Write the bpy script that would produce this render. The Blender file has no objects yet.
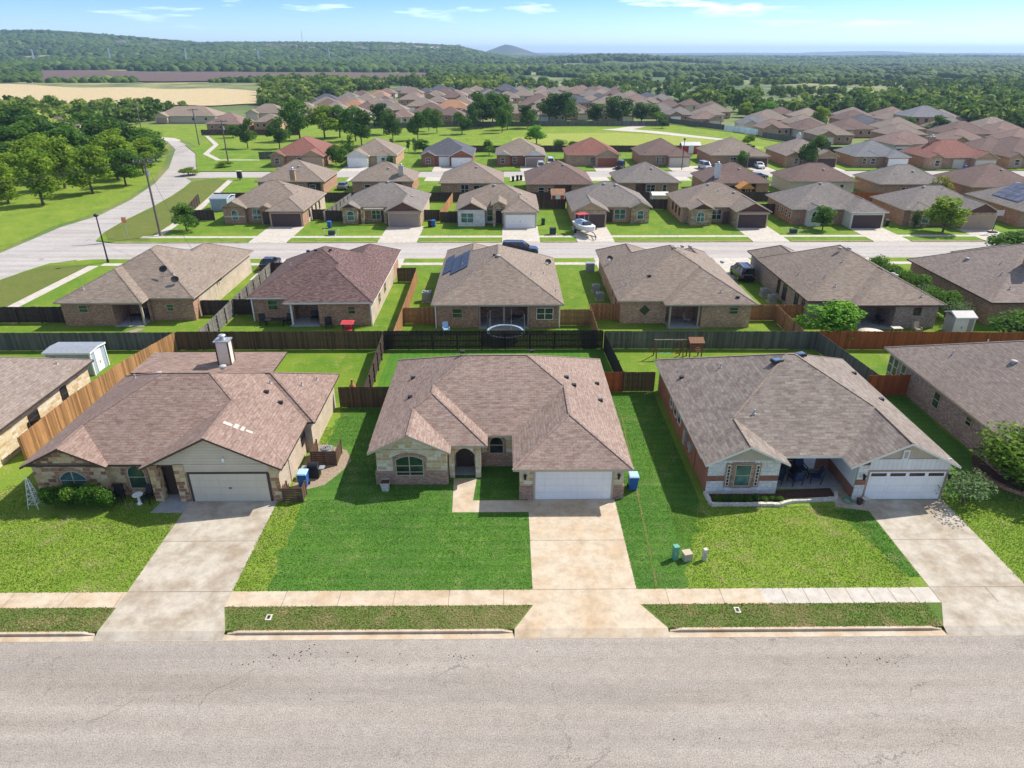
import bpy, math, random
import numpy as np
from mathutils import Vector, noise
R = math.radians
SC = bpy.context.scene
COL = SC.collection

# ---------------------------------------------------------------- camera
cam_d = bpy.data.cameras.new('camera')
cam_d.sensor_width = 36.0
cam_d.lens = 24.01
cam_d.clip_start = 0.5
cam_d.clip_end = 60000
cam = bpy.data.objects.new('camera', cam_d)
cam.location = (0, 0, 26)
cam.rotation_euler = (R(64.1), 0, R(-0.5))
COL.objects.link(cam)
SC.camera = cam

# ---------------------------------------------------------------- sky, sun, exposure
SUN = Vector((0.80, 0.46, 1.0)).normalized()          # towards the sun
SUN_EL = math.asin(SUN.z)
SUN_AZ = math.atan2(SUN.x, SUN.y)                      # from +Y towards +X
world = bpy.data.worlds.new('World')
SC.world = world
world.use_nodes = True
nt = world.node_tree
nt.nodes.clear()
def wn(t, **k):
    n = nt.nodes.new(t)
    for a, b in k.items(): setattr(n, a, b)
    return n
sky = wn('ShaderNodeTexSky', sky_type='NISHITA', sun_disc=False)
sky.sun_elevation = SUN_EL
sky.sun_rotation = SUN_AZ
sky.altitude = 250
sky.air_density = 1.0
sky.dust_density = 0.3
sky.ozone_density = 2.5
tc = wn('ShaderNodeTexCoord')
sp = wn('ShaderNodeSeparateXYZ')
nt.links.new(tc.outputs['Generated'], sp.inputs[0])
# the clear blue above the horizon: the low sky gets bluer with height
ramp = wn('ShaderNodeValToRGB')
ramp.color_ramp.elements[0].position = 0.0
ramp.color_ramp.elements[0].color = (0.58, 0.74, 0.96, 1)
ramp.color_ramp.elements[1].position = 0.10
ramp.color_ramp.elements[1].color = (0.13, 0.30, 0.84, 1)
e_ = ramp.color_ramp.elements.new(0.45)
e_.color = (1.35, 1.05, 0.78, 1)
nt.links.new(sp.outputs['Z'], ramp.inputs[0])
mul = wn('ShaderNodeMixRGB', blend_type='MULTIPLY')
mul.inputs[0].default_value = 1.0
nt.links.new(sky.outputs[0], mul.inputs[1])
nt.links.new(ramp.outputs[0], mul.inputs[2])
# thin flat clouds
mp = wn('ShaderNodeMapping')
mp.inputs['Scale'].default_value = (3.0, 3.0, 26.0)
mp.inputs['Location'].default_value = (2.1, 5.2, 0.9)
nt.links.new(tc.outputs['Generated'], mp.inputs[0])
nz = wn('ShaderNodeTexNoise')
nz.inputs['Scale'].default_value = 1.5
nz.inputs['Detail'].default_value = 8
nz.inputs['Roughness'].default_value = 0.6
nt.links.new(mp.outputs[0], nz.inputs[0])
cr = wn('ShaderNodeValToRGB')
cr.color_ramp.elements[0].position = 0.57
cr.color_ramp.elements[0].color = (0, 0, 0, 1)
cr.color_ramp.elements[1].position = 0.78
cr.color_ramp.elements[1].color = (1, 1, 1, 1)
nt.links.new(nz.outputs[0], cr.inputs[0])
cz = wn('ShaderNodeMapRange')
cz.inputs['From Min'].default_value = 0.02
cz.inputs['From Max'].default_value = 0.06
nt.links.new(sp.outputs['Z'], cz.inputs[0])
cm = wn('ShaderNodeMath', operation='MULTIPLY')
nt.links.new(cr.outputs[0], cm.inputs[0])
nt.links.new(cz.outputs[0], cm.inputs[1])
mx = wn('ShaderNodeMixRGB')
mx.inputs[2].default_value = (11.5, 12.2, 12.8, 1)
nt.links.new(cm.outputs[0], mx.inputs[0])
nt.links.new(mul.outputs[0], mx.inputs[1])
bg = wn('ShaderNodeBackground')
bg.inputs[1].default_value = 0.15
nt.links.new(mx.outputs[0], bg.inputs[0])
wo = wn('ShaderNodeOutputWorld')
nt.links.new(bg.outputs[0], wo.inputs[0])

sd = bpy.data.lights.new('sun', 'SUN')
sd.energy = 4.0
sd.angle = R(0.5)
sd.color = (1.0, 0.955, 0.88)
sun = bpy.data.objects.new('sun', sd)
sun.rotation_euler = SUN.to_track_quat('Z', 'Y').to_euler()
sun.location = (60, 40, 90)
COL.objects.link(sun)

SC.view_settings.view_transform = 'Standard'
SC.view_settings.look = 'None'
SC.view_settings.gamma = 1.0
SC.view_settings.exposure = 0.70
SC.cycles.max_bounces = 6
SC.cycles.volume_bounces = 0
SC.cycles.transparent_max_bounces = 12

# ---------------------------------------------------------------- materials
MATS = {}
class NT:
    def __init__(s, name):
        m = bpy.data.materials.new(name)
        m.use_nodes = True
        s.m = m; s.t = m.node_tree; s.t.nodes.clear()
        s.out = s.t.nodes.new('ShaderNodeOutputMaterial')
        s.b = s.t.nodes.new('ShaderNodeBsdfPrincipled')
        s.t.links.new(s.b.outputs[0], s.out.inputs[0])
        s.b.inputs['Specular IOR Level'].default_value = 0.3
        MATS[name] = m
    def n(s, t, **k):
        x = s.t.nodes.new(t)
        for a, b in k.items(): setattr(x, a, b)
        return x
    def l(s, a, b): s.t.links.new(a, b)
    def coord(s, kind):
        return s.n('ShaderNodeTexCoord').outputs[kind]
    def noise(s, vec, scale, detail=4, rough=0.55, stretch=None):
        if stretch:
            m = s.n('ShaderNodeMapping'); m.inputs['Scale'].default_value = stretch
            s.l(vec, m.inputs[0]); vec = m.outputs[0]
        x = s.n('ShaderNodeTexNoise')
        x.inputs['Scale'].default_value = scale
        x.inputs['Detail'].default_value = detail
        x.inputs['Roughness'].default_value = rough
        s.l(vec, x.inputs['Vector'])
        return x.outputs[0]
    def ramp(s, fac, stops):
        r = s.n('ShaderNodeValToRGB')
        e = r.color_ramp.elements
        e[0].position, e[1].position = stops[0][0], stops[-1][0]
        e[0].color = tuple(stops[0][1]) + (1,); e[1].color = tuple(stops[-1][1]) + (1,)
        for p, c in stops[1:-1]:
            q = e.new(p); q.color = tuple(c) + (1,)
        s.l(fac, r.inputs[0])
        return r.outputs[0]
    def mix(s, fac, a, b, mode='MIX'):
        x = s.n('ShaderNodeMixRGB', blend_type=mode)
        for i, v in ((0, fac), (1, a), (2, b)):
            if hasattr(v, 'node'): s.l(v, x.inputs[i])
            elif i == 0: x.inputs[0].default_value = v
            else: x.inputs[i].default_value = tuple(v) + (1,)
        return x.outputs[0]
    def bump(s, h, strength=0.3, dist=0.02):
        x = s.n('ShaderNodeBump')
        x.inputs['Strength'].default_value = strength
        x.inputs['Distance'].default_value = dist
        s.l(h, x.inputs['Height']); s.l(x.outputs[0], s.b.inputs['Normal'])
    def fin(s, col, rough=0.9, metal=0.0):
        if hasattr(col, 'node'): s.l(col, s.b.inputs['Base Color'])
        else: s.b.inputs['Base Color'].default_value = tuple(col) + (1,)
        s.b.inputs['Roughness'].default_value = rough
        s.b.inputs['Metallic'].default_value = metal
        return s.m
BW = lambda v: (v, v, v)

def m_plain(name, col, rough=0.6, metal=0.0, var=0.12, scale=3.0, spec=0.3):
    s = NT(name)
    v = s.noise(s.coord('Object'), scale)
    c = s.mix(1.0, col, s.ramp(v, [(0.3, BW(1 - var)), (0.7, BW(1 + var))]), 'MULTIPLY')
    s.b.inputs['Specular IOR Level'].default_value = spec
    return s.fin(c, rough, metal)

def m_shingle(name, a, b, c, w=0.42, h=0.20, stain=0.13):
    s = NT(name)
    uv = s.coord('UV')
    # every course and tab gets its own tone, from three colours
    br = s.n('ShaderNodeTexBrick'); br.offset = 0.37
    br.inputs['Color1'].default_value = tuple(a) + (1,)
    br.inputs['Color2'].default_value = tuple(b) + (1,)
    br.inputs['Mortar'].default_value = tuple(0.50 * x for x in a) + (1,)
    br.inputs['Scale'].default_value = 1.0
    br.inputs['Mortar Size'].default_value = 0.017
    br.inputs['Mortar Smooth'].default_value = 0.6
    br.inputs['Brick Width'].default_value = w
    br.inputs['Row Height'].default_value = h
    s.l(uv, br.inputs['Vector'])
    n1 = s.noise(uv, 1.9, 4, 0.7, (1.0, 3.2, 1))
    col = s.mix(s.ramp(n1, [(0.48, BW(0)), (0.56, BW(0.6))]), br.outputs[0], c)
    n5 = s.noise(uv, 1.3, 4, 0.75, (1.0, 4.0, 1))
    col = s.mix(1.0, col, s.ramp(n5, [(0.38, (0.88, 0.80, 0.77)), (0.62, (1.10, 1.11, 1.11))]), 'MULTIPLY')
    n2 = s.noise(uv, 0.22, 5, 0.6)
    col = s.mix(1.0, col, s.ramp(n2, [(0.25, BW(1 - stain)), (0.75, BW(1 + stain * 0.6))]), 'MULTIPLY')
    n3 = s.noise(uv, 7.0, 3, 0.7, (1, 2, 1))
    col = s.mix(1.0, col, s.ramp(n3, [(0.35, BW(0.86)), (0.65, BW(1.14))]), 'MULTIPLY')
    s.bump(br.outputs['Fac'], 0.35, -0.015)
    return s.fin(col, 0.95)

def m_brick(name, a, b, c=None, mortar=(0.36, 0.32, 0.27), w=0.26, h=0.095, ms=0.010):
    s = NT(name)
    uv = s.coord('UV')
    br = s.n('ShaderNodeTexBrick')
    br.inputs['Color1'].default_value = tuple(a) + (1,)
    br.inputs['Color2'].default_value = tuple(b) + (1,)
    br.inputs['Mortar'].default_value = tuple(mortar) + (1,)
    br.inputs['Scale'].default_value = 1.0
    br.inputs['Mortar Size'].default_value = ms
    br.inputs['Brick Width'].default_value = w
    br.inputs['Row Height'].default_value = h
    s.l(uv, br.inputs['Vector'])
    col = br.outputs[0]
    if c:
        n1 = s.noise(uv, 3.2, 2, 0.6, (1.0, 2.2, 1))
        col = s.mix(s.ramp(n1, [(0.54, BW(0)), (0.60, BW(0.85))]), col, c)
    n2 = s.noise(uv, 0.9, 4)
    col = s.mix(1.0, col, s.ramp(n2, [(0.25, BW(0.82)), (0.75, BW(1.15))]), 'MULTIPLY')
    s.bump(br.outputs['Fac'], 0.5, -0.012)
    return s.fin(col, 0.9)

def m_stone(name, cols, mortar, w=0.55, h=0.22, seed=0.0):
    """coursed rubble: bricks of uneven length, each taking one of several colours"""
    s = NT(name)
    uv0 = s.coord('UV')
    mp_ = s.n('ShaderNodeMapping'); mp_.inputs['Location'].default_value = (seed, seed * 0.7, 0)
    s.l(uv0, mp_.inputs[0]); uv = mp_.outputs[0]
    wob = s.noise(uv, 0.9, 2)
    va = s.n('ShaderNodeVectorMath', operation='MULTIPLY_ADD')
    s.l(wob, va.inputs[0]); va.inputs[1].default_value = (0.30, 0.10, 0); s.l(uv, va.inputs[2])
    br = s.n('ShaderNodeTexBrick'); br.offset = 0.43; br.squash = 0.7; br.squash_frequency = 3
    br.inputs['Color1'].default_value = (0, 0, 0, 1)
    br.inputs['Color2'].default_value = (1, 1, 1, 1)
    br.inputs['Mortar'].default_value = (0.5, 0.5, 0.5, 1)
    br.inputs['Scale'].default_value = 1.0
    br.inputs['Mortar Size'].default_value = 0.016
    br.inputs['Brick Width'].default_value = w
    br.inputs['Row Height'].default_value = h
    s.l(va.outputs[0], br.inputs['Vector'])
    n = len(cols)
    stops = []
    for i, c in enumerate(cols):
        stops.append((min(0.999, i / n + (0.001 if i else 0)), c)); stops.append((min(1.0, (i + 1) / n), c))
    col = s.ramp(br.outputs[0], stops)
    col = s.mix(br.outputs['Fac'], col, mortar)
    n2 = s.noise(uv, 7.0, 4, 0.65)
    col = s.mix(1.0, col, s.ramp(n2, [(0.25, BW(0.72)), (0.75, BW(1.2))]), 'MULTIPLY')
    s.bump(br.outputs['Fac'], 0.6, -0.03)
    return s.fin(col, 0.9)

def m_wood(name, col, dark=0.6, red=(1, 1, 1)):
    """weathered fence boards: streaks along the board (UV v), tone per board"""
    s = NT(name)
    uv = s.coord('UV')
    wv = s.n('ShaderNodeTexWhiteNoise', noise_dimensions='1D')
    sx = s.n('ShaderNodeSeparateXYZ'); s.l(uv, sx.inputs[0])
    fl = s.n('ShaderNodeMath', operation='MULTIPLY'); fl.inputs[1].default_value = 6.25
    s.l(sx.outputs[0], fl.inputs[0])
    f2 = s.n('ShaderNodeMath', operation='FLOOR'); s.l(fl.outputs[0], f2.inputs[0])
    s.l(f2.outputs[0], wv.inputs['W'])
    c = s.mix(1.0, col, s.ramp(wv.outputs['Value'], [(0, BW(dark)), (1, BW(1.3))]), 'MULTIPLY')
    n1 = s.noise(uv, 1.0, 5, 0.65, (18, 1.2, 1))
    c = s.mix(1.0, c, s.ramp(n1, [(0.25, BW(0.62)), (0.75, BW(1.25))]), 'MULTIPLY')
    n2 = s.noise(uv, 0.35, 3)
    c = s.mix(s.ramp(n2, [(0.45, BW(0)), (0.7, BW(0.35))]), c, tuple(x * 0.55 for x in col))
    return s.fin(c, 0.85)

def m_concrete(name, col, stain=0.5, joint=None, warm=(0.42, 0.33, 0.22)):
    s = NT(name)
    co = s.coord('Object')
    n1 = s.noise(co, 0.55, 6, 0.62)
    c = s.mix(s.ramp(n1, [(0.42, BW(0)), (0.66, BW(stain))]), col, warm)
    n2 = s.noise(co, 1.7, 5, 0.7)
    c = s.mix(1.0, c, s.ramp(n2, [(0.28, BW(0.78)), (0.6, BW(1.08))]), 'MULTIPLY')
    n3 = s.noise(co, 30, 3, 0.7)
    c = s.mix(1.0, c, s.ramp(n3, [(0.3, BW(0.90)), (0.7, BW(1.08))]), 'MULTIPLY')
    s.bump(n3, 0.15, 0.01)
    return s.fin(c, 0.88)

def m_grass(name, a, b, dry, dry_amt=0.5, dark=None, mow=None):
    s = NT(name)
    co = s.coord('Object')
    n0 = s.noise(co, 0.21, 6, 0.72)
    n1 = s.noise(co, 0.85, 6, 0.75)
    n2 = s.noise(co, 9.0, 4, 0.75)
    n3 = s.noise(co, 34.0, 2, 0.8)
    c = s.mix(s.ramp(n0, [(0.35, BW(0)), (0.68, BW(1))]), a, b)
    c = s.mix(s.ramp(n1, [(0.55, BW(0)), (0.70, BW(dry_amt))]), c, dry)
    c = s.mix(1.0, c, s.ramp(n2, [(0.28, (0.55, 0.62, 0.5)), (0.5, BW(1.0)), (0.74, (1.5, 1.38, 1.5))]), 'MULTIPLY')
    c = s.mix(1.0, c, s.ramp(n3, [(0.3, BW(0.66)), (0.7, BW(1.36))]), 'MULTIPLY')
    if mow:
        w = s.n('ShaderNodeTexWave', wave_type='BANDS', bands_direction=mow[0])
        w.inputs['Scale'].default_value = mow[1]; w.inputs['Distortion'].default_value = 0.6
        s.l(co, w.inputs['Vector'])
        c = s.mix(1.0, c, s.ramp(w.outputs[0], [(0.35, BW(0.95)), (0.65, BW(1.05))]), 'MULTIPLY')
    ad = s.n('ShaderNodeMath', operation='ADD'); s.l(n2, ad.inputs[0]); s.l(n3, ad.inputs[1])
    s.bump(ad.outputs[0], 0.7, 0.06)
    s.b.inputs['Specular IOR Level'].default_value = 0.1
    return s.fin(c, 0.95)

def m_leaf(name, a, b, c=None, trans=0.35):
    s = NT(name)
    at = s.n('ShaderNodeAttribute'); at.attribute_name = 'tint'
    stops = [(0.0, a), (1.0, b)] if c is None else [(0.0, a), (0.6, b), (1.0, c)]
    col = s.ramp(at.outputs['Fac'], stops)
    s.fin(col, 0.7)
    s.b.inputs['Specular IOR Level'].default_value = 0.15
    tr = s.n('ShaderNodeBsdfTranslucent'); s.l(col, tr.inputs[0])
    ms = s.n('ShaderNodeMixShader'); ms.inputs[0].default_value = trans
    s.l(s.b.outputs[0], ms.inputs[1]); s.l(tr.outputs[0], ms.inputs[2])
    s.l(ms.outputs[0], s.out.inputs[0])
    return s.m

# roofs
m_shingle('shingle_pink', (0.325, 0.236, 0.195), (0.225, 0.150, 0.122), (0.295, 0.248, 0.208))
m_shingle('shingle_rust', (0.305, 0.213, 0.175), (0.208, 0.134, 0.109), (0.285, 0.226, 0.188))
m_shingle('shingle_ash', (0.285, 0.243, 0.208), (0.165, 0.132, 0.115), (0.25, 0.218, 0.185), w=0.50, h=0.24)
m_shingle('shingle_taupe', (0.285, 0.232, 0.188), (0.200, 0.155, 0.122), (0.255, 0.215, 0.175))
m_shingle('shingle_fawn', (0.29, 0.235, 0.20), (0.205, 0.160, 0.135), (0.25, 0.22, 0.19))
m_shingle('shingle_grey', (0.24, 0.215, 0.195), (0.16, 0.140, 0.126), (0.22, 0.20, 0.18))
m_shingle('shingle_plum', (0.155, 0.098, 0.090), (0.075, 0.045, 0.043), (0.21, 0.14, 0.125), w=0.34, h=0.2)
m_shingle('shingle_red', (0.27, 0.115, 0.088), (0.19, 0.075, 0.06), (0.25, 0.13, 0.10))
m_shingle('shingle_brown', (0.20, 0.135, 0.115), (0.135, 0.088, 0.075), (0.17, 0.125, 0.105))
m_shingle('shingle_slate', (0.115, 0.122, 0.145), (0.07, 0.075, 0.092), (0.10, 0.105, 0.12))
m_shingle('shingle_bluegrey', (0.21, 0.22, 0.235), (0.145, 0.15, 0.162), (0.19, 0.195, 0.205))
m_shingle('shingle_orange', (0.42, 0.235, 0.135), (0.33, 0.17, 0.095), (0.38, 0.22, 0.14))
m_shingle('shingle_rose', (0.27, 0.185, 0.155), (0.20, 0.135, 0.112), (0.25, 0.18, 0.15))
m_shingle('shingle_tan', (0.33, 0.265, 0.205), (0.25, 0.195, 0.15), (0.29, 0.24, 0.19))
# walls
m_brick('brick_tan', (0.52, 0.30, 0.18), (0.34, 0.175, 0.105), (0.62, 0.44, 0.28), mortar=(0.5, 0.38, 0.26))
m_brick('brick_brown', (0.42, 0.215, 0.13), (0.27, 0.12, 0.075), (0.56, 0.36, 0.23), mortar=(0.44, 0.33, 0.23))
m_brick('brick_red', (0.34, 0.125, 0.065), (0.25, 0.085, 0.045), (0.30, 0.15, 0.09), mortar=(0.30, 0.2, 0.15))
m_brick('brick_grey', (0.34, 0.26, 0.22), (0.20, 0.14, 0.12), (0.48, 0.40, 0.35), mortar=(0.42, 0.37, 0.33))
m_brick('brick_umber', (0.38, 0.22, 0.15), (0.24, 0.125, 0.085), (0.46, 0.32, 0.22), mortar=(0.42, 0.33, 0.25), w=0.3, h=0.12)
m_brick('brick_cream', (0.58, 0.48, 0.36), (0.47, 0.37, 0.26), (0.52, 0.40, 0.29), mortar=(0.5, 0.44, 0.36))
m_stone('stone_cream', [(0.68, 0.57, 0.38), (0.62, 0.46, 0.25), (0.72, 0.65, 0.50), (0.55, 0.38, 0.19), (0.66, 0.53, 0.33)], (0.66, 0.58, 0.43), 0.6, 0.24)
m_stone('stone_rustic', [(0.58, 0.43, 0.23), (0.27, 0.13, 0.08), (0.62, 0.48, 0.28), (0.36, 0.19, 0.11), (0.52, 0.37, 0.19)], (0.52, 0.41, 0.24), 0.52, 0.27, 3.1)
m_stone('stone_white', [(0.72, 0.69, 0.62), (0.66, 0.62, 0.55), (0.76, 0.73, 0.66)], (0.60, 0.56, 0.49), 0.5, 0.3, 1.7)
m_stone('stone_gold', [(0.46, 0.33, 0.18), (0.38, 0.24, 0.12), (0.52, 0.40, 0.25), (0.28, 0.17, 0.10)], (0.44, 0.36, 0.25), 0.5, 0.22, 5.3)
def m_siding(name, col, pitch=0.2, vertical=False):
    s = NT(name); uv = s.coord('UV')
    br = s.n('ShaderNodeTexBrick'); br.offset = 0.0
    br.inputs['Color1'].default_value = tuple(col) + (1,); br.inputs['Color2'].default_value = tuple(x * 0.95 for x in col) + (1,)
    br.inputs['Mortar'].default_value = tuple(x * 0.68 for x in col) + (1,)
    br.inputs['Scale'].default_value = 1; br.inputs['Mortar Size'].default_value = 0.010
    br.inputs['Brick Width'].default_value = pitch if vertical else 40.0
    br.inputs['Row Height'].default_value = 40.0 if vertical else pitch
    s.l(uv, br.inputs['Vector'])
    c = s.mix(1.0, br.outputs[0], s.ramp(s.noise(uv, 1.2), [(0.3, BW(0.92)), (0.7, BW(1.05))]), 'MULTIPLY')
    s.bump(br.outputs['Fac'], 0.5, -0.012)
    return s.fin(c, 0.6)
m_siding('siding_beige', (0.60, 0.52, 0.39))
m_siding('siding_paleb', (0.72, 0.66, 0.55), 0.9)
m_siding('siding_sand', (0.50, 0.42, 0.31), 0.16, True)
m_siding('siding_white', (0.74, 0.72, 0.67), 0.3, True)
m_siding('siding_blue', (0.36, 0.43, 0.50), 0.25, True)
m_siding('siding_paleblue', (0.62, 0.70, 0.76), 0.5, True)
m_siding('siding_red', (0.48, 0.05, 0.035), 0.25, True)
m_siding('siding_tan', (0.42, 0.30, 0.17), 0.2)
m_siding('siding_brown', (0.12, 0.055, 0.045), 0.2)
# doors
def m_panel(name, col):
    s = NT(name); uv = s.coord('UV')
    br = s.n('ShaderNodeTexBrick'); br.offset = 0.0
    br.inputs['Color1'].default_value = tuple(col) + (1,); br.inputs['Color2'].default_value = tuple(x * 0.97 for x in col) + (1,)
    br.inputs['Mortar'].default_value = tuple(x * 0.90 for x in col) + (1,)
    br.inputs['Scale'].default_value = 1; br.inputs['Mortar Size'].default_value = 0.014
    br.inputs['Brick Width'].default_value = 1.22; br.inputs['Row Height'].default_value = 0.53
    s.l(uv, br.inputs['Vector'])
    s.bump(br.outputs['Fac'], 0.6, -0.02)
    dn = s.mix(1.0, br.outputs[0], s.ramp(s.noise(uv, 1.6, 5, 0.7, (3, 0.7, 1)), [(0.3, (0.93, 0.92, 0.90)), (0.65, BW(1.0))]), 'MULTIPLY')
    return s.fin(dn, 0.5)
m_panel('door_white', (0.88, 0.86, 0.81))
m_panel('door_cream', (0.62, 0.56, 0.43))
m_panel('door_brown', (0.075, 0.045, 0.042))
m_panel('door_tan', (0.40, 0.29, 0.20))
m_panel('door_taupe', (0.30, 0.24, 0.20))
m_panel('door_rust', (0.30, 0.10, 0.05))
m_plain('patch_tan', (0.50, 0.43, 0.38), 0.9)
m_plain('trim_white', (0.72, 0.68, 0.60), 0.5, var=0.05)
m_plain('trim_beige', (0.46, 0.38, 0.27), 0.5, var=0.05)
m_plain('trim_brown', (0.07, 0.045, 0.035), 0.5, var=0.05)
m_plain('trim_tan', (0.36, 0.26, 0.19), 0.6, var=0.08)
m_plain('dark_metal', (0.03, 0.03, 0.032), 0.45, 0.3)
m_plain('black_plastic', (0.018, 0.018, 0.02), 0.5)
m_plain('blue_plastic', (0.03, 0.11, 0.36), 0.45)
m_plain('pale_blue_plastic', (0.36, 0.52, 0.70), 0.45)
m_plain('green_plastic', (0.12, 0.34, 0.22), 0.5)
m_plain('dark_green_plastic', (0.02, 0.05, 0.03), 0.5)
m_plain('grey_metal', (0.42, 0.43, 0.44), 0.4, 0.5)
m_plain('galvanised', (0.55, 0.56, 0.57), 0.4, 0.6)
m_plain('white_paint', (0.80, 0.79, 0.76), 0.5, var=0.06)
m_plain('cushion_blue', (0.035, 0.05, 0.10), 0.9)
m_plain('red_paint', (0.50, 0.045, 0.03), 0.5)
m_plain('red_fabric', (0.52, 0.05, 0.06), 0.8)
m_plain('terracotta', (0.42, 0.17, 0.08), 0.8)
m_plain('orange_wood', (0.55, 0.24, 0.06), 0.8)
m_plain('play_wood', (0.20, 0.10, 0.055), 0.85, var=0.3, scale=8)
m_plain('pole_wood', (0.16, 0.125, 0.10), 0.9, var=0.25, scale=6)
m_plain('bark', (0.12, 0.085, 0.06), 0.95, var=0.3, scale=9)
m_plain('mulch', (0.085, 0.045, 0.032), 0.95, var=0.5, scale=14)
m_plain('bed_soil', (0.30, 0.23, 0.16), 0.95, var=0.35, scale=8)
m_plain('rubber', (0.02, 0.02, 0.02), 0.8)
m_plain('net_black', (0.03, 0.035, 0.04), 0.8)
m_plain('limestone', (0.55, 0.50, 0.42), 0.85, var=0.25, scale=5)
m_plain('patio_dark', (0.045, 0.040, 0.038), 0.9, var=0.3)
m_plain('sign_orange', (0.75, 0.24, 0.10), 0.5)
m_plain('vent_grey', (0.40, 0.38, 0.36), 0.6)
m_plain('rock', (0.42, 0.38, 0.31), 0.9, var=0.35, scale=2)
def m_glass(name, col, rough=0.08):
    s = NT(name)
    v = s.noise(s.coord('Object'), 1.1, 2)
    c = s.mix(1.0, col, s.ramp(v, [(0.35, BW(0.45)), (0.65, BW(1.5))]), 'MULTIPLY')
    s.b.inputs['Specular IOR Level'].default_value = 0.6
    return s.fin(c, rough)
m_glass('glass_dark', (0.022, 0.027, 0.03))
m_glass('glass_green', (0.025, 0.055, 0.038))
m_glass('glass_teal', (0.065, 0.14, 0.12), 0.15)
m_glass('glass_car', (0.015, 0.018, 0.022), 0.05)
m_glass('solar_cell', (0.014, 0.017, 0.024), 0.4)
m_glass('solar_pale', (0.07, 0.08, 0.12), 0.4)
m_glass('skylight_glass', (0.06, 0.12, 0.20), 0.1)
# woods of the fences
m_wood('fence_grey', (0.125, 0.125, 0.108))
m_wood('fence_palegrey', (0.20, 0.185, 0.16))
m_wood('fence_brown', (0.115, 0.068, 0.042))
m_wood('fence_black', (0.030, 0.023, 0.020))
m_wood('fence_dark', (0.075, 0.050, 0.038))
m_wood('fence_orange', (0.40, 0.205, 0.085), 0.6)
m_wood('fence_cedar', (0.36, 0.18, 0.075), 0.75)
m_wood('fence_red', (0.32, 0.088, 0.026), 0.8)
m_wood('fence_vinyl', (0.75, 0.80, 0.82), 0.97)
# paving and ground
m_concrete('concrete', (0.50, 0.455, 0.385), 0.45)
m_concrete('concrete_warm', (0.52, 0.43, 0.32), 0.85, warm=(0.44, 0.31, 0.19))
m_concrete('concrete_pale', (0.50, 0.455, 0.40), 0.35)
m_concrete('concrete_grey', (0.46, 0.405, 0.33), 0.9, warm=(0.30, 0.235, 0.165))
m_concrete('concrete_patio', (0.34, 0.34, 0.34), 0.3, warm=(0.26, 0.25, 0.24))
m_plain('joint', (0.17, 0.14, 0.11), 0.9)
def m_asphalt(name, a, b, seam=True):
    s = NT(name); co = s.coord('Object')
    n1 = s.noise(co, 0.5, 5, 0.6, (0.10, 1.2, 1))
    c = s.mix(s.ramp(n1, [(0.35, BW(0)), (0.65, BW(1))]), a, b)
    n2 = s.noise(co, 2.2, 5, 0.7)
    c = s.mix(1.0, c, s.ramp(n2, [(0.25, BW(0.87)), (0.7, BW(1.07))]), 'MULTIPLY')
    n3 = s.noise(co, 16, 3, 0.85)
    c = s.mix(1.0, c, s.ramp(n3, [(0.34, BW(0.50)), (0.5, BW(1.0)), (0.66, BW(1.36))]), 'MULTIPLY')
    # thin meandering cracks
    vo = s.n('ShaderNodeTexVoronoi', feature='DISTANCE_TO_EDGE')
    wob = s.noise(co, 0.8, 4, 0.7)
    va = s.n('ShaderNodeVectorMath', operation='MULTIPLY_ADD'); s.l(wob, va.inputs[0])
    va.inputs[1].default_value = (3, 3, 0); s.l(co, va.inputs[2])
    mpp = s.n('ShaderNodeMapping'); mpp.inputs['Scale'].default_value = (0.13, 0.34, 1); s.l(va.outputs[0], mpp.inputs[0])
    s.l(mpp.outputs[0], vo.inputs['Vector']); vo.inputs['Scale'].default_value = 1
    fac = s.ramp(vo.outputs['Distance'], [(0.0, BW(1)), (0.008, BW(0))])
    gate = s.ramp(s.noise(co, 0.3, 2), [(0.42, BW(0)), (0.58, BW(0.8))])
    n7 = s.noise(co, 1.0, 5, 0.6, (0.03, 0.75, 1))
    c = s.mix(1.0, c, s.ramp(n7, [(0.38, BW(0.88)), (0.6, BW(1.05))]), 'MULTIPLY')
    n8 = s.noise(co, 1.1, 3, 0.6)
    c = s.mix(s.ramp(n8, [(0.68, BW(0)), (0.76, BW(0.4))]), c, tuple(x * 0.55 for x in a))
    c = s.mix(s.mix(1.0, fac, gate, 'MULTIPLY'), c, tuple(x * 0.4 for x in a))
    s.bump(n3, 0.35, 0.012)
    return s.fin(c, 0.9)
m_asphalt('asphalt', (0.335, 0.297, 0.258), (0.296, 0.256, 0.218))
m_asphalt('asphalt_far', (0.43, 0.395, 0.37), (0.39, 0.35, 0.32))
G = m_grass
G('grass_front', (0.15, 0.24, 0.028), (0.21, 0.29, 0.04), (0.30, 0.27, 0.12), 0.75)
G('grass_lush', (0.060, 0.15, 0.024), (0.098, 0.205, 0.028), (0.26, 0.27, 0.11), 0.45, mow=('Y', 0.45))
G('grass_yard', (0.090, 0.185, 0.018), (0.185, 0.262, 0.028), (0.30, 0.26, 0.10), 0.9)
G('grass_side', (0.060, 0.165, 0.022), (0.090, 0.205, 0.020), (0.22, 0.22, 0.09), 0.45, mow=('X', 0.5))
G('grass_verge', (0.15, 0.165, 0.05), (0.09, 0.17, 0.03), (0.30, 0.23, 0.12), 0.85)
G('grass_park', (0.120, 0.205, 0.022), (0.215, 0.275, 0.034), (0.30, 0.28, 0.09), 0.85)
G('grass_meadow', (0.24, 0.29, 0.05), (0.29, 0.31, 0.07), (0.36, 0.31, 0.12), 0.5)
G('grass_rough', (0.11, 0.15, 0.03), (0.15, 0.16, 0.04), (0.26, 0.21, 0.10), 0.6)

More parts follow.
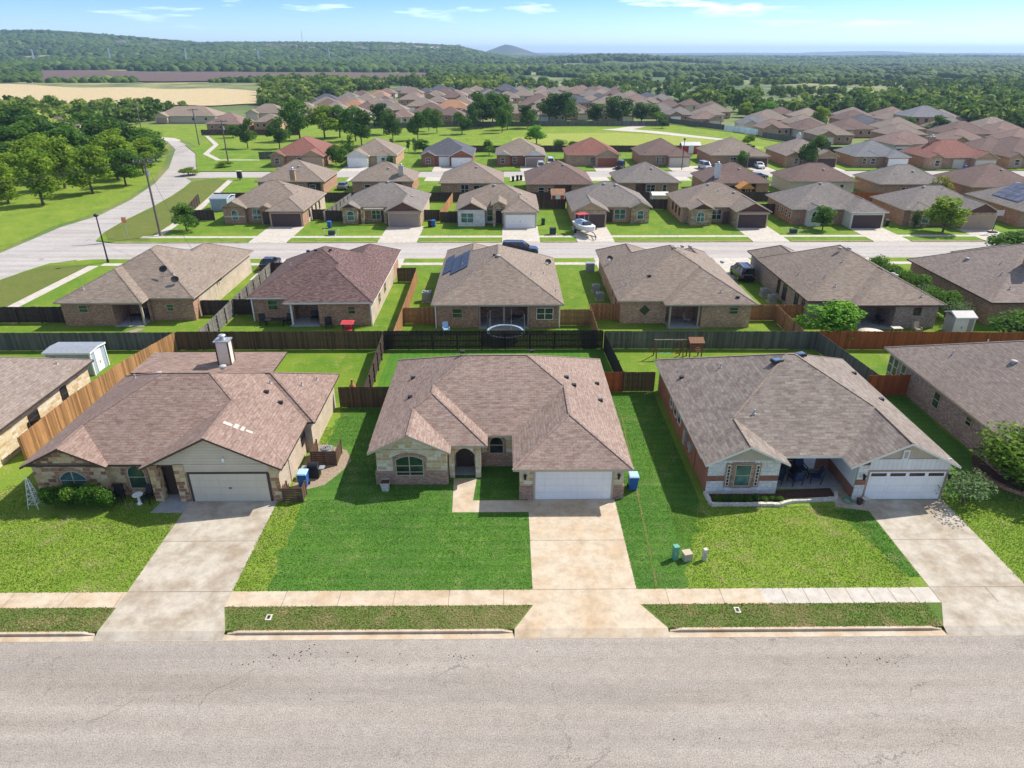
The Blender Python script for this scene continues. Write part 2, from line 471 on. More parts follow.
# ---------------------------------------------------------------- mesh builder
class MB:
    """collects faces; build() links them as ONE mesh object, UVs in metres"""
    def __init__(s): s.v = []; s.f = []; s.m = []; s.sm = []
    def poly(s, pts, mi=0, smooth=False):
        b = len(s.v); s.v += [tuple(p) for p in pts]
        s.f.append(tuple(range(b, b + len(pts)))); s.m.append(mi); s.sm.append(smooth)
    def mesh(s, vs, fs, mi=0, smooth=False):
        b = len(s.v); s.v += [tuple(p) for p in vs]
        for f in fs:
            s.f.append(tuple(b + i for i in f)); s.m.append(mi); s.sm.append(smooth)
    def box(s, x0, x1, y0, y1, z0, z1, mi=0):
        s.mesh([(x0,y0,z0),(x1,y0,z0),(x1,y1,z0),(x0,y1,z0),(x0,y0,z1),(x1,y0,z1),(x1,y1,z1),(x0,y1,z1)],
               [(0,3,2,1),(4,5,6,7),(0,1,5,4),(1,2,6,5),(2,3,7,6),(3,0,4,7)], mi)
    def cbox(s, c, size, rot=0, mi=0):
        x, y, z = size[0]/2, size[1]/2, size[2]/2
        cr, sr = math.cos(rot), math.sin(rot)
        P = []
        for dz in (-z, z):
            for dx, dy in ((-x,-y),(x,-y),(x,y),(-x,y)):
                P.append((c[0]+dx*cr-dy*sr, c[1]+dx*sr+dy*cr, c[2]+dz))
        s.mesh(P, [(0,3,2,1),(4,5,6,7),(0,1,5,4),(1,2,6,5),(2,3,7,6),(3,0,4,7)], mi)
    def prism(s, pts, z0, z1, mi=0, mside=None):
        """pts counter-clockwise in plan"""
        n = len(pts); ms = mi if mside is None else mside
        V = [(p[0], p[1], z0) for p in pts] + [(p[0], p[1], z1) for p in pts]
        s.mesh(V, [tuple(range(n, 2*n))], mi); s.mesh(V, [tuple(range(n-1, -1, -1))], mi)
        s.mesh(V, [(i, (i+1) % n, n+(i+1) % n, n+i) for i in range(n)], ms)
    def bar(s, a, b, w, h=None, mi=0):
        """rectangular bar from a to b"""
        h = h or w; a = Vector(a); b = Vector(b); d = (b-a).normalized()
        up = Vector((0,0,1)) if abs(d.z) < 0.95 else Vector((0,1,0))
        u = d.cross(up).normalized() * w/2; v = u.normalized().cross(d).normalized() * h/2
        P = [a-u-v, a+u-v, a+u+v, a-u+v, b-u-v, b+u-v, b+u+v, b-u+v]
        s.mesh(P, [(0,3,2,1),(4,5,6,7),(0,1,5,4),(1,2,6,5),(2,3,7,6),(3,0,4,7)], mi)
    def tube(s, a, b, r0, r1=None, n=8, mi=0, caps=True, smooth=True):
        r1 = r0 if r1 is None else r1
        a = Vector(a); b = Vector(b); d = (b-a).normalized()
        up = Vector((0,0,1)) if abs(d.z) < 0.95 else Vector((1,0,0))
        u = d.cross(up).normalized(); w = d.cross(u).normalized()
        P = [];
        for c, r in ((a, r0), (b, r1)):
            for i in range(n):
                t = 2*math.pi*i/n
                P.append(c + u*math.cos(t)*r - w*math.sin(t)*r)
        s.mesh(P, [((i+1) % n, i, n+i, n+(i+1) % n)[::-1] for i in range(n)], mi, smooth)
        if caps:
            s.mesh(P, [tuple(range(n-1,-1,-1)), tuple(range(n, 2*n))], mi)
    def path(s, pts, r, n=6, mi=0):
        for i in range(len(pts)-1):
            ra = r[i] if isinstance(r, (list, tuple)) else r
            rb = r[i+1] if isinstance(r, (list, tuple)) else r
            s.tube(pts[i], pts[i+1], ra, rb, n, mi)
    def lathe(s, c, prof, n=16, mi=0, smooth=True):
        P = []
        for r, z in prof:
            for i in range(n):
                t = 2*math.pi*i/n; P.append((c[0]+r*math.cos(t), c[1]+r*math.sin(t), c[2]+z))
        F = []
        for k in range(len(prof)-1):
            for i in range(n):
                j = (i+1) % n; F.append((k*n+i, k*n+j, (k+1)*n+j, (k+1)*n+i))
        s.mesh(P, F, mi, smooth)
        s.mesh(P, [tuple(range(n-1,-1,-1)), tuple(range((len(prof)-1)*n, len(prof)*n))], mi)
    def ball(s, c, r, n=10, m=7, mi=0, sq=(1,1,1)):
        P = []; F = []
        for k in range(m+1):
            ph = math.pi*k/m
            for i in range(n):
                t = 2*math.pi*i/n
                P.append((c[0]+r*sq[0]*math.sin(ph)*math.cos(t), c[1]+r*sq[1]*math.sin(ph)*math.sin(t), c[2]-r*sq[2]*math.cos(ph)))
        for k in range(m):
            for i in range(n):
                j = (i+1) % n; F.append((k*n+i, k*n+j, (k+1)*n+j, (k+1)*n+i))
        s.mesh(P, F, mi, True)
    def build(s, name, mats, parent=None, origin=None, rz=None):
        if isinstance(mats, str): mats = [mats]
        if origin is None:
            origin = ORIGIN.get(parent.name, Vector((0,0,0))) if parent else Vector((0,0,0))
        me = bpy.data.meshes.new(name)
        o3 = Vector(origin)
        me.from_pydata([(p[0]-o3.x, p[1]-o3.y, p[2]-o3.z) for p in s.v], [], s.f)
        for m in mats: me.materials.append(MATS[m])
        me.polygons.foreach_set('material_index', s.m)
        me.polygons.foreach_set('use_smooth', s.sm)
        uv = me.uv_layers.new(name='UVMap')
        buf = []
        for f, idx in zip(me.polygons, s.f):
            n = f.normal
            if abs(n.z) > 0.985:
                for i in idx: buf += [s.v[i][0], s.v[i][1]]
            else:
                l = math.hypot(n.x, n.y) or 1
                tx, ty = -n.y/l, n.x/l
                bx, by, bz = -n.z*ty*-1*-1, n.z*tx, l
                bx = -n.z*n.x/l; by = -n.z*n.y/l
                for i in idx:
                    p = s.v[i]
                    buf += [p[0]*tx+p[1]*ty, p[0]*bx+p[1]*by+p[2]*bz]
        uv.data.foreach_set('uv', buf)
        me.update()
        o = bpy.data.objects.new(name, me)
        COL.objects.link(o)
        if parent: o.parent = parent; ORIGIN[o.name] = o3
        else: o.location = o3; ORIGIN[o.name] = o3
        return o
ORIGIN = {}
def m_split(m, name, mat, parent, n=6):
    """boxes collected in one builder, linked one by one (6 faces each; shapes keep their own faces)"""
    par = list(range(len(m.v)))
    def find(a):
        while par[a] != a: a = par[a]
        return a
    for f in m.f:
        for i in f[1:]: par[find(i)] = find(f[0])
    groups = {}
    for k, f in enumerate(m.f): groups.setdefault(find(f[0]), []).append(k)
    for ks in groups.values():
        q = MB()
        for k in ks: q.poly([m.v[i] for i in m.f[k]], m.m[k])
        q.build(name, mat, parent)

def tag(o, label, cat, group=None):
    o['label'] = label; o['category'] = cat
    if group: o['group'] = group
    return o
def struct(o): o['kind'] = 'structure'; return o
def stuff(o, label, cat): o['kind'] = 'stuff'; return tag(o, label, cat)
def thing(name, label, cat, loc, group=None):
    o = bpy.data.objects.new(name, None)
    o.empty_display_size = 0.5
    o.location = loc; COL.objects.link(o)
    ORIGIN[o.name] = Vector(loc)
    return tag(o, label, cat, group)

class XF:
    """face frame on a wall: u along the wall, z up, n outwards"""
    def __init__(s, face, at):
        s.f = face; s.at = at
    def P(s, u, z, n):
        if s.f == 'S': return (u, s.at - n, z)
        if s.f == 'N': return (u, s.at + n, z)
        if s.f == 'E': return (s.at + n, u, z)
        return (s.at - n, u, z)
    def panel(s, mb, u0, u1, z0, z1, n0, n1, mi=0):
        a = s.P(u0, z0, n0); b = s.P(u1, z1, n1)
        mb.box(min(a[0],b[0]), max(a[0],b[0]), min(a[1],b[1]), max(a[1],b[1]), z0, z1, mi)
    def shape(s, mb, pts, n0, n1, mi=0):
        """outline (u,z) extruded from n0 to n1"""
        k = len(pts)
        A = [s.P(u, z, n0) for u, z in pts]; B = [s.P(u, z, n1) for u, z in pts]
        flip = s.f in ('N', 'W')
        fr = list(range(k, 2*k))
        F = [tuple(fr if not flip else fr[::-1])]
        for i in range(k):
            j = (i+1) % k
            q = (i, j, k+j, k+i)
            F.append(q if not flip else q[::-1])
        mb.mesh(A + B, F, mi)

def arc_pts(u0, u1, z0, z1, rise, n=10):
    """outline of an opening whose top is a segment arch of given rise"""
    w = (u1-u0)/2; cu = (u0+u1)/2
    pts = [(u0, z0), (u1, z0)]
    for i in range(n+1):
        t = i/n
        x = 1 - 2*t
        pts.append((cu + x*w, z1 - rise + rise*math.sqrt(max(0, 1 - x*x)) if rise >= w*0.9 else z1 - rise*x*x))
    return pts

def window(parent, face, at, u, z0, w, h, frame='trim_white', glass='glass_dark', rise=0, bars=(1, 1), surround=None, shut=None):
    x = XF(face, at); u0, u1, z1 = u-w/2, u+w/2, z0+h
    mb = MB(); fw = 0.055
    if surround:
        sw = 0.16
        if rise: x.shape(mb, arc_pts(u0-sw, u1+sw, z0-sw, z1+sw, rise), 0.0, 0.045, 1)
        else: x.panel(mb, u0-sw, u1+sw, z0-sw, z1+sw, 0.0, 0.045, 1)
    # frame as ring of strips
    n0, n1 = (0.0, 0.085)
    if rise:
        o = arc_pts(u0, u1, z0, z1, rise); i_ = arc_pts(u0+fw, u1-fw, z0+fw, z1-fw, max(rise-0.01, 0.01))
        k = len(o)
        A = [x.P(a, b, n1) for a, b in o]; B = [x.P(a, b, n1) for a, b in i_]
        C_ = [x.P(a, b, n0) for a, b in o]; D = [x.P(a, b, n0) for a, b in i_]
        F = []
        for i in range(k):
            j = (i+1) % k
            F += [(i, j, k+j, k+i), (2*k+i, 2*k+j, j, i), (k+i, k+j, 3*k+j, 3*k+i)]
        if face in ('N', 'W'): F = [f[::-1] for f in F]
        mb.mesh(A+B+C_+D, F, 0)
    else:
        x.panel(mb, u0, u0+fw, z0, z1, n0, n1); x.panel(mb, u1-fw, u1, z0, z1, n0, n1)
        x.panel(mb, u0+fw, u1-fw, z0, z0+fw, n0, n1); x.panel(mb, u0+fw, u1-fw, z1-fw, z1, n0, n1)
    nv, nh = bars
    for i in range(1, nv+1):
        if nv and w > 1.2:
            uu = u0 + w*i/(nv+1); x.panel(mb, uu-0.03, uu+0.03, z0+fw, z1-fw-(0.02 if rise else 0), n0, n1-0.006)
    for i in range(1, nh+1):
        zz = z0 + (h*0.5)*i; x.panel(mb, u0+fw, u1-fw, zz-0.025, zz+0.025, n0, n1-0.012)
    if shut:
        for sgn in (-1, 1):
            a = u0-0.42 if sgn < 0 else u1+0.08
            x.panel(mb, a, a+0.34, z0-0.05, z1+0.05, 0.0, 0.05, 2 if surround else 1)
    mats = [frame] + ([surround] if surround else []) + ([shut] if shut else [])
    wn_ = mb.build('window', mats, parent)
    pb = MB()
    if rise: x.shape(pb, arc_pts(u0+0.03, u1-0.03, z0+0.03, z1-0.03, max(rise-0.01, 0.01)), 0.0, 0.052)
    else: x.panel(pb, u0+0.03, u1-0.03, z0+0.03, z1-0.03, 0.0, 0.052)
    pb.build('pane', glass, wn_)
    return wn_

def garage(parent, face, at, u, w, h=2.13, mat='door_white', trim='trim_beige', lites=False, handle=True):
    x = XF(face, at); mb = MB()
    x.panel(mb, u-w/2, u+w/2, 0.02, h, 0.0, 0.045)
    g = mb.build('garage_door', [mat], parent)
    t = MB(); q = 0.13
    x.panel(t, u-w/2-q, u-w/2, 0.02, h+q, 0, 0.075); x.panel(t, u+w/2, u+w/2+q, 0.02, h+q, 0, 0.075)
    x.panel(t, u-w/2, u+w/2, h, h+q, 0, 0.075)
    t.build('door_frame', trim, g)
    if lites:
        for k in range(4):
            lb = MB(); c = u-w/2+w*(k+0.5)/4; hw = w/4*0.40
            x.panel(lb, c-hw, c+hw, h-0.34, h-0.12, 0.045, 0.06, 0)
            for j in range(1, 8):
                uu = c-hw+2*hw*j/8; x.panel(lb, uu-0.02, uu+0.02, h-0.34, h-0.12, 0.06, 0.07, 1)
            lb.build('door_window', ['glass_dark', 'trim_brown'], g)
        for k in range(1, 4):
            dv = MB(); uu = u-w/2+w*k/4; x.panel(dv, uu-0.05, uu+0.05, 0.02, h-0.02, 0.045, 0.058)
            dv.build('door_stile', 'white_paint', g)
    elif handle:
        hb = MB(); x.panel(hb, u-0.10, u+0.10, h*0.48, h*0.48+0.05, 0.045, 0.085); hb.build('handle', 'black_plastic', g)
    return g

ROOF_T = 0.15
def roof_geo(mb, wl, k, x0, x1, y0, y1, z=2.7, p=0.5, ax=None, e=(0, 0), gmat=2, wallp=None, oh=0.45):
    """one hipped or gabled block of roof between eave lines; e = gable at low end, at high end"""
    d = k*0.007
    x0 += d; x1 -= d; y0 += d; y1 -= d; z -= k*0.003
    W, D = x1-x0, y1-y0
    if ax is None: ax = 'x' if W >= D else 'y'
    def T(a, b, c): return (a, b, c) if ax == 'x' else (b, a, c)
    a0, a1, b0, b1 = (x0, x1, y0, y1) if ax == 'x' else (y0, y1, x0, x1)
    hf = (b1-b0)/2; zr = z+p*hf; m = (b0+b1)/2
    r0 = a0 if e[0] else a0+hf; r1 = a1 if e[1] else a1-hf
    if r1 < r0: r0 = r1 = (r0+r1)/2
    pts = [T(a0,b0,z), T(a1,b0,z), T(a1,b1,z), T(a0,b1,z), T(r0,m,zr), T(r1,m,zr)]
    low = [(q[0], q[1], q[2]-ROOF_T) for q in pts]
    F = [(0,1,5,4), (2,3,4,5)]
    F.append((3,0,4) if not e[0] else None); F.append((1,2,5) if not e[1] else None)
    F = [f for f in F if f]
    fl = ax == 'y'
    fix = (lambda f: f[::-1]) if fl else (lambda f: f)
    mb.mesh(pts, [fix(f) for f in F], 0)
    mb.mesh(low, [fix(f)[::-1] for f in F], 1)
    V = pts+low
    def side(i, j): mb.mesh(V, [fix((i, i+6, j+6, j))], 1)
    side(0, 1); side(2, 3)
    if e[0]: side(4, 0); side(3, 4)
    else: side(3, 0)
    if e[1]: side(1, 5); side(5, 2)
    else: side(1, 2)
    # gable walls
    for flag, aa, sg in ((e[0], a0, 1), (e[1], a1, -1)):
        if flag and wl is not None:
            aw = aa+sg*oh; zt = z+p*oh-ROOF_T-0.02
            lo = b0+oh; hi = b1-oh
            za = zr-ROOF_T-0.03
            A = [T(aw,lo,zt), T(aw,hi,zt), T(aw,m,za)]
            B = [T(aw+sg*0.3,lo,zt), T(aw+sg*0.3,hi,zt), T(aw+sg*0.3,m,za)]
            if (ax == 'x') == (sg > 0): A2 = A[::-1]
            else: A2 = A
            wl.append((A2, B, gmat))

def cap_strips(mb, blocks, w=0.16, mi=3):
    """raised cap shingles along ridges and hips, only where they are the top of the roof"""
    def over(b, x, y):
        if not (b['x0']-0.01 <= x <= b['x1']+0.01 and b['y0']-0.01 <= y <= b['y1']+0.01): return -9
        return roofz(b, x, y)
    for k, b in enumerate(blocks):
        if b.get('p', 0.5) < 0.2: continue
        z = b.get('z', 2.7); p = b.get('p', 0.5); x0, x1, y0, y1 = b['x0'], b['x1'], b['y0'], b['y1']
        ax = b.get('ax') or ('x' if x1-x0 >= y1-y0 else 'y'); e = b.get('e', (0, 0))
        a0, a1, b0, b1 = (x0, x1, y0, y1) if ax == 'x' else (y0, y1, x0, x1)
        hf = (b1-b0)/2; zr = z+p*hf; m = (b0+b1)/2; r0 = a0 if e[0] else a0+hf; r1 = a1 if e[1] else a1-hf
        if r1 < r0: r0 = r1 = (r0+r1)/2
        T = (lambda a, c, zz: Vector((a, c, zz))) if ax == 'x' else (lambda a, c, zz: Vector((c, a, zz)))
        L = [(T(r0,m,zr), T(r1,m,zr))]
        if not e[0]: L += [(T(a0,b0,z), T(r0,m,zr)), (T(a0,b1,z), T(r0,m,zr))]
        if not e[1]: L += [(T(a1,b0,z), T(r1,m,zr)), (T(a1,b1,z), T(r1,m,zr))]
        for A, Bq in L:
            if (A-Bq).length < 0.3: continue
            n = 48; run = None
            for i in range(n+1):
                q = A.lerp(Bq, (i+0.5)/n) if i < n else None
                ok = q is not None and all(over(o, q.x, q.y) < q.z-0.035 for j, o in enumerate(blocks) if j != k)
                if ok and run is None: run = i
                if not ok and run is not None:
                    if i-run > 1:
                        P, Q_ = A.lerp(Bq, run/n), A.lerp(Bq, i/n)
                        mb.bar(P+Vector((0,0,0.002)), Q_+Vector((0,0,0.002)), w, 0.024, mi)
                    run = None
def add_vents(parent, spots, kinds='pipe'):
    """spots: (x, y, z on the roof, kind)"""
    for x, y, z, k in spots:
        mb = MB()
        if k == 'pipe':
            mb.tube((x,y,z-0.1), (x,y,z+0.32), 0.055, n=8); mb.lathe((x,y,z-0.04), [(0.13,0),(0.13,0.05),(0.07,0.09)], 8)
            mb.build('vent_pipe', 'vent_grey', parent)
        elif k == 'turtle':
            mb.lathe((x,y,z-0.08), [(0.20,0),(0.20,0.14),(0.26,0.16),(0.24,0.24),(0.10,0.28)], 12)
            mb.build('roof_vent', 'vent_grey', parent)
        else:
            mb.box(x-0.16, x+0.16, y-0.14, y+0.14, z-0.06, z+0.13)
            mb.build('roof_vent', 'dark_metal', parent)

HOUSES = {}
def house(name, label, loc, blocks, walls, wallm, roofm, trim='trim_beige', group=None, gm=None, cap=None, ztop=2.7, vents=()):
    root = thing(name, label, 'house', (loc[0], loc[1], 0), group)
    rb = MB(); wl = []
    for k, b in enumerate(blocks): roof_geo(rb, wl, k, **b)
    cap_strips(rb, blocks)
    w = MB()
    for k, r in enumerate(walls):
        e = 0.006*k
        zt = r[5] if len(r) > 5 else ztop
        w.box(r[0]+e, r[1]-e, r[2]+e, r[3]-e, 0.0, zt-0.002*k, r[4] if len(r) > 4 else 0)
    for A, B, gmat in wl:
        w.poly(A, gmat); w.poly(B, gmat)
    mats = [wallm] if isinstance(wallm, str) else list(wallm)
    while len(mats) < 2: mats.append(mats[0])
    mats.append(gm or mats[0])
    w.build('wall', mats, root)
    r = rb.build('roof', [roofm, trim, roofm, cap or roofm], root)
    if vents: add_vents(r, vents)
    return root
def roofz(b, x, y):
    """height of the roof block surface above (x, y)"""
    z = b.get('z', 2.7); p = b.get('p', 0.5)
    W, D = b['x1']-b['x0'], b['y1']-b['y0']
    ax = b.get('ax') or ('x' if W >= D else 'y'); e = b.get('e', (0, 0))
    ds = [x-b['x0'], b['x1']-x, y-b['y0'], b['y1']-y]
    if ax == 'x':
        if e[0]: ds[0] = 1e9
        if e[1]: ds[1] = 1e9
    else:
        if e[0]: ds[2] = 1e9
        if e[1]: ds[3] = 1e9
    return z+p*min(ds)
def B(x0, x1, y0, y1, **k): return dict(x0=x0, x1=x1, y0=y0, y1=y1, **k)

def column(parent, x, y, w, z0, z1, mat, name='column'):
    mb = MB(); mb.box(x-w/2, x+w/2, y-w/2, y+w/2, z0, z1); return mb.build(name, mat, parent)
def chimney(parent, x, y, z0, z1, w=0.9, d=0.9, wall='siding_beige', trim='trim_brown'):
    mb = MB(); mb.box(x-w/2, x+w/2, y-d/2, y+d/2, z0, z1)
    for sx in (-1, 1):
        for sy in (-1, 1):
            mb.box(x+sx*w/2-0.045, x+sx*w/2+0.045, y+sy*d/2-0.045, y+sy*d/2+0.045, z0, z1+0.004, 1)
    c = mb.build('chimney', [wall, trim], parent)
    m2 = MB(); m2.box(x-w/2-0.1, x+w/2+0.1, y-d/2-0.1, y+d/2+0.1, z1+0.004, z1+0.10)
    m2.build('chimney_top', 'grey_metal', c)
    m3 = MB(); m3.lathe((x, y, z1+0.10), [(0.22,0),(0.20,0.28),(0.30,0.30),(0.30,0.36),(0.18,0.42)], 12)
    m3.build('flue_cap', 'galvanised', c)
    return c

# ---------------------------------------------------------------- fences
def fence(label, pts, h=1.8, mat='fence_brown', rails=0, group='wooden fences between the yards', pick=0.14, gap=0.008, post_every=2.4, seed=1, z0=0.0):
    """rails: +1 shows the rails on the left side of the run, -1 on the right"""
    rnd = random.Random(seed*77+len(pts))
    root = thing('fence', label, 'fence', (pts[0][0], pts[0][1], z0), group)
    pk = MB(); rl = MB(); posts = []
    for i in range(len(pts)-1):
        a = Vector((pts[i][0], pts[i][1], z0)); b = Vector((pts[i+1][0], pts[i+1][1], z0))
        L = (b-a).length; d = (b-a)/L; n = Vector((-d.y, d.x, 0))
        rot = math.atan2(d.y, d.x)
        cnt = max(1, int(L/(pick)))
        st = L/cnt
        for j in range(cnt):
            c = a+d*(st*(j+0.5)); hh = h+rnd.uniform(-0.025, 0.02)
            w = st-gap
            t = 0.018+rnd.uniform(0, 0.004)
            pk.cbox((c.x+n.x*rnd.uniform(-0.004,0.004), c.y+n.y*rnd.uniform(-0.004,0.004), z0+0.03+hh/2), (w, t, hh), rot)
        s = rails if rails else 1
        for zz in (0.35, 0.95, 1.55):
            if zz > h: continue
            o = n*s*0.04
            rl.bar(a+o+Vector((0,0,zz)), b+o+Vector((0,0,zz)), 0.045, 0.09)
        k = max(1, round(L/post_every))
        for j in range(k+(1 if i == len(pts)-2 else 0)):
            posts.append(a+d*(L*j/k)+n*s*0.085)
    p = pk.build('fence_panel', mat, root)
    rl.build('rail', mat, p)
    for q in posts[:90]:
        m = MB(); m.cbox((q.x, q.y, z0+(h-0.05)/2), (0.1, 0.1, h-0.05)); m.build('post', mat, root)
    return root

def sheet(name, pts, z, mat, st=True, thick=0.0):
    mb = MB()
    if thick: mb.prism(pts, z-thick, z)
    else: mb.poly([(p[0], p[1], z) for p in pts])
    o = mb.build(name, mat)
    if st: struct(o)
    return o
def rect(x0, x1, y0, y1): return [(x0,y0),(x1,y0),(x1,y1),(x0,y1)]

# ---------------------------------------------------------------- ground and terrain
def sm(a, b, x):
    t = min(1.0, max(0.0, (x-a)/(b-a))); return t*t*(3-2*t)
def interp(x, xs, ys):
    return float(np.interp(x, xs, ys))
def elev(py):            # height above the camera, per metre of distance, of a sight line
    return math.tan(math.atan((384-py)/683.0)-R(25.9))
CREST_T = [-0.95, -0.68, -0.60, -0.55, -0.40, -0.28, -0.17, -0.12, -0.06, -0.03, 0.02]
CREST_Y = [32, 32.5, 33, 35, 41, 41.0, 41.5, 43, 45, 51, 58]
def terrain_h(x, y):
    z = -0.16
    if y < 500: return z
    t = x/y
    # rolling ground
    n = noise.noise(Vector((x/420.0, y/420.0, 0.3)))
    n2 = noise.noise(Vector((x/1300.0, y/1300.0, 7.3)))
    z += sm(500, 1400, y)*(n*6 + n2*8)
    # the long wooded ridge on the left
    e = elev(interp(t, CREST_T, CREST_Y))
    crest = 26 + e*2700
    prof = sm(1150, 2700, y)**1.3 * (1-sm(2800, 4200, y))
    if t < 0.02 and crest > 0:
        z += max(0.0, crest-10)*prof*(1+0.10*n2)
    # low dark hill in the middle right
    z += 20*math.exp(-((x-260)/260.0)**2-((y-1900)/240.0)**2)
    # far cone hill and distant plateau
    r = math.hypot((x-10)/1.0, (y-5000)/1.0)
    z += 56*max(0.0, 1-r/215.0)**1.1 + 22*math.exp(-(r/330.0)**2)
    z += 26*math.exp(-((x-8000*0.47)/420.0)**2-((y-8000)/900.0)**2)
    z += sm(4500, 9000, y)*(16+6*n2)
    return z
TR = [-120, -40, 0, 60, 120, 200, 300, 400, 500]
while TR[-1] < 3600: TR.append(TR[-1]*1.035)
while TR[-1] < 6200: TR.append(TR[-1]*1.014)
while TR[-1] < 15000: TR.append(TR[-1]*1.07)
NT_ = 330
mb = MB(); V = []; F = []
for y in TR:
    ye = max(y, 260)
    for j in range(NT_+1):
        t = -1.5+3.0*j/NT_
        V.append((t*ye, y, terrain_h(t*ye, y)))
for i in range(len(TR)-1):
    for j in range(NT_):
        a = i*(NT_+1)+j
        F.append((a, a+1, a+NT_+2, a+NT_+1))
def m_terrain():
    s = NT('countryside'); co = s.coord('Object')
    n0 = s.noise(co, 0.0045, 6, 0.62)
    n1 = s.noise(co, 0.03, 5, 0.65)
    n2 = s.noise(co, 0.35, 4, 0.7)
    c = s.mix(s.ramp(n0, [(0.46, BW(0)), (0.60, BW(1))]), (0.075, 0.12, 0.032), (0.31, 0.29, 0.12))
    c = s.mix(s.ramp(n1, [(0.45, BW(0)), (0.62, BW(0.7))]), c, (0.035, 0.066, 0.018))
    c = s.mix(1.0, c, s.ramp(n2, [(0.3, BW(0.7)), (0.7, BW(1.3))]), 'MULTIPLY')
    # near the houses it is open grass
    g = s.mix(s.ramp(s.noise(co, 0.05, 5, 0.6), [(0.4, BW(0)), (0.65, BW(1))]), (0.10, 0.16, 0.035), (0.20, 0.20, 0.07))
    g = s.mix(1.0, g, s.ramp(s.noise(co, 1.5, 5, 0.7), [(0.3, BW(0.75)), (0.7, BW(1.25))]), 'MULTIPLY')
    sx = s.n('ShaderNodeSeparateXYZ'); s.l(co, sx.inputs[0])
    mr = s.n('ShaderNodeMapRange'); mr.inputs['From Min'].default_value = 330; mr.inputs['From Max'].default_value = 420
    s.l(sx.outputs[1], mr.inputs[0])
    c = s.mix(mr.outputs[0], g, c)
    m2 = s.n('ShaderNodeMapRange'); m2.inputs['From Min'].default_value = 3600; m2.inputs['From Max'].default_value = 4400
    s.l(sx.outputs[1], m2.inputs[0])
    far = s.mix(s.ramp(n0, [(0.45, BW(0)), (0.7, BW(0.8))]), (0.028, 0.045, 0.022), (0.13, 0.14, 0.07))
    c = s.mix(m2.outputs[0], c, far)
    s.fin(c, 0.95)
m_terrain()
mb.mesh(V, F, 0, True)
struct(mb.build('ground', 'countryside'))

# open fields and the meadow of the park
m_grass('field_straw', (0.50, 0.40, 0.235), (0.40, 0.31, 0.17), (0.58, 0.49, 0.33), 0.8)
m_grass('field_ploughed', (0.105, 0.070, 0.062), (0.15, 0.105, 0.088), (0.26, 0.20, 0.14), 0.5)
def drape(name, x0, x1, y0, y1, mat, nx=30, ny=16, lift=0.8, wob=0.12):
    """a field laid over the terrain, its edge a little uneven"""
    mb = MB(); V = []; F = []
    for i in range(ny+1):
        v = i/ny
        for j in range(nx+1):
            u = j/nx
            y = y0(u)+(y1(u)-y0(u))*v
            t = x0+(x1-x0)*u
            x = t*y
            V.append((x, y, terrain_h(x, y)+lift))
    for i in range(ny):
        for j in range(nx):
            a = i*(nx+1)+j; F.append((a, a+1, a+nx+2, a+nx+1))
    mb.mesh(V, F, 0, True)
    return struct(mb.build(name, mat))
wv = lambda u, s_, a: a*noise.noise(Vector((u*5.0, s_, 0)))
drape('straw_field', -0.80, -0.335, lambda u: 352+60*u+wv(u, 1, 40), lambda u: 700-150*u+wv(u, 2, 60), 'field_straw', lift=0.5)
drape('ploughed_field', -0.62, -0.10, lambda u: 745-40*u+wv(u, 3, 40), lambda u: 1080-20*u+wv(u, 4, 90), 'field_ploughed', lift=1.0)
drape('dry_field', -0.21, 0.0, lambda u: 640+150*u+wv(u, 5, 25), lambda u: 700+150*u+wv(u, 6, 30), 'field_straw', lift=1.6)

# lots and blocks of grass with kerb height
K = -0.13
sheet('block_ground', [(-64.4,25.45),(140,25.45),(140,93.9),(-58,93.9),(-62.6,92),(-63.6,88.5),(-64.4,84)], 0.0, 'grass_yard', thick=0.22)
sheet('block_ground', [(-63.0,104.6),(-60,103.4),(150,103.4),(150,163.3),(-66.5,163.3),(-70.5,158),(-68.8,150),(-67.4,141),(-66.2,130),(-65.6,118),(-64.6,110)], 0.0, 'grass_yard', thick=0.22)
sheet('block_ground', [(-75,172.7),(150,172.7),(150,207.6),(-64,207.6),(-100,225),(-89,206),(-79.5,183)], 0.0, 'grass_yard', thick=0.22)
sheet('park_meadow', [(-87,207.65),(108,207.65),(92,240),(68,300),(-30,303),(-150,290),(-150,263),(-141,262),(-126,253.5),(-112,245.5),(-100.5,230)], -0.10, 'grass_park')
sheet('mown_meadow', [(2,222),(20,214),(60,212),(80,216),(70,236),(60,250),(40,262),(14,258),(2,244)], -0.09, 'grass_meadow')
sheet('park_path', [(56,292),(53,290),(42,276),(36,272),(50,262),(70,238),(74,240),(56,266),(48,273),(58,289)], -0.078, 'concrete_pale')
sheet('river_bank', [(-200,60),(-73.5,60),(-74,98),(-75.5,114),(-74,125),(-75,138),(-79,156),(-86,178),(-100,214),(-112,236),(-200,240)], -0.12, 'grass_park')

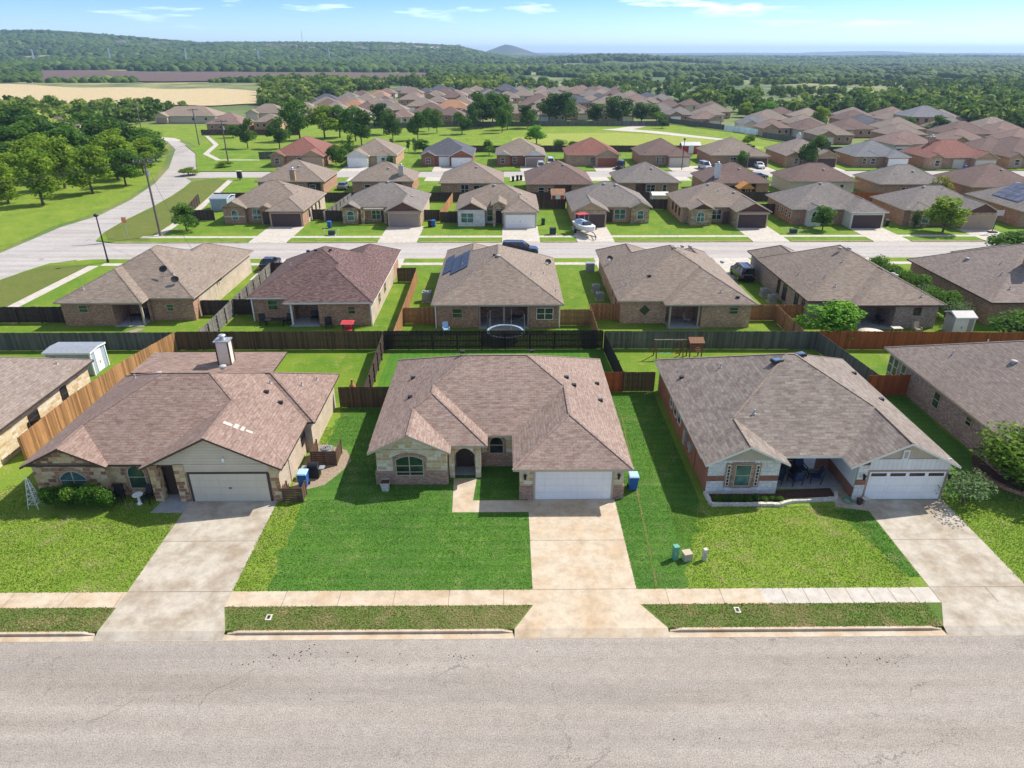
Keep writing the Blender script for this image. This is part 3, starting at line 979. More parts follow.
# streets
sheet('street_front', rect(-120, 160, 12, 24.92), K, 'asphalt')
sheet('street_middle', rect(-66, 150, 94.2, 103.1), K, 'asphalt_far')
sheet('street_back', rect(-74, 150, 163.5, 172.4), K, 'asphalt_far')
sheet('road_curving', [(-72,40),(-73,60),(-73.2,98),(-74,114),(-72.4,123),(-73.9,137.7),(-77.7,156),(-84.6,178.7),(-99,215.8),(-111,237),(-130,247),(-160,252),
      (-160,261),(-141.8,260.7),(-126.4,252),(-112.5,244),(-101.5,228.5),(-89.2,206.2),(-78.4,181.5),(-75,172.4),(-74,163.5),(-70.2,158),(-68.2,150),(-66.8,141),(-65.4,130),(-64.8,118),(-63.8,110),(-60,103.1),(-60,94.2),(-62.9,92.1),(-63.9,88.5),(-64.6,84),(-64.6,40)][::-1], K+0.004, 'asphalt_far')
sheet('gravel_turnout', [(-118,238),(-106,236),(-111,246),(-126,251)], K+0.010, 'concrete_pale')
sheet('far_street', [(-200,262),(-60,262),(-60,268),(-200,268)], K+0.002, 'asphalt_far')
# gutters and kerbs
def gutter(name, x0, x1, y0, y1, z=K+0.006, mat='concrete_warm'): sheet(name, rect(x0, x1, y0, y1), z, mat)
gutter('gutter', -120, 160, 24.92, 25.30)
gutter('gutter', -60, 150, 93.7, 94.3); gutter('gutter', -60, 150, 103.0, 103.45)
def kerbs(gaps, x0, x1, y, w=0.15, ztop=0.012):
    xs = [x0]
    for a, b in sorted(gaps): xs += [a, b]
    xs.append(x1)
    mb = MB()
    for i in range(0, len(xs), 2):
        if xs[i+1] > xs[i]:
            q = 0.55 if xs[i+1]-xs[i] > 3 else 0.1
            a, b = xs[i], xs[i+1]
            V = [(a,y,-0.2),(b,y,-0.2),(b,y+w,-0.2),(a,y+w,-0.2),(a,y,-0.105),(a+q,y,ztop),(b-q,y,ztop),(b,y,-0.105),(b,y+w,-0.105),(b-q,y+w,ztop),(a+q,y+w,ztop),(a,y+w,-0.105)]
            mb.mesh(V, [(0,1,7,6,5,4),(2,3,11,10,9,8),(4,5,10,11),(5,6,9,10),(6,7,8,9),(0,4,11,3),(1,2,8,7)])
    o = mb.build('kerb', 'concrete_warm'); struct(o)
D_FRONT = [(-20.6,-14.0),(0.25,8.15),(21.85,28.7),(-44.6,-39)]
kerbs(D_FRONT, -120, 160, 25.30)
D_MIDN = [(-39.2,-33.4),(-19.6,-13.6),(-0.6,5.2),(10.9,16.6),(37.8,43.4),(56.3,62.0),(73.6,79.4),(92.6,98.4)]
D_MIDS = [(-32.6,-27.6),(-20,-14.2),(-6.8,-1.4),(12.3,17.8),(28.9,34),(45.6,51)]
kerbs(D_MIDN, -60, 150, 103.25); kerbs(D_MIDS, -58, 150, 93.9)

# front verge, sidewalk, lawns
sheet('verge', rect(-64, 140, 25.46, 27.06), 0.006, 'grass_verge')
sheet('front_lawn', rect(-33.4, -12.95, 28.2, 50), 0.006, 'grass_front')
def rag(x0, y0, x1, y1, amp=0.35, n=40, sd=0):
    return [(x0+(x1-x0)*i/n+amp*noise.noise(Vector((i*0.6, sd, 0)))+0.4*amp*noise.noise(Vector((i*2.1, sd, 3))), y0+(y1-y0)*i/n) for i in range(n+1)]
sheet('front_lawn', rag(9.6, 28.2, 12.3, 36.0, 0.7, 14, sd=4)+rag(12.4, 36.2, 12.45, 51.9, 0.02, 6, sd=4)+rag(-13.4, 49.2, -12.9, 28.2, 0.6, sd=2), 0.010, 'grass_lush')
sheet('worn_track', rag(8.14, 28.3, 9.22, 48, 0.04, 60, sd=8)+rag(9.08, 48, 8.0, 28.3, 0.04, 60, sd=8.1), 0.022, 'grass_verge')
sheet('front_lawn', [(9.0,28.2),(31.5,28.2),(31.5,51),(28,51),(12.5,51)], 0.006, 'grass_front')
sheet('side_lawn', [(28.0,36),(33.4,36),(33.4,51),(28.0,51)], 0.012, 'grass_lush')
sheet('front_lawn', rect(31.5, 140, 28.2, 42), 0.006, 'grass_front')
sheet('front_lawn', rect(-64, -33.4, 28.2, 42), 0.006, 'grass_front')
sheet('back_lawn', rect(-11.2, 9.2, 50, 61.2), 0.006, 'grass_side')
sheet('corner_lawn', [(-64.2,40),(-56.5,40),(-56.5,91),(-62,91),(-63.4,88),(-64.2,84)], 0.005, 'grass_rough')
sheet('corner_lawn', [(-64.6,110),(-61,104.4),(-55,104.4),(-56,128),(-61,158),(-66.3,162),(-70.2,158),(-68.6,150),(-67.2,141),(-66,130),(-65.4,118)], 0.005, 'grass_rough')
def walk(name, x0, x1, y0, y1, z, mat, step=1.5, along='x', gaps=()):
    sheet(name, rect(x0, x1, y0, y1), z, mat)
    mb = MB(); c = x0 if along == 'x' else y0; e = x1 if along == 'x' else y1
    while c < e-0.2:
        c += step
        if c > e-0.1: break
        if any(a < c < b for a, b in gaps): continue
        if along == 'x': mb.poly([(c-0.012,y0,z+0.004),(c+0.012,y0,z+0.004),(c+0.012,y1,z+0.004),(c-0.012,y1,z+0.004)])
        else: mb.poly([(x0,c-0.012,z+0.004),(x1,c-0.012,z+0.004),(x1,c+0.012,z+0.004),(x0,c+0.012,z+0.004)])
    if mb.f: struct(mb.build('paving_joint', 'joint'))
walk('sidewalk', -64, 13.6, 27.06, 28.20, 0.014, 'concrete_warm', 2.9, gaps=((-20.4,-14.5),(1.3,7.0)))
walk('sidewalk', 13.6, 22.9, 27.06, 28.20, 0.014, 'concrete_pale', 1.15)
walk('sidewalk', 22.9, 140, 27.06, 28.20, 0.014, 'concrete', 2.9)
walk('sidewalk', -57, 150, 105.9, 107.1, 0.014, 'concrete_pale', 3.0)
walk('sidewalk', -55, 150, 90.6, 91.8, 0.014, 'concrete_pale', 3.0)
sheet('footpath', [(-56.9,60),(-55.5,60),(-55.1,90.6),(-56.5,90.6)], 0.012, 'concrete_pale')
sheet('footpath', [(-55.5,107.1),(-54.2,107.1),(-56.2,129),(-61.6,160),(-63,160),(-57.5,129)], 0.012, 'concrete_pale')
sheet('footpath', [(-104.2,251),(-91.2,225.3),(-86.2,204.2),(-77.5,191.2),(-66,191.2),(-66,192.6),(-76.8,192.6),(-84.8,205),(-89.8,225.8),(-102.8,251)], 0.012, 'concrete_pale')

def driveway(x0, x1, yh, y0=25.45, flare=None, mat='concrete', joints=(28.2,), z=0.018, lip=True, slant=0.0):
    """slab from the gutter to the garage door; its front edge slopes down over the kerb"""
    f0, f1 = flare if flare else (x0, x1)
    mb = MB()
    s_ = 1 if yh > y0 else -1
    pts = [(f0,y0-s_*0.03,z),(f1,y0-s_*0.03,z),(x1,27.06 if flare else y0+s_*0.4,z),(x1+slant,yh,z),(x0+slant,yh,z),(x0,27.06 if flare else y0+s_*0.4,z)]
    lp = [(f0,y0-s_*0.48,K+0.012),(f1,y0-s_*0.48,K+0.012),(f1,y0-s_*0.03,z),(f0,y0-s_*0.03,z)]
    if s_ < 0: pts = pts[::-1]; lp = lp[::-1]
    mb.poly(pts); mb.poly(lp)
    o = mb.build('driveway', mat); struct(o)
    j = MB()
    for y in joints: j.poly([(x0,y-0.015,z+0.004),(x1,y-0.015,z+0.004),(x1,y+0.015,z+0.004),(x0,y+0.015,z+0.004)])
    if joints: struct(j.build('paving_joint', 'joint'))
driveway(-20.35, -14.75, 36.75, flare=(-20.45,-14.1), mat='concrete_grey', joints=(28.2,32.4))
driveway(1.35, 6.95, 36.68, flare=(0.35,8.05), mat='concrete_warm', joints=(28.2,32.3))
driveway(22.8, 28.1, 36.2, flare=(21.95,28.6), mat='concrete_grey', joints=(28.2,32.2))
driveway(-44.5, -39.1, 36.2)
sheet('front_walk', [(-3.45,35.1),(1.35,35.1),(1.35,36.35),(-2.2,36.35),(-2.05,38.9),(-3.6,38.9)], 0.016, 'concrete_warm')
sheet('front_walk', [(-22.4,35.2),(-20.35,35.2),(-20.35,38.5),(-21.9,38.5)], 0.016, 'concrete_patio')
sheet('front_walk', [(20.9,35.5),(22.8,35.0),(22.8,38),(21.6,38)], 0.016, 'concrete_grey')
for a, b in D_MIDN: driveway(a, b, 113.6, 103.45, joints=(107.2,), mat='concrete_pale')
for a, b in D_MIDS: driveway(a, b, 84.0, 93.85, joints=(90.5,), mat='concrete_pale')
for a, b in [(-52,-46.5),(-40.6,-34.6),(-18,-8.6),(3.6,12),(22,27.5),(40.6,51.5),(60.5,66),(78,83),(94,101),(112,118)]:
    driveway(a, b, 180.2, 172.5, joints=(), mat='concrete_pale', slant=0.0)
for a, b in [(-36,-30),(-18.4,-12.6),(1,6),(18,23.4),(36.5,42),(54,58.6),(72,77)]:
    driveway(a, b, 158, 163.4, joints=(), mat='concrete_pale')

sheet('dark_grass_strip', rag(22.75, 29.0, 22.75, 35.2, 0.0, 4)+rag(20.6, 35.2, 22.2, 29.0, 0.15, 14, sd=6), 0.014, 'grass_lush')  # strip coloured a deeper green than the lawn, along the right-hand driveway

# ---------------------------------------------------------------- the front row
FRONT = 'houses of the nearest row'
# centre house
bA = B(-9.1, 7.9, 40.0, 52.75); bC = B(0.36, 7.9, 35.8, 43.8, ax='y', e=(0, 1)); bW = B(-9.1, -1.27, 38.7, 43.95, ax='y', e=(0, 1))
bG = B(-9.07, -3.66, 37.75, 41.45, ax='y', e=(1, 1))
h = house('brick_house', 'pink-brown roofed house with white garage door and cream stone front, centre of the nearest row', (0, 44), [bA, bC, bW, bG],
  [(-8.65,7.45,40.45,52.3,1), (0.82,7.45,36.5,41,0), (-8.6,-3.95,38.25,41,0), (-8.55,-4.1,40,42,0), (-3.9,-3.5,38.95,39.3,0), (-2.15,-1.72,38.95,39.3,0), (-2.0,-1.75,39.2,41,0)],
  ['stone_cream', 'stone_cream'], 'shingle_pink', 'trim_beige', FRONT, gm='stone_cream')
ox = XF('S', 38.95)
m = MB()                                            # arched porch front
top = arc_pts(-3.5, -2.15, 0, 2.35, 0.5)[2:]
pts = [(-3.5, 2.7), (-3.5, top[-1][1])] + [(u, z) for u, z in top[::-1]][1:] + [(-2.15, 2.7)]
ox.shape(m, pts, -0.3, 0.0); m.build('porch_arch', 'stone_cream', h)
m = MB(); m.box(-3.9, -1.8, 39.3, 40.44, -0.05, 0.04); m.build('porch_floor', 'concrete_patio', h)
m = MB(); m.box(-3.5, -2.3, 40.36, 40.44, 0.04, 2.1); d = m.build('front_door', 'trim_brown', h)
m = MB(); m.ball((-2.45, 40.33, 1.0), 0.045); m.build('handle', 'grey_metal', d)
m = MB()
for a, b, y in ((-8.64,-7.6,38.25), (-5.35,-3.9,38.25), (0.78,1.62,36.5), (6.86,7.49,36.5), (-1.72,0.80,40.45)):
    m.box(a, b, y-0.07, y+0.1, 0.0, 1.0)
m.box(-7.6, -5.35, 38.18, 38.3, 0, 0.62); m.box(-8.72,-8.62,38.2,41,0,1.0); m.box(7.44,7.52,36.5,52,0,1.0)
m_split(m, 'wainscot', 'brick_umber', h)
m = MB(); m.box(-8.66,-3.88,38.14,38.3,1.0,1.06); m.box(-1.75,0.80,40.36,40.5,1.0,1.07); m_split(m, 'sill_course', 'trim_tan', h)
window(h, 'S', 38.25, -6.42, 0.72, 1.85, 1.55, 'trim_beige', 'glass_green', 0.28, (1, 1), 'brick_umber')
window(h, 'S', 40.45, -0.72, 1.05, 1.0, 1.35, 'trim_beige', 'glass_dark', 0.45, (1, 1), 'brick_umber')
garage(h, 'S', 36.5, 4.24, 4.87, 2.13, 'door_white', handle=False)
def sconce(parent, x, y, z, mat='dark_metal'):
    m = MB(); m.lathe((x, y-0.16, z), [(0.03,-0.16),(0.075,-0.12),(0.095,0.12),(0.13,0.15),(0.02,0.24)], 8); m.box(x-0.03, x+0.03, y-0.16, y, z+0.16, z+0.2)
    m.build('wall_lamp', mat, parent)
sconce(h, 1.15, 36.5, 1.75); sconce(h, 7.1, 36.5, 1.75)
add_vents([c for c in h.children if c.name.startswith('roof')][0], [(-7.1,47.0,roofz(bA,-7.1,47.0),'box'), (-6.9,43.6,roofz(bA,-6.9,43.6),'box'), (-3.3,47.2,5.75,'box'), (1.9,47.3,5.75,'box'),
   (4.4,45.4,roofz(bA,4.4,45.4),'box'), (4.9,44.6,roofz(bA,4.9,44.6),'box'), (6.9,46.9,roofz(bA,6.9,46.9),'box'), (6.8,44.0,roofz(bA,6.8,44),'box')])

# left house, chimney at the back
bA = B(-30.5, -14.0, 36.6, 49.8); bG = B(-22.92, -14.03, 36.0, 41.06, ax='y', e=(1, 1)); bL = B(-30.46, -25.04, 36.3, 39.33, ax='y', e=(1, 1))
bR = B(-24, -13.45, 42.0, 50.0, ax='x', e=(0, 0)); bP = B(-29.4, -18.3, 48.6, 52.7, p=0.04, z=3.5)
h = house('brick_house', 'pink-brown roofed house with rough brown stone front, beige garage gable and a tall chimney behind', (-22, 43), [bA, bG, bL, bR, bP],
  [(-30.0,-14.45,38.6,49.4,1), (-30.05,-25.45,36.75,40,0), (-25.5,-22.3,37.1,40,0), (-20.55,-14.48,36.46,40,1), (-22.6,-22.0,36.42,37.0,0), (-20.95,-20.4,36.40,37.1,0), (-24,-13.9,42.5,49.6,1)],
  ['stone_rustic', 'brick_cream'], 'shingle_rust', 'trim_brown', FRONT, gm='siding_beige')
rf = [c for c in h.children if c.name.startswith('roof')][0]
x = XF('S', 36.46); m = MB(); x.panel(m, -20.95, -14.95, 2.15, 2.78, 0.0, 0.03); m.build('gable_siding', 'siding_beige', h)
m = MB(); x.panel(m, -14.98, -14.42, 0, 2.78, 0, 0.06); x.panel(m, -20.95, -20.3, 0, 2.78, 0.0, 0.07)
XF('S', 36.76).shape(m, [(-30.05,2.72),(-25.45,2.72),(-27.75,3.86)], 0.0, 0.05); m_split(m, 'stone_veneer', 'stone_rustic', h)
garage(h, 'S', 36.46, -17.62, 4.87, 2.1, 'door_cream', 'trim_brown')
window(h, 'S', 36.75, -27.6, 0.75, 1.7, 1.45, 'trim_beige', 'glass_teal', 0.5, (1, 1), 'brick_brown')
window(h, 'S', 37.1, -23.75, 0.6, 1.15, 1.75, 'trim_beige', 'glass_green', 0.55, (0, 1), 'brick_brown')
m = MB(); m.box(-22.0, -20.95, 37.2, 38.58, 0.0, 2.7); m.build('entry_wall', 'trim_brown', h)
m = MB(); m.box(-20.9,-20.8,37.15,37.2,0,2.5); m.build('downspout', 'trim_beige', h)
window(h, 'E', -14.45, 41.9, 1.0, 0.8, 1.1, 'trim_brown', 'glass_dark')
chimney(rf, -22.5, 50.4, 3.3, 5.45, 1.0, 0.8, 'siding_paleb')
m = MB(); x.panel(m, -17.75, -17.6, 3.05, 3.3, 0.0, 0.18); m.build('flood_lamp', 'white_paint', h)
add_vents(rf, [(-27.9,46.6,roofz(bA,-27.9,46.6),'pipe'), (-26.4,47.2,roofz(bA,-26.4,47.2),'turtle'), (-20.0,44.0,6.0,'turtle'), (-17.2,44.9,roofz(bA,-17.2,44.9),'pipe'), (-17.1,43.6,roofz(bA,-17.1,43.6),'box'),
  (-16.0,43.0,roofz(bA,-16,43),'box'), (-15.3,46.0,roofz(bR,-15.3,46),'pipe'), (-14.6,47.6,roofz(bR,-14.6,47.6),'pipe')])
# new pale shingles patched onto the garage slope
m = MB(); sp_ = lambda x_, y_: (x_, y_, roofz(bG, x_, y_)+0.02)
for a, b, c, d in ((-18.1,-17.6,38.2,38.5), (-17.5,-17.25,38.2,38.7), (-17.1,-16.9,38.2,38.7), (-16.8,-16.4,38.3,38.55)):
    m.poly([sp_(a,c), sp_(b,c), sp_(b,d), sp_(a,d)])
m.build('shingle_patch', 'patch_tan', rf)

# right house with the porch
bA = B(12.45, 28.4, 37.2, 52.6); bG = B(12.5, 17.85, 36.2, 39.9, ax='y', e=(1, 1)); bR = B(21.5, 28.42, 35.85, 40.68, ax='y', e=(1, 1))
h = house('brick_house', 'grey-brown roofed house with white stone gables, blue porch chairs and a four-light garage door', (20.4, 44), [bA, bG, bR],
  [(12.9,27.95,39.9,52.15,1), (12.95,17.5,36.95,40,1), (22.25,27.98,36.3,40,1)],
  ['stone_white', 'brick_red'], 'shingle_ash', 'trim_white', FRONT, gm='siding_sand', cap='shingle_tan')
rf = [c for c in h.children if c.name.startswith('roof')][0]
x = XF('S', 36.95); m = MB(); x.panel(m, 12.93, 17.52, 0, 1.05, 0, 0.06); x.panel(m, 12.93, 17.52, 1.45, 2.72, 0, 0.06)
m_split(m, 'stone_veneer', 'stone_white', h)
m = MB(); x.panel(m, 12.93, 17.52, 1.05, 1.45, 0, 0.07); m.build('brick_band', 'brick_red', h)
x2 = XF('S', 36.3); m = MB(); x2.panel(m, 22.23, 22.9, 0, 1.15, 0, 0.06); x2.panel(m, 22.23, 22.9, 1.55, 2.6, 0, 0.06); x2.panel(m, 27.95, 28.02, 0, 2.6, 0, 0.06)
x2.panel(m, 27.9-0.02, 27.96, 0, 2.6, 0, 0.055)
m_split(m, 'stone_veneer', 'stone_white', h)
m = MB(); x2.panel(m, 22.23, 22.9, 1.15, 1.55, 0, 0.07); m.build('brick_band', 'brick_red', h)
m = MB(); x2.panel(m, 22.9, 27.95, 2.26, 3.05, 0.0, 0.05); m.build('gable_siding', 'siding_white', h)
m = MB(); x2.panel(m, 24.75, 25.15, 3.05, 3.75, 0.0, 0.09); lv = m.build('louvre_vent', 'trim_white', h)
m = MB(); x2.panel(m, 24.85, 25.05, 3.15, 3.6, 0.09, 0.11); m.build('louvre', 'vent_grey', lv)
garage(h, 'S', 36.3, 25.42, 4.87, 2.13, 'door_white', 'trim_tan', lites=True)
window(h, 'S', 36.88, 15.15, 0.7, 1.05, 1.62, 'trim_beige', 'glass_teal', 0, (0, 1), 'brick_brown', None)
for u in (14.22, 16.08):
    m = MB(); XF('S', 36.88).panel(m, u-0.2, u+0.2, 0.62, 2.4, 0.0, 0.05); sh = m.build('shutter', 'brick_brown', h)
    m = MB(); XF('S', 36.83).panel(m, u-0.11, u+0.11, 0.72, 2.3, 0.0, 0.02)
    m.build('shutter_panel', 'trim_white', sh)
    m = MB()
    for q in range(6): XF('S', 36.81).panel(m, u-0.07, u+0.07, 0.78+q*0.25, 0.98+q*0.25, 0.0, 0.015)
    m.build('shutter_opening', 'glass_dark', sh)
window(h, 'S', 39.9, 19.2, 0.7, 1.1, 1.5, 'trim_white', 'glass_dark')
m = MB(); m.box(20.3, 21.25, 39.83, 39.9, 0.05, 2.1); d = m.build('front_door', 'white_paint', h)
m = MB(); m.ball((20.4, 39.8, 1.0), 0.05); m.build('handle', 'dark_metal', d)
m = MB(); m.box(17.5, 22.24, 37.5, 39.89, -0.05, 0.08); m.build('porch_floor', 'concrete_patio', h)
m = MB(); m.box(22.19, 22.25, 36.35, 39.89, 0.9, 2.7); m.build('entry_siding', 'siding_white', h)
sconce(h, 22.6, 36.22, 1.8); sconce(h, 28.0, 36.22, 1.8)
for yy, w_ in ((44.5,0.8),(45.8,0.8),(47.2,0.6)):
    window(h, 'W', 12.9, yy, 1.0, w_, 1.3, 'trim_white', 'glass_dark')
m = MB(); m.box(12.72,12.9,40.7,41.05,0.8,1.5); m.box(12.75,12.9,41.3,41.5,0.9,1.3); m.box(12.72,12.9,42.2,42.7,0.5,1.7); m_split(m, 'meter_box', 'galvanised', h)
add_vents(rf, [(13.6,47.8,roofz(bA,13.6,47.8),'box'), (16.2,46.9,roofz(bA,16.2,46.9),'pipe'), (16.6,40.2,roofz(bA,16.6,40.2),'pipe'), (27.4,48.6,roofz(bA,27.4,48.6),'box'), (27.2,43.9,roofz(bA,27.2,43.9),'box')])
for cx, cy in ((19.3, 44.4), (21.2, 45.1)):
    m = MB(); z = roofz(bA, cx, cy); m.cbox((cx, cy, z+0.08), (0.75, 0.55, 0.2), 0.3); s_ = m.build('skylight', 'dark_metal', rf)
    m = MB(); m.cbox((cx, cy, z+0.195), (0.6, 0.42, 0.03), 0.3); m.build('skylight_pane', 'skylight_glass', s_)

# houses cut by the left and right edges of the view
bA = B(-50, -34.8, 36.5, 53.0, ax='y')
h = house('brick_house', 'grey roofed house with pale stone side wall at the left edge beside the orange fence', (-42, 45), [bA],
  [(-49.5,-35.25,37,52.5,1)], ['brick_cream', 'stone_cream'], 'shingle_fawn', 'trim_brown', FRONT)
window(h, 'E', -35.25, 48.9, 0.95, 0.75, 1.2, 'trim_brown', 'glass_dark'); window(h, 'E', -35.25, 45.0, 1.1, 1.1, 0.9, 'trim_brown', 'glass_dark')
garage(h, 'S', 37, -42, 4.87, mat='door_cream'); add_vents(h, [(-37.5,52.0,roofz(bA,-37.5,52.0)+0.05,'box'), (-36.2,50.5,roofz(bA,-36.2,50.5),'pipe')])
bA = B(33.2, 49.4, 38.4, 55.1, ax='y'); 
h = house('brick_house', 'fawn roofed house with mottled brick side wall at the right edge behind the leafy tree', (41, 47), [bA],
  [(33.65,48.9,38.9,54.6)], 'brick_grey', 'shingle_fawn', 'trim_beige', FRONT)
window(h, 'W', 33.65, 47.2, 0.9, 0.85, 1.3, 'trim_beige', 'glass_green'); window(h, 'W', 33.65, 43.2, 1.5, 0.7, 0.7, 'trim_beige', 'glass_dark')
for yy in (52.2, 53.4, 54.2): window(h, 'W', 33.65, yy, 0.7, 0.7, 1.6, 'trim_white', 'glass_dark')
garage(h, 'S', 38.9, 45, 4.87, mat='door_cream')
add_vents(h, [(36.0,50.3,roofz(bA,36.0,50.3),'pipe'), (38.0,46.4,roofz(bA,38.0,46.4),'turtle'), (39.2,51.2,roofz(bA,39.2,51.2),'pipe')])

# ---------------------------------------------------------------- second row, seen from its back yards
SECOND = 'houses of the second row, seen from behind'
def patio(parent, x0, x1, y0, y1, zt=2.55, post=None, posts=()):
    m = MB(); m.box(x0, x1, y0-0.35, y1, -0.05, 0.05); m.build('patio_floor', 'concrete_patio', parent)
    for px_ in posts: column(parent, px_, y0+0.25, 0.18, 0.05, zt, post or 'trim_beige')
def soffit_beam(parent, x0, x1, y, mat): 
    m = MB(); m.box(x0, x1, y+0.12, y+0.4, 2.42, 2.66); m.build('porch_beam', mat, parent)
# A: dishes on the roof
bA = B(-46.9, -33.0, 69.1, 84.5); bW = B(-46.9, -37.75, 67.6, 73.7, ax='y', e=(0, 1)); bF = B(-41.5, -33.0, 80.2, 88.2, ax='y', e=(1, 0))
h = house('brick_house', 'taupe roofed house with two satellite dishes on its roof, nearest the curving road', (-40, 77), [bA, bW, bF],
  [(-46.5,-33.45,71.2,84,0), (-46.5,-41.2,68.05,72,0), (-37.9,-33.4,69.55,72,0), (-41,-33.45,83,87.7,0), (-38.2,-37.9,69.3,72,0)], 'brick_brown', 'shingle_taupe', 'trim_beige', SECOND, cap='shingle_taupe')
rf = [c for c in h.children if c.name.startswith('roof')][0]
patio(h, -41.2, -38.2, 68.0, 71.2, posts=(-38.3,)); soffit_beam(h, -41.2, -38, 67.7, 'trim_beige')
window(h, 'S', 68.05, -44.2, 1.5, 0.95, 0.8, 'trim_beige', 'glass_green'); window(h, 'S', 69.55, -35.9, 1.1, 0.75, 0.75, 'trim_beige', 'glass_green')
for yy, w_, z_ in ((71.5,0.6,1.2),(73.6,0.9,0.6),(75.9,0.8,0.6),(78.2,0.5,1.3)): window(h, 'E', -33.45, yy, z_, w_, 2.2-z_, 'trim_beige', 'glass_dark')
m = MB(); m.box(-33.45, -33.38, 71, 87.5, 0, 2.68); m.build('side_cladding', 'brick_cream', h)
add_vents(rf, [(-40.9,75.3,5.35,'turtle'), (-40.2,75.6,5.45,'turtle'), (-36.2,72.4,roofz(bA,-36.2,72.4),'pipe'), (-35.5,75.0,roofz(bA,-35.5,75),'pipe'), (-44.5,69.4,roofz(bW,-44.5,69.4),'pipe'), (-34.7,80,roofz(bA,-34.7,80),'pipe')])
def dish(x, y, z, parent, r=0.36, mast=0.6, az=0.5):
    m = MB(); m.tube((x,y,z-0.1), (x,y,z+mast), 0.03); m.tube((x-0.25,y,z), (x,y,z+mast*0.6), 0.018); 
    c = Vector((x,y,z+mast+0.1)); n = Vector((math.sin(az), -math.cos(az), 0.8)).normalized()
    d = m.build('satellite_dish', 'vent_grey', parent)
    m = MB(); u = n.cross(Vector((0,0,1))).normalized(); v = n.cross(u)
    P = [c-n*0.07]; k = 14
    for rr, off in ((0.6, -0.04), (1.0, 0.03)):
        for i in range(k):
            t = 2*math.pi*i/k; P.append(c+(u*math.cos(t)+v*math.sin(t)*0.85)*r*rr+n*off)
    F = [(0, 1+i, 1+(i+1) % k) for i in range(k)]+[(1+i, 1+k+i, 1+k+(i+1) % k, 1+(i+1) % k) for i in range(k)]
    m.mesh(P, F, 0, True); m.mesh([p-n*0.012 for p in P], [f[::-1] for f in F], 0, True); m.tube(c-v*r*0.9, c+n*0.35, 0.012)
    m.build('dish_reflector', 'dark_metal', d)
dish(-37.0, 72.0, roofz(bA,-37.0,72.0), rf, 0.48, 0.75, -0.2); dish(-35.5, 71.0, roofz(bA,-35.5,71.0), rf, 0.42, 0.4, 0.3); dish(-33.2, 76.5, 1.9, h, 0.36, 0.5, 0.6)
# B: plum roof
bA = B(-27.5, -13.75, 69.0, 84); bW = B(-23.2, -13.78, 67.4, 73.75, ax='y', e=(0, 1)); bF = B(-20.5, -13.75, 80.6, 88.4, ax='y', e=(1, 0))
h = house('brick_house', 'dark plum roofed brick house with a cluttered back patio in the second row', (-20, 76), [bA, bW, bF],
  [(-27.0,-14.2,70.6,83.6,0), (-27.0,-22.7,69.45,71,0), (-19.7,-14.25,67.85,71,0), (-20,-14.2,83,88,0)], 'brick_brown', 'shingle_plum', 'trim_white', SECOND, cap='shingle_plum')
rf = [c for c in h.children if c.name.startswith('roof')][0]
patio(h, -22.8, -19.7, 67.9, 70.6, post='white_paint', posts=(-22.6,)); soffit_beam(h, -23, -19.6, 67.5, 'trim_white')
column(h, -27.05, 69.3, 0.12, 0, 2.6, 'white_paint', 'downspout'); column(h, -14.15, 67.75, 0.12, 0, 2.6, 'white_paint', 'downspout')
window(h, 'S', 69.45, -24.9, 1.2, 1.1, 1.15, 'trim_beige', 'glass_green'); window(h, 'S', 67.85, -16.2, 1.3, 0.85, 0.9, 'trim_beige', 'glass_green')
m = MB(); m.box(-14.2, -14.13, 68, 83.5, 0, 2.68); m.build('side_cladding', 'brick_cream', h)
window(h, 'E', -14.13, 72.6, 0.9, 0.9, 1.2, 'trim_beige', 'glass_dark'); window(h, 'E', -14.13, 76.4, 0.9, 0.9, 1.2, 'trim_beige', 'glass_dark')
add_vents(rf, [(-22.3,75.9,5.85,'box'), (-21.5,76.1,5.9,'box'), (-20.6,76.0,5.95,'box'), (-19.8,76.0,5.95,'box'), (-18.6,72.8,4.7,'box'), (-24.6,76.3,roofz(bA,-24.6,76.3),'pipe'), (-15.4,80,roofz(bA,-15.4,80),'pipe')])
# C: solar panels
bA = B(-7.75, 5.95, 66.6, 84.6, ax='y'); bF = B(-7.7, -0.3, 80.9, 88.2, ax='y', e=(1, 0))
h = house('brick_house', 'taupe hip roofed house with black solar panels on its left slope, trampoline behind it', (-1, 75), [bA, bF],
  [(-7.3,5.5,70,84,0), (-7.3,-2.9,67.1,71,0), (2.4,5.5,67.1,71,0), (-7,-1,83,87.8,0)], 'brick_brown', 'shingle_taupe', 'trim_beige', SECOND, cap='shingle_taupe')
rf = [c for c in h.children if c.name.startswith('roof')][0]
patio(h, -2.9, 2.4, 67.1, 70, posts=(-2.8, -0.25, 2.3)); soffit_beam(h, -2.9, 2.4, 66.7, 'trim_beige')
window(h, 'S', 67.1, -5.1, 1.1, 1.1, 1.05, 'trim_beige', 'glass_green'); window(h, 'S', 67.1, 3.1+0.9, 0.9, 1.75, 1.3, 'white_paint', 'glass_dark')
column(h, -7.35, 67.0, 0.1, 0, 2.6, 'white_paint', 'downspout'); column(h, 5.55, 67.0, 0.1, 0, 2.6, 'white_paint', 'downspout')
add_vents(rf, [(-0.9,73.2,5.95,'turtle'), (-1.3,73.7,5.95,'box'), (-3.6,71.2,roofz(bA,-3.6,71.2),'pipe'), (-6.0,68.6,roofz(bA,-6,68.6),'pipe'), (2.7,71.6,roofz(bA,2.7,71.6),'pipe'), (4.2,74.5,roofz(bA,4.2,74.5),'pipe'), (-5,76.2,roofz(bA,-5,76.2),'pipe'), (5.3,69.8,roofz(bA,5.3,69.8),'pipe')])
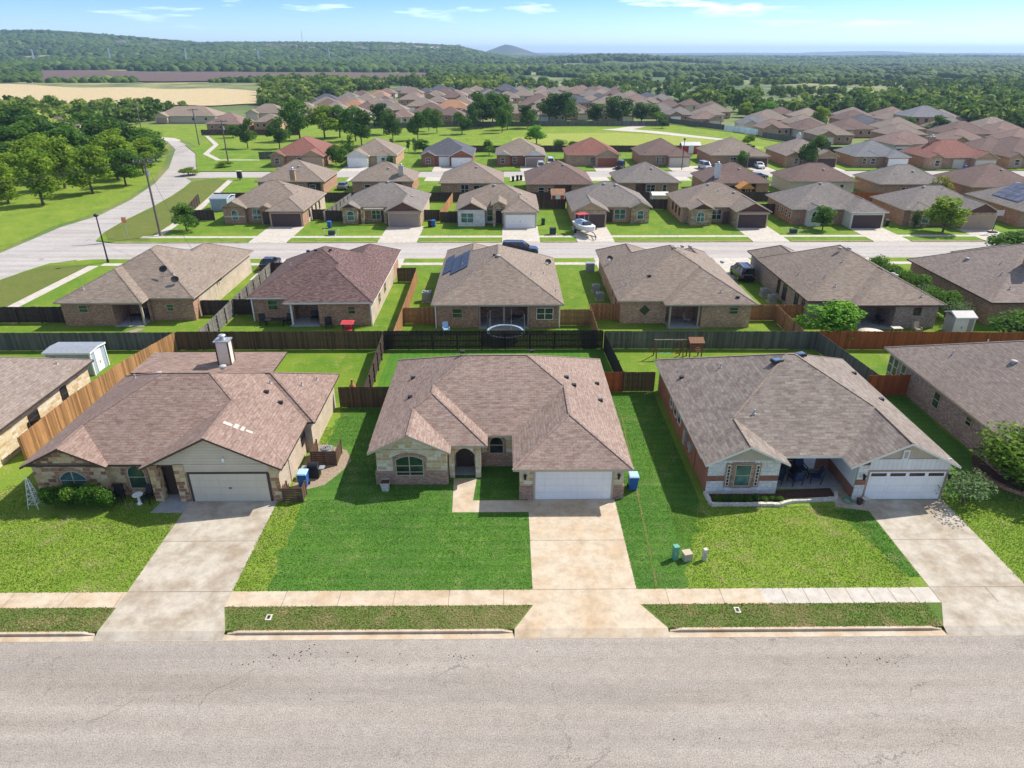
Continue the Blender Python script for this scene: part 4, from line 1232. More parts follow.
def roof_panels(parent, b, cells, w, d, mat='solar_cell'):
    """cells: (x, y) corners of panels on the left slope of block b"""
    for cx, cy in cells:
        z0, z1 = roofz(b, cx, cy+0.01)+0.10, roofz(b, cx+w, cy+0.01)+0.10
        P = [(cx,cy,z0),(cx+w,cy,z1),(cx+w,cy+d,z1),(cx,cy+d,z0)]; m = MB(); m.poly(P)
        L = [(p[0],p[1],p[2]-0.06) for p in P]; m.mesh(P+L, [(0,4,5,1),(1,5,6,2),(2,6,7,3),(3,7,4,0)])
        m.build('solar_panel', mat, parent)
roof_panels(rf, bA, [(-7.3+1.0*i, 76.2+1.75*j-(1.7 if i > 0 else 0)+0.0) for i in range(3) for j in range(4)], 0.96, 1.7)
dish(5.0, 79.5, roofz(bA,5.0,79.5), rf, 0.4, 0.3, 0.4)
# D
bA = B(11.65, 25.85, 67.7, 84.0, ax='y'); bW = B(16.3, 25.9, 66.5, 72.5, ax='y', e=(0, 1)); bF = B(11.7, 18.5, 80.6, 88.2, ax='y', e=(1, 0)); bF2 = B(20.8, 25.8, 81.5, 87, ax='y', e=(1, 0))
h = house('brick_house', 'taupe roofed brick house with a small diamond window in its back wall', (19, 76), [bA, bW, bF, bF2],
  [(12.1,25.4,70.1,83.6,0), (12.1,16.9,68.2,71,0), (20.3,25.45,66.95,71,0), (12.2,18,83,87.8,0)], 'brick_tan', 'shingle_taupe', 'trim_beige', SECOND, cap='shingle_taupe')
rf = [c for c in h.children if c.name.startswith('roof')][0]
patio(h, 16.9, 20.3, 67.0, 70.1, posts=(17.1, 20.1)); soffit_beam(h, 16.6, 20.4, 66.6, 'trim_tan')
x = XF('S', 68.2); m = MB(); x.shape(m, [(14.6,0.95),(15.15,1.5),(14.6,2.05),(14.05,1.5)], 0, 0.07); w_ = m.build('window', 'trim_brown', h)
m = MB(); x.shape(m, [(14.6,1.07),(15.03,1.5),(14.6,1.93),(14.17,1.5)], 0.07, 0.075); m.build('pane', 'glass_green', w_)
window(h, 'S', 66.95, 23.6, 1.5, 0.95, 0.75, 'trim_beige', 'glass_green')
for yy, w_, z_ in ((69.6,0.6,0.8),(71.4,0.9,0.6),(74.2,0.7,0.9)): window(h, 'W', 12.1, yy, z_, w_, 2.2-z_, 'trim_beige', 'glass_dark')
add_vents(rf, [(18.9,75.4,6.25,'turtle'), (19.8,75.6,6.35,'turtle'), (20.7,75.7,6.3,'turtle'), (14.0,74.4,roofz(bA,14,74.4),'pipe'), (13.0,71.0,roofz(bA,13,71),'pipe'), (15.4,71.0,roofz(bA,15.4,71),'box'), (24.0,67.4,roofz(bW,24,67.4),'box'), (24.0,74.0,5,'turtle'), (22.4,68.1,3.5,'pipe')])
dish(12.5, 80.5, 3.3, rf, 0.4, 0.3, 0.4)
# E
bA = B(31.4, 45.2, 67.5, 84.0); bW = B(35.8, 45.2, 66.1, 72.2, ax='y', e=(0, 1)); bF = B(31.5, 37.6, 81, 87.6, ax='y', e=(1, 0))
h = house('brick_house', 'taupe roofed brick house half hidden by the lime green tree, bins along its left wall', (38, 76), [bA, bW, bF],
  [(31.85,44.75,70,83.6,0), (31.85,35.9,67.95,71,0), (40.3,44.75,66.6,71,0), (32,37.1,83,87.2,0)], 'brick_grey', 'shingle_taupe', 'trim_brown', SECOND, cap='shingle_taupe')
rf = [c for c in h.children if c.name.startswith('roof')][0]
patio(h, 35.9, 40.3, 66.6, 70, posts=(36.4,)); soffit_beam(h, 35.9, 40.4, 66.2, 'trim_brown')
window(h, 'S', 66.6, 42.6, 1.45, 0.75, 0.8, 'trim_brown', 'glass_dark'); window(h, 'S', 67.95, 33.9, 1.3, 0.9, 0.8, 'trim_brown', 'glass_dark')
for yy, w_, z_ in ((69.4,0.6,0.6),(71.2,0.9,0.4),(74.6,1.0,0.4),(76.5,0.7,0.6)): window(h, 'W', 31.85, yy, z_, w_, 2.2-z_, 'trim_brown', 'glass_dark')
add_vents(rf, [(37.6,75.6,6.1,'turtle'), (38.6,75.4,6.1,'turtle'), (42.0,71.6,roofz(bA,42,71.6),'turtle'), (42.5,71.8,roofz(bA,42.5,71.8),'turtle'), (43.0,67.2,roofz(bW,43,67.2),'pipe'), (36.8,72.8,roofz(bA,36.8,72.8),'pipe'), (34.4,71.0,roofz(bA,34.4,71),'pipe'), (34.9,69.4,roofz(bA,34.9,69.4),'pipe'), (33.0,74.4,roofz(bA,33,74.4),'pipe')])
# F
bA = B(50.25, 66, 66.8, 83.5); bF = B(58, 66, 79.5, 87, ax='y', e=(1, 0))
h = house('brick_house', 'fawn roofed house at the right edge with a hedge of bushes along its left wall', (58, 75), [bA, bF],
  [(50.7,65.5,67.3,83,0), (58.5,65.5,82,86.6,0)], 'brick_brown', 'shingle_fawn', 'trim_brown', SECOND, cap='shingle_fawn')
rf = [c for c in h.children if c.name.startswith('roof')][0]
chimney(rf, 56.6, 71.4, 3.5, 7.0, 0.9, 1.2, 'brick_tan', 'brick_tan')
add_vents(rf, [(56.6,78.6,roofz(bA,56.6,78.6),'turtle'), (57.2,78.3,roofz(bA,57.2,78.3),'turtle'), (57.8,78.0,roofz(bA,57.8,78),'turtle'), (53.6,77.3,roofz(bA,53.6,77.3),'turtle'), (54.8,73.4,roofz(bA,54.8,73.4),'pipe'), (53.6,71.2,roofz(bA,53.6,71.2),'pipe'), (53.0,68.6,roofz(bA,53,68.6),'pipe')])

# ---------------------------------------------------------------- third row: fronts across the middle street
THIRD = 'houses of the third row, facing the middle street'
def entry(h, x, y, d=1.3, wall='trim_brown'):
    m = MB(); m.box(x-0.5, x+0.5, y-0.05, y, 0.05, 2.1); m.build('front_door', wall, h)
def front_house(label, X0, X1, YB, YM, wing, gar, roofm, wallm, gmat, door, wins, extra=(), trim='trim_beige', stone=None, group=THIRD, gcl='siding_brown', vents=(), cap=None, side=None, gy=0.5):
    """X0..X1 eaves; YB back eave, YM front eave of the main roof; wing/gar: (x0,x1,yfront,gable?)"""
    bl = [B(X0, X1, YM, YB)]
    wl = [(X0+0.45, X1-0.45, YM+0.5, YB-0.45, 0)]
    for i, (a, b, y, g) in enumerate([wing, gar]+list(extra)):
        bl.append(B(a, b, y, YM+(b-a)/2+0.02, ax='y', e=(1 if g else 0, 1)))
        if i < 2: wl.append((a+0.42, b-0.42, y+gy, YM+1.5, 1))
        elif i >= 2: wl.append((a+0.4, b-0.4, y+0.5, YM+0.9, 1))
    h = house('brick_house', label, ((X0+X1)/2, (YM+YB)/2), bl, wl, [wallm, stone or wallm], roofm, trim, group, gm=gcl, cap=cap or roofm)
    rf = [c for c in h.children if c.name.startswith('roof')][0]
    garage(h, 'S', gar[2]+gy, gar[0]+(gar[1]-gar[0])/2, min(4.87, gar[1]-gar[0]-1.3), 2.15, door, trim)
    for (x, y, z, w, hh, gl, rise) in wins:
        window(h, 'S', y, x, z, w, hh, 'white_paint', gl, rise)
    vs = []
    for i, (vx, vy) in enumerate(vents): vs.append((vx, vy, roofz(bl[0], vx, vy), 'pipe' if i % 2 else 'turtle'))
    add_vents(rf, vs)
    if side:
        m = MB()
        if side[0] == 'E': m.box(X1-0.45, X1-0.38, YM+0.6, YB-0.5, 0, 2.6)
        m.build('side_cladding', side[1], h)
    return h, rf, bl
h, rf, bl = front_house('taupe roofed dark brick house with dark garage, leftmost across the middle street', -47.8, -33.1, 129.3, 116.1,
  (-47.8,-43.3,115.4,1), (-39.4,-33.1,113.1,0), 'shingle_taupe', 'brick_brown', '', 'door_brown', [(-45.5,115.9,0.6,1.1,1.7,'glass_teal',0.5),(-42.0,116.6,0.6,1.5,1.7,'glass_teal',0)],
  extra=[(-41.4,-39.0,114.9,1)], stone='brick_brown', gcl='brick_tan', vents=[(-38.5,122),(-36,121),(-35.6,118)], side=('E','brick_cream'))
entry(h, -40.2, 115.35); 
m = MB(); m.box(-47.3,-43.8,115.82,115.9,1.1,1.3); m.box(-42.9,-41.2,116.52,116.6,1.1,1.3); m.build('stone_band', 'limestone', h)
for yy in (117.5,119.5,122,124.5): window(h, 'E', -33.48, yy, 0.8, 0.7, 1.3, 'trim_brown', 'glass_dark')
h, rf, bl = front_house('grey-brown roofed house with gold stone porch arches and tan garage under a brown gable', -27.8, -13.7, 128.3, 116.3,
  (-27.8,-24.4,114.9,1), (-19.9,-13.7,112.7,1), 'shingle_grey', 'stone_gold', '', 'door_taupe', [(-26.0,115.4,0.6,1.2,1.6,'glass_teal',0.3),(-22.0,116.8,0.5,1.5,1.7,'glass_green',0.3)],
  stone='stone_gold', vents=[(-20.5,122.3),(-17.5,121.5),(-16,119),(-19,120)], side=('E','brick_cream'))
m = MB(); m.box(-19.6,-14.0,112.95,113.2,2.3,2.62); m.build('porch_beam', 'trim_tan', h)
for x in (-24.0,-20.2): column(h, x, 115.5, 0.5, 0, 2.6, 'stone_gold')
m = MB(); m.box(-24.3,-19.9,115.3,115.7,2.3,2.6); m.build('porch_beam', 'trim_beige', h)
bq = bl[0]; bl2 = B(-24.4,-16,114.9,124,ax='x'); entry(h, -20.6, 116.8)
h, rf, bl = front_house('taupe roofed house with tall arched entry and white garage door, behind the parked dark car', -8.4, 5.5, 127.0, 115.2,
  (-8.4,-3.1,113.1,1), (-0.8,5.45,111.9,0), 'shingle_taupe', 'stone_white', '', 'door_white', [(-6.4,113.6,0.6,2.1,1.6,'glass_teal',0),(-2.7,115.7,0.4,1.0,1.9,'glass_green',0)],
  stone='stone_white', vents=[(-2,120.6),(-0.5,121.2),(2.5,119),(3.5,117)], side=('E','brick_cream'))
bl3 = dict(x0=-2.55, x1=0.2, y0=112.9, y1=118, z=3.6, ax='y', e=(1, 1)); rb = MB(); wl = []; roof_geo(rb, wl, 6, **bl3); rb.build('entry_roof', ['shingle_taupe','trim_beige','shingle_taupe','shingle_taupe'], h)
m = MB(); m.box(-2.15,-1.75,113.3,113.7,0,3.7); m.box(-0.6,-0.2,113.3,113.7,0,3.7); m.box(-1.75,-0.6,113.3,113.7,2.9,3.7)
m.build('entry_porch', 'stone_gold', h)
m = MB(); m.poly(wl[0][0]); m.build('entry_gable', 'stone_gold', h); entry(h, -1.2, 115.7)
h, rf, bl = front_house('grey-taupe roofed house with a boat parked before its dark garage', 10.75, 24.6, 128.5, 116.0,
  (20.6,24.5,115.0,1), (10.75,16.9,112.2,1), 'shingle_grey', 'brick_tan', '', 'door_brown', [(19.3,116.5,0.5,1.9,1.7,'glass_teal',0),(22.6,115.5,0.7,1.1,1.5,'glass_teal',0.2)],
  stone='stone_gold', gcl='siding_tan', vents=[(17,121.5),(15,120.5),(19,121.2)], trim='trim_beige')
entry(h, 17.6, 116.5)
h, rf, bl = front_house('taupe roofed house with gold stone walls and dark garage, right of the boat', 29.3, 43.3, 128.0, 115.6,
  (30.3,34.6,113.3,1), (37.4,43.3,111.6,1), 'shingle_taupe', 'brick_tan', '', 'door_brown', [(32.3,113.8,0.6,1.3,1.7,'glass_teal',0.6),(35.6,116.1,0.5,1.6,1.7,'glass_green',0)],
  stone='stone_gold', vents=[(35,121.0),(36.5,119.5),(39,119),(33,121)])
m = MB(); m.box(37.7,43.0,111.75,112.1,2.25,2.6); m.build('porch_beam', 'trim_tan', h); entry(h, 36.8, 114.8)
for yy in (118,120.5,123): window(h, 'W', 29.75, yy, 0.8, 0.8, 1.3, 'trim_brown', 'glass_dark')
h, rf, bl = front_house('dark taupe roofed house with a cream arched gable behind the small round lawn tree', 47.4, 62.2, 127.0, 114.0,
  (49.6,52.6,112.6,1), (55.9,62.2,111.2,0), 'shingle_grey', 'brick_brown', '', 'door_brown', [(51.1,113.1,0.6,1.3,1.9,'glass_dark',0.6)],
  stone='stone_white', gcl='siding_white', vents=[(54,120),(58,119)], trim='trim_white')
for yy in (115.5,117.2,119,121,123.5): window(h, 'W', 47.85, yy, 0.9, 0.75, 1.1, 'trim_white', 'glass_dark')
h, rf, bl = front_house('taupe roofed house with tan garage and basketball hoop behind the big round tree', 65.5, 80.1, 124.8, 113.0,
  (66.5,70.5,112.2,0), (73.6,80.1,110.2,1), 'shingle_grey', 'brick_brown', '', 'door_tan', [(69.2,112.7,0.6,1.2,1.6,'glass_teal',0)],
  stone='stone_gold', vents=[(71,118.4),(74,118)])
h, rf, bl = front_house('brown roofed house with pale solar panels at the right end of its row', 84.2, 100, 127.5, 112.5,
  (84.2,89,111.9,0), (93,100,110.5,0), 'shingle_grey', 'brick_brown', '', 'door_tan', [(86.6,112.4,0.6,1.2,1.6,'glass_teal',0)], vents=[])
for j in range(4):
    for i in range(5):
        x0_, y0_ = 85.6+1.0*i, 115.2+1.72*j+0.2*i
        z0 = roofz(bl[0], x0_, y0_+1)+0.10; z1 = roofz(bl[0], x0_+0.96, y0_+1)+0.10
        m = MB(); P = [(x0_,y0_,z0),(x0_+0.96,y0_,z1),(x0_+0.96,y0_+1.66,z1),(x0_,y0_+1.66,z0)]; m.poly(P)
        m.mesh(P+[(p[0],p[1],p[2]-0.05) for p in P], [(0,4,5,1),(1,5,6,2),(2,6,7,3),(3,7,4,0)]); m.build('solar_panel', 'solar_pale', rf)

# ---------------------------------------------------------------- fourth row: backs; fifth row: fronts by the park
FOURTH = 'houses of the fourth row, seen from behind'
def back_house(label, X0, X1, Y0, Y1, roofm, wallm='brick_brown', step=None, trim='trim_beige', wins=(), ch=None, group=FOURTH, patio_x=None, cap=None):
    bl = [B(X0, X1, Y0, Y1)]
    if step: bl.append(B(step[0], step[1], Y0-step[2], Y0+(step[1]-step[0])/2, ax='y', e=(0, 1)))
    px0, px1 = patio_x or (X0+5, X0+8)
    wl = [(X0+0.45, X1-0.45, Y0+3.0, Y1-0.45), (X0+0.45, px0, Y0+0.5, Y0+4), (px1, X1-0.45, Y0+0.5, Y0+4)]
    if step: wl.append((max(step[0]+0.4, X0+0.5), min(step[1]-0.4, X1-0.5), Y0-step[2]+0.5, Y0+0.45))
    h = house('brick_house', label, ((X0+X1)/2, (Y0+Y1)/2), bl, wl, wallm, roofm, trim, group, cap=cap or roofm)
    rf = [c for c in h.children if c.name.startswith('roof')][0]
    m = MB(); m.box(px0, px1, Y0+0.3, Y0+3, -0.05, 0.05); m.build('patio_floor', 'concrete_patio', h)
    for x, w, z, hh in wins: window(h, 'S', Y0+0.5, x, z, w, hh, 'trim_white', 'glass_dark')
    cx, cy = (X0+X1)/2, (Y0+Y1)/2
    add_vents(rf, [(cx+1, cy-2.2, roofz(bl[0], cx+1, cy-2.2), 'turtle'), (cx-3, cy-3, roofz(bl[0], cx-3, cy-3), 'pipe')])
    if ch: chimney(rf, ch[0], ch[1], 3, ch[2], 0.9, 0.9, ch[3], ch[3])
    return h
back_house('taupe roofed house with an orange brick chimney, leftmost of the fourth row', -50.4, -36.4, 141.3, 154.7, 'shingle_taupe', wins=[(-39,1.2,0.8,1.2),(-41.5,1,0.8,1.2)], ch=(-42.4,140.9,5.0,'brick_tan'), patio_x=(-40,-37.4))
back_house('taupe roofed house with a small white chimney, second from the left in the fourth row', -31.5, -18.5, 141.5, 153.5, 'shingle_taupe', wins=[(-28,1.2,0.8,1.2),(-24,1,0.8,1.2)], ch=(-21.2,143.6,5.3,'siding_beige'), patio_x=(-24,-21))
back_house('grey roofed house with a white patio door, third from the left in the fourth row', -13.4, -0.4, 139.4, 153, 'shingle_taupe', wins=[(-8.2,1.6,0.4,1.9),(-5.2,2.6,0.6,1.6)], patio_x=(-3.2,-1.2))
back_house('reddish brown roofed house behind the small red playhouse', 3.9, 17.4, 138.0, 153.5, 'shingle_brown', wins=[(7,1.2,0.8,1.2),(8.8,1,0.8,1.2),(15.4,0.8,1.2,0.8)], patio_x=(9.6,13))
back_house('grey hip roofed house right of the one with the red playhouse', 22.2, 35.0, 139.5, 152, 'shingle_grey', wins=[(29,1.8,0.9,1.3),(31.8,0.8,0.9,1.3)], patio_x=(26,28))
back_house('brown-grey roofed house with white chimney behind the orange playset', 39.6, 53.0, 139.0, 151.5, 'shingle_brown', 'brick_brown', wins=[(44.5,3.5,0.7,1.5),(48,2,0.7,1.5)], ch=(42.2,140.8,6.0,'siding_white'), patio_x=(49,50))
back_house('dark maroon roofed house with cream back wall in the fourth row', 57.0, 71.0, 140.8, 152, 'shingle_brown', 'siding_beige', wins=[(61,0.8,1.0,0.9),(68,0.8,0.9,1.1)], patio_x=(63,66))
back_house('dark grey roofed house with a cedar fence and yellow tree behind it', 73.5, 87.6, 137.3, 149, 'shingle_grey', 'brick_brown', wins=[(79,1.6,0.8,1.2),(82,0.8,0.8,1.2)], patio_x=(84,87))
back_house('dark brown roofed house with white patio cover, right end of the fourth row', 89.6, 104, 134, 148, 'shingle_brown', wins=[(93,1.6,0.8,1.2)], patio_x=(95,98))

FIFTH = 'houses of the fifth row, fronting the park street'
def h5(label, X0, X1, roofm, wallm, door, wx, gx, gfl=1, trim='trim_beige', gcl='siding_tan', Y0=180.2, Y1=194.5, stone=None, gl='glass_dark', vents=(), wing=None, extra=()):
    w = wing or (X0, X0+4.2, Y0-0.9, 1)
    return front_house(label, X0, X1, Y1, Y0, w, (gx[0], gx[1], Y0-1.9, gfl), roofm, wallm, '', door, [(x, (w[2]+0.5 if w[0] < x < w[1] else Y0+0.5), 0.7, ww, 1.4, gl, 0) for x, ww in wx],
        trim=trim, group=FIFTH, gcl=gcl, stone=stone or wallm, vents=vents, extra=extra)
h5('brick-red roofed house with tan garage door beside the park trees', -59.6, -45.3, 'shingle_red', 'brick_brown', 'door_tan', [(-57.6,1.2),(-52.3,1.2)], (-51.4,-45.5), gcl='siding_tan', Y1=198, stone='brick_brown')
h5('pale house with white garage gable between clipped dark shrubs', -40.2, -27.4, 'shingle_taupe', 'brick_tan', 'door_white', [(-31,1.0),(-29,1.0)], (-40.2,-34.2), gcl='siding_white', wing=(-33,-29,180.0,0), stone='siding_white', trim='trim_white', Y1=196.5)
h, rf, bl = h5('slate blue roofed house with three white garage bays', -21.7, -8.0, 'shingle_slate', 'brick_red', 'door_white', [(-19.6,1.3)], (-14.2,-8.0), gcl='brick_red', trim='trim_white')
garage(h, 'S', 180.7, -15.6, 2.5, 2.15, 'door_white', 'trim_white', handle=False)
h5('taupe roofed house with grey garage and white vans on its drive', -2.7, 10.3, 'shingle_taupe', 'brick_red', 'door_taupe', [(-0.8,1.1),(2.3,1.1)], (4.4,10.3), gcl='siding_white', stone='brick_red', trim='trim_white')
h5('red roofed house with rust coloured garage door and tan gable', 15.3, 29.1, 'shingle_red', 'brick_tan', 'door_rust', [(18.6,1.2),(22.0,1.2)], (22.2,28.8), gcl='siding_tan', wing=(15.3,19,180.6,0))
h5('maroon hip roofed house with cream garage, a silver car on its drive', 33.9, 46.9, 'shingle_brown', 'brick_brown', 'door_cream', [(36.2,1.3),(38.6,0.7),(40,0.9)], (40.6,46.8), gfl=0, wing=(33.9,37,180.4,0))
h5('taupe roofed house with an open dark garage behind the little lawn tree', 51.6, 65.9, 'shingle_taupe', 'brick_brown', 'door_brown', [(53.8,1.0),(57.6,1.6)], (60.2,66.3), gfl=0, wing=(51.8,56,180.2,0), Y0=179.6)  # closed dark door panel stands in for the shade inside the open garage
h, rf, bl = h5('fawn roofed house with gold gable and open garage behind a dark round tree', 70.2, 83.0, 'shingle_fawn', 'brick_brown', 'door_brown', [(73,1.0),(74.6,0.8)], (77.3,83.2), gcl='siding_tan', Y0=178.8, stone='brick_tan')  # here too the dark door colour paints the shaded inside of the open garage
chimney(rf, 77.5, 190.3, 4.5, 6.4, 0.9, 0.9, 'stone_white', 'stone_white')
h5('blue-grey roofed house with white garage door on the park street', 87.2, 100.4, 'shingle_bluegrey', 'brick_brown', 'door_white', [(90,1.0),(92.2,1.2)], (94.6,100.6), gfl=0, trim='trim_white', Y0=177.6, Y1=190, wing=(89,93.5,177.4,0))
h, rf, bl = h5('broad brick-red roofed house with two cream garage doors', 103.8, 120.8, 'shingle_red', 'brick_brown', 'door_cream', [(106.4,1.2)], (114.6,120.8), gcl='siding_tan', Y0=174.8, Y1=188.5, stone='brick_tan')
garage(h, 'S', 175.3, 112.2, 2.6, 2.1, 'door_cream', 'trim_beige', handle=False)
chimney(rf, 109.0, 183.5, 4.5, 6.6, 1.0, 1.0, 'brick_tan', 'brick_tan')
h5('brown roofed house at the right end of the fifth row', 124.5, 139, 'shingle_brown', 'brick_tan', 'door_cream', [(127,1.2)], (132,138.8), gfl=0, Y0=176)

# ---------------------------------------------------------------- fences
fence('weathered grey fence along the back line at the far left, behind the blue-grey shed', [(-62,61.3),(-31.8,61.3)], 1.85, 'fence_grey', 1, seed=1)
fence('brown stained fence behind the chimney house, between the orange fence and the black one', [(-31.7,61.35),(-11.9,61.35)], 1.9, 'fence_brown', 1, seed=2)
fence('black stained fence across the back of the centre yard, below the trampoline', [(-11.8,61.25),(9.3,61.25)], 1.95, 'fence_black', -1, seed=3)
fence('weathered grey fence behind the swing set', [(9.5,61.3),(30.0,61.0)], 1.85, 'fence_grey', 1, seed=4)
fence('bright red-orange fence along the back line at the right', [(30.1,61.0),(50.5,60.4)], 1.9, 'fence_red', 1, seed=5)
fence('orange fence running diagonally between the grey roofed and the chimney house', [(-31.8,61.2),(-33.3,54.5),(-34.0,48),(-34.0,41.5)], 1.9, 'fence_orange', -1, seed=6)
fence('short dark old fence piece leaning beside the left side wall and the orange fence', [(-35.2,44.3),(-34.1,45.0)], 1.6, 'fence_dark', -1, seed=7)
fence('dark fence with posts showing, on the left side of the centre back yard', [(-11.85,61.1),(-11.45,49.4)], 1.85, 'fence_dark', 1, seed=8)
fence('short brown gate fence between the chimney house and the centre house', [(-13.5,49.25),(-9.0,49.25)], 1.85, 'fence_brown', 1, seed=9)
fence('black fence on the right side of the centre back yard', [(9.4,61.1),(9.8,52.1)], 1.9, 'fence_black', 1, seed=10)
fence('short red stained gate beside the right rear corner of the centre house', [(7.7,52.0),(9.75,52.0)], 1.8, 'fence_red', 1, seed=11)
fence('short brown fence between the red gate and the porch house', [(9.85,52.0),(12.5,52.0)], 1.8, 'fence_brown', 1, seed=12)
fence('grey fence slanting down behind the porch house', [(29.95,60.9),(31.0,51.2)], 1.85, 'fence_grey', 1, seed=13)
fence('short red-orange fence between the porch house and the house at the right edge', [(30.3,51.1),(33.6,51.1)], 1.85, 'fence_red', 1, seed=14)
fence('dark brown fence left of the house with the satellite dishes', [(-62,68.9),(-47.0,68.9)], 1.8, 'fence_dark', -1, seed=15)
fence('pale fence with rails showing, between the dish house and the plum roofed house', [(-29.7,61.6),(-29.9,71),(-30.2,85.6)], 1.8, 'fence_palegrey', -1, seed=16)
fence('dark gate fence right of the dish house', [(-33.2,70.9),(-30.1,70.9)], 1.8, 'fence_dark', -1, seed=17)
fence('brown gate left of the plum roofed house', [(-29.9,71.2),(-27.2,71.2)], 1.8, 'fence_dark', -1, seed=18)
fence('brown fence between the drive and the front corner of the plum roofed house', [(-30.1,85.6),(-27.5,85.6)], 1.8, 'fence_dark', -1, seed=19)
fence('orange-brown fence right of the plum roofed house', [(-10.9,61.6),(-11.0,74),(-11.15,83)], 1.8, 'fence_cedar', 1, seed=20)
fence('brown fence at the front end of the plum house side yard', [(-13.6,83.1),(-11.2,83.1)], 1.8, 'fence_brown', -1, seed=21)
fence('cedar gate left of the solar panel house', [(-10.9,68.3),(-7.5,68.3)], 1.8, 'fence_cedar', -1, seed=22)
fence('cedar fence right of the solar panel house', [(5.6,67.6),(8.8,67.6)], 1.8, 'fence_cedar', -1, seed=23)
fence('cedar fence between the yards of the trampoline and the diamond window', [(8.9,61.5),(8.95,69.3)], 1.8, 'fence_cedar', -1, seed=24)
fence('bright orange gate left of the diamond window', [(9.0,69.35),(12.0,69.35)], 1.8, 'fence_orange', -1, seed=25)
fence('orange-brown fence right of the diamond window house', [(25.5,68.9),(31.7,68.9)], 1.8, 'fence_cedar', -1, seed=26)
fence('orange-brown side fence behind the lime green tree', [(28.75,61.2),(28.85,68.8)], 1.8, 'fence_cedar', 1, seed=27)
BG = 'fences between the third and fourth rows'
fence('long grey fence between the third and fourth rows, left half', [(-56,134.2),(0,134.2)], 1.8, 'fence_dark', 1, BG, 0.3, seed=30)
fence('long grey fence between the third and fourth rows, right half', [(0.2,134.2),(60,134.0)], 1.8, 'fence_dark', 1, BG, 0.3, seed=31)
fence('cedar red fence behind the round lawn tree between third and fourth rows', [(60.2,134),(84,132)], 1.8, 'fence_red', 1, BG, 0.3, seed=32)
fence('pale fence with rails, between the two leftmost houses of the third row', [(-30.9,116.6),(-29.7,133.8)], 1.8, 'fence_palegrey', -1, BG, 0.3, seed=33)
fence('yellowish new fence left of the white garage with the arched entry', [(-11.2,117.4),(-10.2,133.8)], 1.8, 'fence_orange', 1, BG, 0.3, seed=34)
for i, (a, b, y, t) in enumerate([(-33.3,-31.0,118.6,'right of the leftmost third-row house'),(-30.7,-27.4,117.6,'left of the gold porch arches'),(-14,-11.3,118,'right of the gold porch arches'),(-11.1,-8,116.2,'left of the arched entry house'),(5,10.9,127.2,'behind the side yard left of the boat'),(24.2,29.6,127,'left of the gold stone house'),(43,47.8,122.6,'between the dark garage and the cream arched gable')]):
    fence('short grey side fence ' + t, [(a,y),(b,y)], 1.8, 'fence_dark', 1, BG, 0.3, seed=40+i)
fence('dark fence round the corner yard beside the winding road', [(-55,118.2),(-50,118.2)], 1.8, 'fence_dark', 1, BG, 0.3, seed=50)
fence('dark fence along the left side of the corner yard', [(-58.6,133),(-55,118.2)], 1.8, 'fence_dark', 1, BG, 0.3, seed=51)
PG = 'fences round the park'
fence('grey fence left of the brick-red house by the footpath', [(-66.5,193.0),(-58.5,194.6)], 1.9, 'fence_grey', 1, PG, 0.4, seed=52)
fence('dark fence on the near edge of the park, left part', [(-24,207.4),(0,207.4)], 1.8, 'fence_dark', 1, PG, 0.5, seed=53)
fence('dark fence on the near edge of the park, right part', [(6,207.4),(72,206.9)], 1.8, 'fence_dark', 1, PG, 0.5, seed=54)
fence('grey fence behind the park trees', [(-64,272),(-20,281.5),(30,284.5),(64,284)], 1.9, 'fence_grey', 1, PG, 0.6, post_every=5, seed=55)
fence('grey fence on the right side of the park, far part', [(66.2,296),(81,268.5)], 1.9, 'fence_grey', 1, PG, 0.5, post_every=4, seed=56)
fence('bright white fence on the right side of the park', [(81,268.4),(88.5,250.5)], 1.9, 'fence_vinyl', 1, PG, 0.5, post_every=4, seed=57)
fence('dark grey fence on the right side of the park, near part', [(86.5,243),(97,214)], 1.9, 'fence_grey', 1, PG, 0.5, post_every=4, seed=58)
fence('dark fence behind the fawn and blue-grey roofed houses', [(85.5,206.5),(118,196)], 1.8, 'fence_dark', 1, PG, 0.5, post_every=4, seed=59)
fence('reddish brown fence along the winding footpath beyond the park', [(-106,253),(-72,253)], 1.8, 'fence_brown', 1, PG, 0.5, post_every=4, seed=60)

